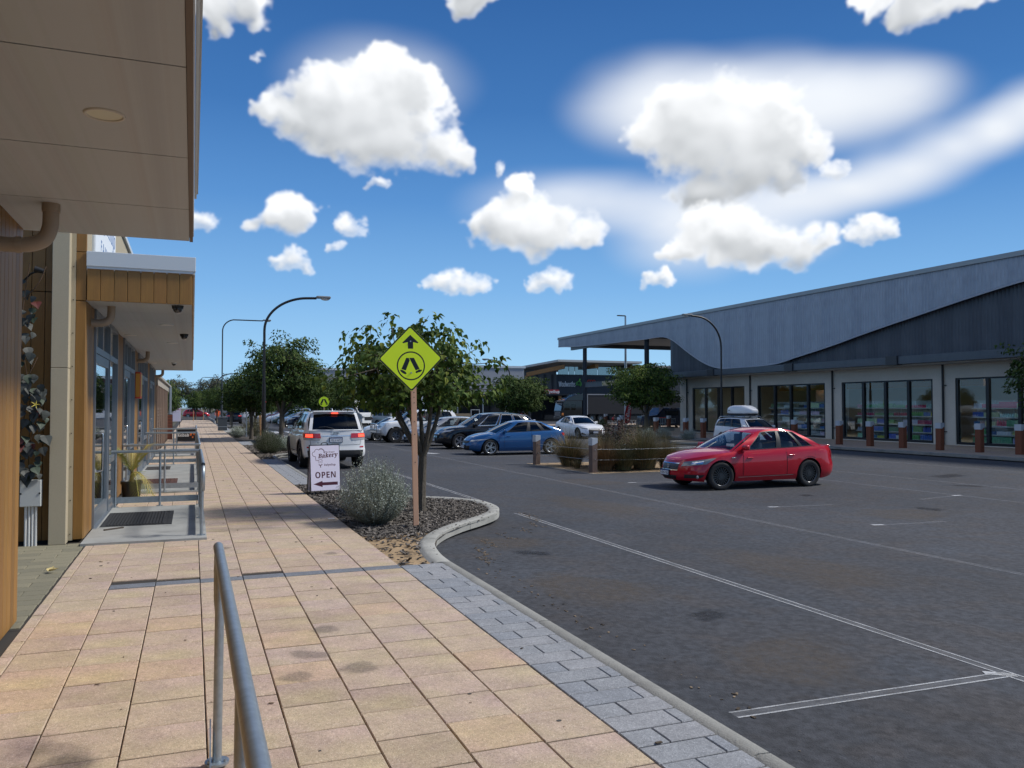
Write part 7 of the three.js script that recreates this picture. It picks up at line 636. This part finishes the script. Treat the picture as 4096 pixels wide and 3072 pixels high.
// ---------------------------------------------------------------- planted island in the carpark
{
  const isl = [[10.85, 26.45], [10.95, 24], [11.02, 21.6], [15.6, 21.6], [15.6, 26.2]]; kerb('kerb', [[10.85, 26.45], [10.92, 24], [11.0, 21.6]], { flip: -1, inW: 0.13, out: 0.15, top: -0.278, step: 1.5, base: () => -0.33 }); kerb('kerb', [[11.0, 21.6], [12.5, 21.6], [15.6, 21.6]], { flip: -1, inW: 0.13, out: 0.15, top: -0.278, step: 1.5, base: () => -0.33 }); kerb('kerb', [[15.6, 26.2], [12.6, 26.3], [10.85, 26.45]], { flip: -1, inW: 0.13, out: 0.15, top: -0.278, step: 1.5, base: () => -0.33 });
  struct('garden_bed', polyG(isl.map(([x, d]) => [x, Z(d)]).reverse(), -0.275), M.sand);
  const pm = std(lin(0.19, 0.135, 0.115), 0.85, 0, { map: dtex(256, 512, (u, v) => 0.7 + 0.35 * nC(u, v * 0.125), true, [0.4, 1.5]) });
  const post = (label, x, d, h = 1.02, lean = 0) => { const t = thing('timber_post', label, 'post', [x, -0.27, Z(d)], 0.15); mesh('post', rb(0, h / 2 - 0.05, 0, 0.19, h, 0.19, 0.012), pm, t); const s = new THREE.Shape([[-0.1, 0], [-0.03, 0.02], [0.1, 0.08], [0.1, 0.22], [-0.1, 0.22]].map((p) => new THREE.Vector2(...p))); mesh('cap', new THREE.ExtrudeGeometry(s, { depth: 0.2, bevelEnabled: false }).translate(0, h - 0.25, -0.1), M.capM, t); mesh('bolt', [0.4, 0.68].map((y) => cyl(0, 0, 0, 0.012, 0.02).rotateX(Math.PI / 2).translate(0, y, 0.1)), M.galv, t); };
  post('weathered timber post with grey cap at the far corner of the planted island', 11.0, 25.85); post('weathered timber post with grey cap at the near corner of the planted island', 11.2, 22.0, 1.06); 
  { const t = thing('guard_wires', 'two slack wires strung between the island posts', 'wire'); for (const y of [0.1, 0.42]) mesh('wire', tube([[11.25, y, Z(22)], [12.8, y - 0.02, Z(21.98)], [15.4, y + 0.02, Z(21.95)]], 0.006, 5), M.galv, t); for (const y of [0.1, 0.42]) mesh('wire', tube([[11.2, y, Z(22.1)], [11.1, y - 0.01, Z(24)], [11.0, y, Z(25.8)]], 0.006, 5), M.galv, t); }
  { const m = mesh('stake', rod([0, 0, 0], [-0.12, 1.15, 0], 0.045, 0.035), pm); m.position.set(13.55, -0.25, Z(25.4)); tag(m, 'leaning grey stake left of the purple shrub', 'stake'); }
  const tuftGeo = (R, H, n, pal, seed) => { const r = rng(seed), P = [], Cc = []; for (let i = 0; i < n; i++) { const a = r() * 6.283, o = Math.pow(r(), 0.7), b = V(Math.cos(a) * 0.16 * R * 2 * r(), 0, Math.sin(a) * 0.16 * R * 2 * r()), h = H * rr(0.55, 1.05, r) * (1 - 0.4 * o), out = R * o * 1.05, dr = 0.35 * o * r(), c = pal[Math.floor(r() * pal.length)], j = rr(0.75, 1.25, r), w = 0.006; const pt = (t) => V(b.x + Math.cos(a) * out * t * t * 1.0 + Math.cos(a) * out * 0.15 * t, h * (t - dr * t * t * t) , b.z + Math.sin(a) * out * t * t + Math.sin(a) * out * 0.15 * t); const sx = -Math.sin(a) * w, sz = Math.cos(a) * w; for (let k = 0; k < 4; k++) { const p = pt(k / 4), q = pt((k + 1) / 4), u = 1 - k / 4, v = 1 - (k + 1) / 4; P.push(p.x - sx * u, p.y, p.z - sz * u, p.x + sx * u, p.y, p.z + sz * u, q.x + sx * v, q.y, q.z + sz * v, p.x - sx * u, p.y, p.z - sz * u, q.x + sx * v, q.y, q.z + sz * v, q.x - sx * v, q.y, q.z - sz * v); for (let z = 0; z < 6; z++) Cc.push(c[0] * j, c[1] * j, c[2] * j); } } const g = new THREE.BufferGeometry(); g.setAttribute('position', new THREE.Float32BufferAttribute(P, 3)); g.setAttribute('color', new THREE.Float32BufferAttribute(Cc, 3)); g.computeVertexNormals(); return g; };
  const straw = [[.26, .19, .09], [.20, .15, .07], [.13, .12, .05], [.09, .10, .04], [.30, .23, .13]], olive = [[.10, .11, .05], [.14, .14, .06], [.22, .18, .09], [.07, .085, .035]], red = [[.24, .14, .06], [.20, .12, .06], [.12, .10, .05]];
  const tuft = (label, x, d, R, H, pal, seed, n = 1100) => { const m = mesh('grass_tuft', tuftGeo(R, H, n, pal, seed), M.leafDry); m.position.set(x, -0.25, Z(d)); tag(m, label, 'grass tuft'); };
  tuft('straw coloured grass tuft beside the far timber post', 11.75, 24.7, 1.1, 1.5, straw, 91, 2000); tuft('reddish grass tuft right beside the near timber post', 11.85, 22.45, 0.8, 1.3, red, 92, 1700); tuft('low grey-green grass tuft in the middle of the island front', 12.4, 22.3, 0.8, 1.05, olive, 93, 1500); tuft('tall feathery grass tuft nearest the red sedan nose', 13.3, 22.6, 1.15, 1.8, straw.concat(olive), 94, 2400); tuft('olive grass tuft behind the near timber post', 12.3, 23.4, 0.9, 1.45, olive, 95, 1700); tuft('dry grass clump half hidden behind the red sedan nose', 14.1, 22.5, 0.8, 1.4, straw, 96, 1200); tuft('thin low grass tuft between the two timber posts', 11.35, 23.4, 0.3, 0.4, straw, 97, 300);
  bush('purple_shrub', 'dark purple-leaved shrub rising behind the island grasses', BSm, 13.15, -0.25, 24.0, 1.75, 0.5);
  bush('green_strap_plant', 'strappy green plant in the bed right of the white sedan', bushGeo({ R: 0.6, H: 0.8, stems: 160, per: 6, leaf: [0.25, 0.02], pal: [[.05, .09, .02], [.08, .12, .03]], seed: 86 }), 29.3, -0.3, 56, 1.3, 0, 'plant');
}
// ---------------------------------------------------------------- supermarket, truck and far street
{
  const t = thing('supermarket', 'dark grey supermarket with a white raking roof and green apple logo', 'shop building'); const G = -0.35, dk = std(lin(0.045, 0.052, 0.065), 0.7, 0, { map: texClad }), tim = std(lin(0.36, 0.17, 0.055), 0.6), roofM = std(lin(0.50, 0.50, 0.47), 0.7), Zf = 112;
  const quad = (pts, th) => { const [a, b, c, d] = pts.map(([x, y, z]) => [x, y, Z(z)]), P = [], q = (p0, p1, p2, p3) => P.push(...p0, ...p1, ...p2, ...p0, ...p2, ...p3), dn = (p) => [p[0], p[1] - th, p[2]]; q(a, b, c, d); q(dn(d), dn(c), dn(b), dn(a)); for (const [m, n] of [[a, b], [b, c], [c, d], [d, a]]) q(m, dn(m), dn(n), n); const g = new THREE.BufferGeometry(); g.setAttribute('position', new THREE.Float32BufferAttribute(P, 3)); g.computeVertexNormals(); return g; };
  mesh('roof', quad([[49.6, 8.62, 108.5], [63.6, 8.62, 108.5], [66, 8.5, 130], [42, 6.9, 121]], 0.32), roofM, t); mesh('wall', [b2(50.9, 64, G, 6.55, Z(Zf), Z(Zf + 1)), b2(64, 96, G, 8.0, Z(Zf + 3), Z(Zf + 4))], dk, t); mesh('parapet', b2(64, 96, 8.0, 8.4, Z(Zf + 2.9), Z(Zf + 4)), M.concrete, t);
  const fw = new THREE.Group(); fw.name = 'fin_wall'; t.add(fw); const gw = (a, b, y0, y1, e) => { const A = [50.9, Zf], B = [45.6, Zf + 5], n = [-(B[1] - A[1]), B[0] - A[0]], L = Math.hypot(...n), p = (u) => [lerp(A[0], B[0], u), lerp(A[1], B[1], u)], P0 = p(a), P1 = p(b), nx = -Math.abs(n[0] / L) * e, nz = -Math.abs(n[1] / L) * e; return quad([[P0[0] + nx, y1, P0[1] + nz], [P1[0] + nx, y1, P1[1] + nz], [P1[0], y1, P1[1] + 0.5], [P0[0], y1, P0[1] + 0.5]], y1 - y0); }; mesh('wall', gw(0, 1, G, 7.3, 0), std(lin(0.10, 0.105, 0.11), 0.6), fw); for (let i = 0; i < 6; i++) mesh('fin', gw(0.06 + i * 0.17, 0.1 + i * 0.17, 3.4, 6.6, 0.12), std(lin(0.02, 0.022, 0.03), 0.5), fw);
  for (const [a, b] of [[51.3, 53.0], [53.1, 54.0], [54.1, 55.4], [56.0, 57.9], [58.0, 60.2], [60.3, 62.2], [62.3, 63.9]]) { const w = mesh('clerestory_window', b2(a, b, 6.6, 7.85, Z(Zf + 0.2), Z(Zf + 0.3)), phy(lin(0.30, 0.36, 0.36), { roughness: 0.05, metalness: 0.6, clearcoat: 1 }), t); } mesh('clerestory_frame', [b2(50.9, 64, 6.52, 6.6, Z(Zf - 0.05), Z(Zf + 0.4)), b2(50.9, 64, 7.85, 8.3, Z(Zf + 0.1), Z(Zf + 0.4))], M.frame, t);
  for (const g of [quad([[45.6, 6.75, 111], [50.9, 7.95, 109.2], [51.3, 7.95, 109.8], [46, 6.75, 111.6]], 0.6), b2(56, 56.6, 7.5, 8.1, Z(109.3), Z(113)), b2(62.8, 63.5, 7.5, 8.1, Z(109.3), Z(113))]) mesh('timber_beam', g, tim, t); for (const g of [b2(45.6, 45.9, G, 6.3, Z(111.2), Z(111.6)), b2(48.5, 48.9, G, 3.3, Z(105.8), Z(106.2))]) mesh('timber_post', g, tim, t);
  mesh('street_awning', [b2(43.5, 64, 3.35, 3.55, Z(105.5), Z(112))], M.frame, t); mesh('shop_glazing', b2(45.9, 64, G, 3.3, Z(110), Z(110.1)), phy(lin(0.03, 0.035, 0.04), { roughness: 0.05, clearcoat: 1 }), t); for (let x = 46; x < 64; x += 1.8) mesh('glazing_bar', b2(x, x + 0.12, G, 3.3, Z(109.85), Z(110)), M.frame, t);
  mesh('red_fascia', b2(47, 50.2, 3.6, 4.25, Z(109.5), Z(109.8)), std(lin(0.42, 0.02, 0.025), 0.6), t); mesh('fascia_lettering', text3('Dalyellup', 0.42, 0.05).translate(47.6, 3.72, Z(109.45)), std(lin(0.8, 0.8, 0.8), 0.5), t);
  const s = thing('supermarket_sign', 'white Woolworths lettering with a green apple mark on the dark wall', 'sign', [51.2, 4.75, Z(Zf - 0.12)]); const tg = text3('Woolworths', 0.66, 0.08, fontR); tg.computeBoundingBox(); mesh('lettering', tg.scale(2.75 / tg.boundingBox.max.x, 1.18, 1), std(lin(0.85, 0.86, 0.87), 0.4), s); const gm = std(lin(0.09, 0.33, 0.06), 0.4), gm2 = std(lin(0.2, 0.5, 0.08), 0.4); mesh('apple_mark', [new THREE.TorusGeometry(0.38, 0.11, 8, 28, 4.6).rotateZ(-0.9).translate(3.35, 0.42, 0.05), new THREE.TorusGeometry(0.17, 0.07, 8, 22, 4.2).rotateZ(-3.6).translate(3.35, 0.42, 0.06)], gm, s); mesh('apple_leaf', new THREE.SphereGeometry(0.17, 12, 8).scale(0.7, 1.3, 0.4).rotateZ(-0.5).translate(3.5, 1.05, 0.05), gm2, s);
  const r = thing('ring_sign', 'row of three red rings on the supermarket wall', 'sign', [56.3, 5.6, Z(Zf - 0.1)]); for (let i = 0; i < 3; i++) mesh('ring', new THREE.TorusGeometry(0.2, 0.06, 8, 20).translate(i * 0.42, 0, 0), std(lin(0.6, 0.05, 0.03), 0.4), r);
}
{ // low dark shops left of the supermarket
  const t = thing('arcade_shops', 'low dark shops with pale posts behind the carpark trees', 'shop building'), G = -0.35; mesh('wall', b2(12, 36.5, G, 3.2, Z(96), Z(97)), std(lin(0.02, 0.022, 0.027), 0.4), t); mesh('veranda_roof', [b2(12, 36.5, 3.2, 3.5, Z(90), Z(97))], std(lin(0.34, 0.35, 0.36), 0.6), t); for (let x = 13; x < 36.4; x += 3.1) mesh('veranda_post', cyl(x, G, Z(90.3), 0.08, 3.6), M.galv, t); for (let x = 12.5; x < 36; x += 2.2) mesh('glazing_bar', b2(x, x + 0.1, G, 3.2, Z(95.9), Z(96)), M.frame, t);
  mesh('upper_wall', [b2(14, 33, 3.3, 6.2, Z(101), Z(102)), b2(33, 43.2, 3.3, 7.1, Z(106), Z(107))], std(lin(0.33, 0.34, 0.37), 0.8), t); mesh('upper_capping', [b2(13.8, 33.2, 6.2, 6.45, Z(100.9), Z(102)), b2(32.8, 43.4, 7.1, 7.4, Z(105.9), Z(107))], M.paleMetal, t); mesh('stone_wall', [b2(24, 29.5, G, 0.95, Z(88.6), Z(89)), b2(30.8, 34.5, G, 0.75, Z(88.6), Z(89))], std(lin(0.33, 0.26, 0.17), 0.9, 0, { map: dtex(256, 256, (u, v) => 0.75 + 0.4 * nF(u, v), true, 1.5) }), t); mesh('white_gate', [b2(29.6, 29.66, G, 1.4, Z(88.7), Z(88.76)), b2(30.6, 30.66, G, 1.4, Z(88.7), Z(88.76)), b2(29.66, 30.6, 1.34, 1.4, Z(88.7), Z(88.76)), b2(29.66, 30.6, 0.2, 0.26, Z(88.7), Z(88.76))], M.paleMetal, t);
  const f = thing('steel_fence', 'dark palisade fence behind the silver four wheel drive', 'fence', [14, -0.3, Z(88)]); for (let i = 0; i < 34; i++) mesh('picket', b2(i * 0.3, i * 0.3 + 0.06, 0, 1.9, -0.02, 0.02), M.frame, f); mesh('fence_rail', [b2(0, 10, 0.3, 0.36, -0.05, -0.021), b2(0, 10, 1.6, 1.66, -0.05, -0.021)], M.frame, f);
  const s = thing('far_shops', 'pale shop block with a red-brown band behind the trees by the crossing sign', 'shop building'); mesh('wall', b2(8, 30, G, 5.6, Z(150), Z(152)), std(lin(0.35, 0.34, 0.33), 0.8), s); mesh('band', b2(8, 30, 5.6, 6.3, Z(149.8), Z(152)), std(lin(0.12, 0.045, 0.035), 0.7), s); mesh('roof_edge', b2(7.5, 30.5, 6.3, 6.8, Z(149.5), Z(152)), M.paleMetal, s); mesh('awning_band', b2(9, 29, 3.0, 3.6, Z(148.5), Z(150)), std(lin(0.45, 0.2, 0.08), 0.7), s);
  const lb = thing('post_box', 'red post box top behind the black four wheel drive', 'post box', [29, -0.3, Z(72)]); mesh('box', rb(0, 0.75, 0, 0.55, 1.3, 0.5, 0.08, 2), std(lin(0.5, 0.02, 0.025), 0.5), lb); mesh('badge', new THREE.CylinderGeometry(0.13, 0.13, 0.02, 20).rotateX(Math.PI / 2).translate(0.05, 1.2, 0.255), std(lin(0.8, 0.8, 0.8), 0.5), lb);
  for (const [x, d, n] of [[8.3, 96, 'white parking sign on a post above the far parked row, left one'], [11.4, 90, 'white parking sign on a post above the far parked row, right one']]) { const q = thing('parking_sign', n, 'sign', [x, -0.3, Z(d)]); mesh('post', cyl(0, 0, 0, 0.03, 2.3), M.galv, q); mesh('plate', rb(0, 2.05, 0.04, 0.36, 0.5, 0.012, 0.004), std(lin(0.7, 0.7, 0.72), 0.5), q); }
  for (const [x, d, h, n] of [[12.2, 55.5, 0.95, 'timber bollard behind the white hatchback roof'], [8.9, 84, 0.9, 'timber bollard in front of the far parked row'], [9.6, 71, 0.95, 'red banded timber post beside the white four wheel drive mirror']]) { const q = thing('timber_bollard', n, 'bollard', [x, -0.27, Z(d)]); mesh('post', rb(0, h / 2, 0, 0.2, h, 0.2, 0.015), std(lin(0.3, 0.24, 0.18), 0.85), q); mesh('cap', rb(0, h, 0, 0.21, 0.12, 0.21, 0.01), M.capM, q); }
}
{ // black curtain-side truck
  const t = thing('black_truck', 'black truck with a long curtain sided trailer under the supermarket sign', 'truck', [45.6, -0.32, Z(100)]); const bp = paint(0.008, 0.008, 0.010), cv = std(lin(0.022, 0.02, 0.022), 0.7), w = 2.4;
  const ex = (pts, wd, z0) => new THREE.ExtrudeGeometry(new THREE.Shape(pts.map((p) => new THREE.Vector2(...p))), { depth: wd - 0.16, bevelEnabled: true, bevelSize: 0.08, bevelThickness: 0.08, bevelSegments: 2 }).translate(0, 0, z0 + 0.08);
  mesh('cab', ex([[0.1, 0.5], [0.08, 1.45], [0.32, 2.55], [0.5, 2.8], [3.0, 2.8], [3.0, 0.5]], w, -w / 2), bp, t); mesh('wind_deflector', ex([[0.75, 2.9], [1.1, 3.15], [2.3, 3.6], [3.4, 3.8], [3.4, 2.9]], w - 0.2, -w / 2 + 0.1), bp, t); mesh('sun_visor', rb(0.28, 2.75, 0, 0.35, 0.08, w - 0.1, 0.03), bp, t); for (const z of [-0.8, -0.4, 0.4, 0.8]) mesh('roof_lamp', new THREE.SphereGeometry(0.07, 10, 8).translate(0.6, 2.97, z), CM.amber, t);
  const wq = (x0, y0, x1, y1, z0, z1) => gridGeo([[[x0, y0, z0], [x1, y1, z0]], [[x0, y0, z1], [x1, y1, z1]]]); mesh('windscreen', [wq(0.0, 1.55, 0.2, 2.5, -1.05, 1.05)], phy(lin(0.06, 0.09, 0.12), { roughness: 0.03, clearcoat: 1 }), t); mesh('side_window', [b2(0.45, 1.25, 1.6, 2.4, w / 2 + 0.001, w / 2 + 0.008), b2(1.5, 2.1, 1.6, 2.4, w / 2 + 0.001, w / 2 + 0.008)], CM.tint, t); mesh('grille', [0, 1, 2, 3].map((i) => b2(-0.02, 0.04, 0.85 + i * 0.14, 0.93 + i * 0.14, -0.85, 0.85)), CM.chrome, t); mesh('headlight', [-1, 1].map((s) => rb(0.06, 0.68, s * 0.95, 0.14, 0.2, 0.36, 0.04)), CM.lens, t); mesh('indicator', rb(0.2, 1.05, w / 2 - 0.02, 0.3, 0.32, 0.12, 0.04), CM.amber, t); mesh('bumper', rb(0.05, 0.5, 0, 0.3, 0.4, w, 0.06), bp, t); mesh('mirror', [rb(0.25, 1.95, w / 2 + 0.18, 0.12, 0.6, 0.2, 0.04), rod([0.3, 2.3, w / 2], [0.28, 2.25, w / 2 + 0.18], 0.02)], CM.trim, t);
  mesh('trailer', rb(11.6, 2.4, 0, 15.6, 2.75, 2.5, 0.05), cv, t); mesh('trailer_rail', [b2(3.85, 19.4, 3.62, 3.76, 1.255, 1.29), b2(3.8, 3.9, 0.95, 3.75, 1.2, 1.29)], std(lin(0.3, 0.3, 0.31), 0.5), t); mesh('chassis', b2(3.0, 19, 0.75, 1.0, -0.6, 0.6), CM.trim, t); for (let i = 0; i < 24; i++) mesh('strap', b2(4.4 + i * 0.62, 4.45 + i * 0.62, 0.88, 1.06, 1.252, 1.262), CM.trim, t);
  const wp = wheelParts(0.5, 0.3, 0.28, 'steel'); for (const x of [0.95, 4.6, 5.9, 16, 17.3]) for (const s of [1, -1]) { const q = new THREE.Group(); q.name = 'wheel'; q.position.set(x, 0.5, s * 1.05); if (s < 0) q.rotation.y = Math.PI; t.add(q); for (const [n, g, m] of [['tyre', wp.ty, CM.tyre], ['rim', wp.rim, CM.rimM]]) { const me = sh(new THREE.Mesh(g, m)); me.name = n; q.add(me); } }
}
function boxVehicle(name, label, cat, x, d, turn, { prof, w, wheels, R = 0.34, wins = [], pm, extra }) { const t = thing(name, label, cat, [x, yRoad(x), Z(d)], turn); mesh('body', new THREE.ExtrudeGeometry(new THREE.Shape(prof.map((p) => new THREE.Vector2(...p))), { depth: w - 0.2, bevelEnabled: true, bevelSize: 0.1, bevelThickness: 0.1, bevelSegments: 3 }).translate(0, 0, -w / 2 + 0.1), pm, t); for (const q of wins) mesh('window', q, CM.tint, t); const wp = wheelParts(R, 0.22, R * 0.66, 'five'); for (const X of wheels) for (const s of [1, -1]) { const q = new THREE.Group(); q.name = 'wheel'; q.position.set(X, R, s * (w / 2 - 0.1)); if (s < 0) q.rotation.y = Math.PI; t.add(q); for (const [n, g, m] of [['tyre', wp.ty, CM.tyre], ['rim', wp.rim, CM.rimM]]) { const me = sh(new THREE.Mesh(g, m)); me.name = n; q.add(me); } } extra?.(t); return t; }
boxVehicle('white_van', 'tall white van facing right behind the parked hatchbacks', 'van', 15.9, 88.5, -Math.PI / 2 + 0.5, { prof: [[-2.8, 0.4], [-2.85, 2.5], [1.3, 2.55], [1.7, 2.35], [2.35, 1.35], [2.9, 1.15], [2.95, 0.4]], w: 2.0, wheels: [-1.9, 1.95], pm: whitePaint, wins: [gridGeo([[[1.86, 2.25, -0.85], [2.5, 1.4, -0.85]], [[1.86, 2.25, 0.85], [2.5, 1.4, 0.85]]]), b2(0.9, 1.9, 1.45, 2.1, 1.002, 1.01), b2(0.9, 1.9, 1.45, 2.1, -1.01, -1.002)], extra: (t) => { mesh('air_conditioner', rb(0.4, 2.75, 0, 1.1, 0.18, 0.9, 0.05), M.paleMetal, t); mesh('grille', b2(2.99, 3.06, 0.6, 0.95, -0.6, 0.6), CM.trim, t); mesh('headlight', [-1, 1].map((s) => rb(3.0, 0.95, s * 0.78, 0.14, 0.24, 0.3, 0.05)), CM.lens, t); } });
boxVehicle('caravan', 'white caravan parked beside the far footpath under the trees', 'caravan', 4.0, 118, Math.PI / 2, { prof: [[-2.2, 0.4], [-2.3, 2.3], [2.0, 2.4], [2.3, 1.4], [2.2, 0.4]], w: 2.3, wheels: [-0.2], pm: std(lin(0.68, 0.70, 0.72), 0.5), extra: (t) => { mesh('rear_window', b2(-2.42, -2.4, 1.4, 1.9, -0.7, 0.7), CM.tint, t); mesh('rear_bar', b2(-2.6, -2.4, 0.3, 0.45, -1.0, 1.0), CM.trim, t); mesh('tail_light', [-1, 1].map((s) => rb(-2.42, 0.7, s * 0.95, 0.05, 0.12, 0.2, 0.02)), CM.tail, t); } });
boxVehicle('white_utility', 'white utility on the far street right of the caravan', 'ute', 9.6, 128, 0, { prof: [[-2.6, 0.45], [-2.6, 1.05], [-0.7, 1.05], [-0.5, 1.7], [0.9, 1.7], [1.6, 1.1], [2.5, 1.0], [2.6, 0.45]], w: 1.8, wheels: [-1.7, 1.6], pm: whitePaint, wins: [b2(-0.4, 0.8, 1.15, 1.55, 0.902, 0.91)] });
boxVehicle('navy_utility', 'dark navy utility parked behind the low wall by the store corner', 'ute', 39.2, 62.5, Math.PI, { prof: [[-2.6, 0.45], [-2.65, 1.15], [-0.8, 1.15], [-0.6, 1.8], [0.9, 1.82], [1.55, 1.2], [2.5, 1.1], [2.6, 0.45]], w: 1.9, wheels: [-1.7, 1.65], R: 0.39, pm: navyPaint, wins: [b2(-0.5, 0.8, 1.25, 1.65, -0.965, -0.955)], extra: (t) => { mesh('tail_light', [-1, 1].map((s) => rb(-2.7, 0.95, s * 0.85, 0.06, 0.3, 0.14, 0.02)), CM.tail, t); mesh('sports_bar', tube([[-0.9, 1.2, 0.85], [-1.1, 1.6, 0.8], [-1.0, 1.7, 0], [-1.1, 1.6, -0.8], [-0.9, 1.2, -0.85]], 0.04, 8), CM.chrome, t); } });
boxVehicle('silver_utility', 'silver utility with a red tail light in front of the caravan', 'ute', 3.9, 108, Math.PI / 2, { prof: [[-2.4, 0.4], [-2.4, 1.5], [-1.9, 1.72], [0.6, 1.72], [1.4, 1.1], [2.3, 1.0], [2.4, 0.4]], w: 1.8, wheels: [-1.5, 1.5], pm: silverPaint, wins: [b2(-2.46, -2.35, 1.1, 1.55, -0.6, 0.6)], extra: (t) => mesh('tail_light', [-1, 1].map((s) => rb(-2.45, 1.15, s * 0.78, 0.06, 0.5, 0.14, 0.03)), CM.tail, t) });
{ // person in orange by the far vehicles: one continuous body
  const t = thing('person', 'person in an orange high visibility top standing by the far utility', 'person', [2.75, -0.12, Z(103)]); const ring = []; const S = [[0.0, 0.11, 0.09, 0], [0.06, 0.12, 0.1, 0], [0.45, 0.15, 0.11, 0], [0.85, 0.19, 0.13, 0], [1.1, 0.17, 0.12, 0], [1.35, 0.22, 0.13, 0], [1.44, 0.2, 0.11, 0], [1.5, 0.065, 0.06, 0], [1.56, 0.08, 0.09, 0], [1.66, 0.085, 0.1, 0], [1.74, 0.06, 0.07, 0], [1.77, 0.01, 0.01, 0]]; for (const [y, a, b] of S) { const r = []; for (let k = 0; k <= 14; k++) { const an = k / 14 * 6.2832; r.push([Math.cos(an) * a, y, Math.sin(an) * b]); } ring.push(r); } const g = gridGeo(ring), p = g.attributes.position, c = new Float32Array(p.count * 3); for (let i = 0; i < p.count; i++) { const y = p.getY(i); c.set(y > 1.49 ? [0.4, 0.25, 0.18] : y > 0.84 ? [0.75, 0.11, 0.02] : [0.015, 0.017, 0.03], i * 3); } g.setAttribute('color', new THREE.BufferAttribute(c, 3)); mesh('body', [g, ...[-1, 1].map((s) => { const a = merge([rod([s * 0.2, 1.38, 0], [s * 0.27, 1.08, 0.02], 0.055, 0.045), rod([s * 0.27, 1.08, 0.02], [s * 0.25, 0.82, 0.1], 0.045, 0.035)]), q = new Float32Array(a.attributes.position.count * 3); for (let i = 0; i < q.length; i += 3) { q[i] = 0.75; q[i + 1] = 0.11; q[i + 2] = 0.02; } a.setAttribute('color', new THREE.BufferAttribute(q, 3)); return a; })], std(lin(1, 1, 1), 0.8, 0, { vertexColors: true }), t); mesh('hair', new THREE.SphereGeometry(0.1, 12, 8, 0, 6.283, 0, 1.6).translate(0, 1.68, 0), std(lin(0.03, 0.02, 0.015), 0.8), t);
}
scene.traverse((o) => { if (o.isMesh) { o.castShadow = true; o.receiveShadow = true; } });
renderer.setSize(1024, 768);
renderer.render(scene, camera);
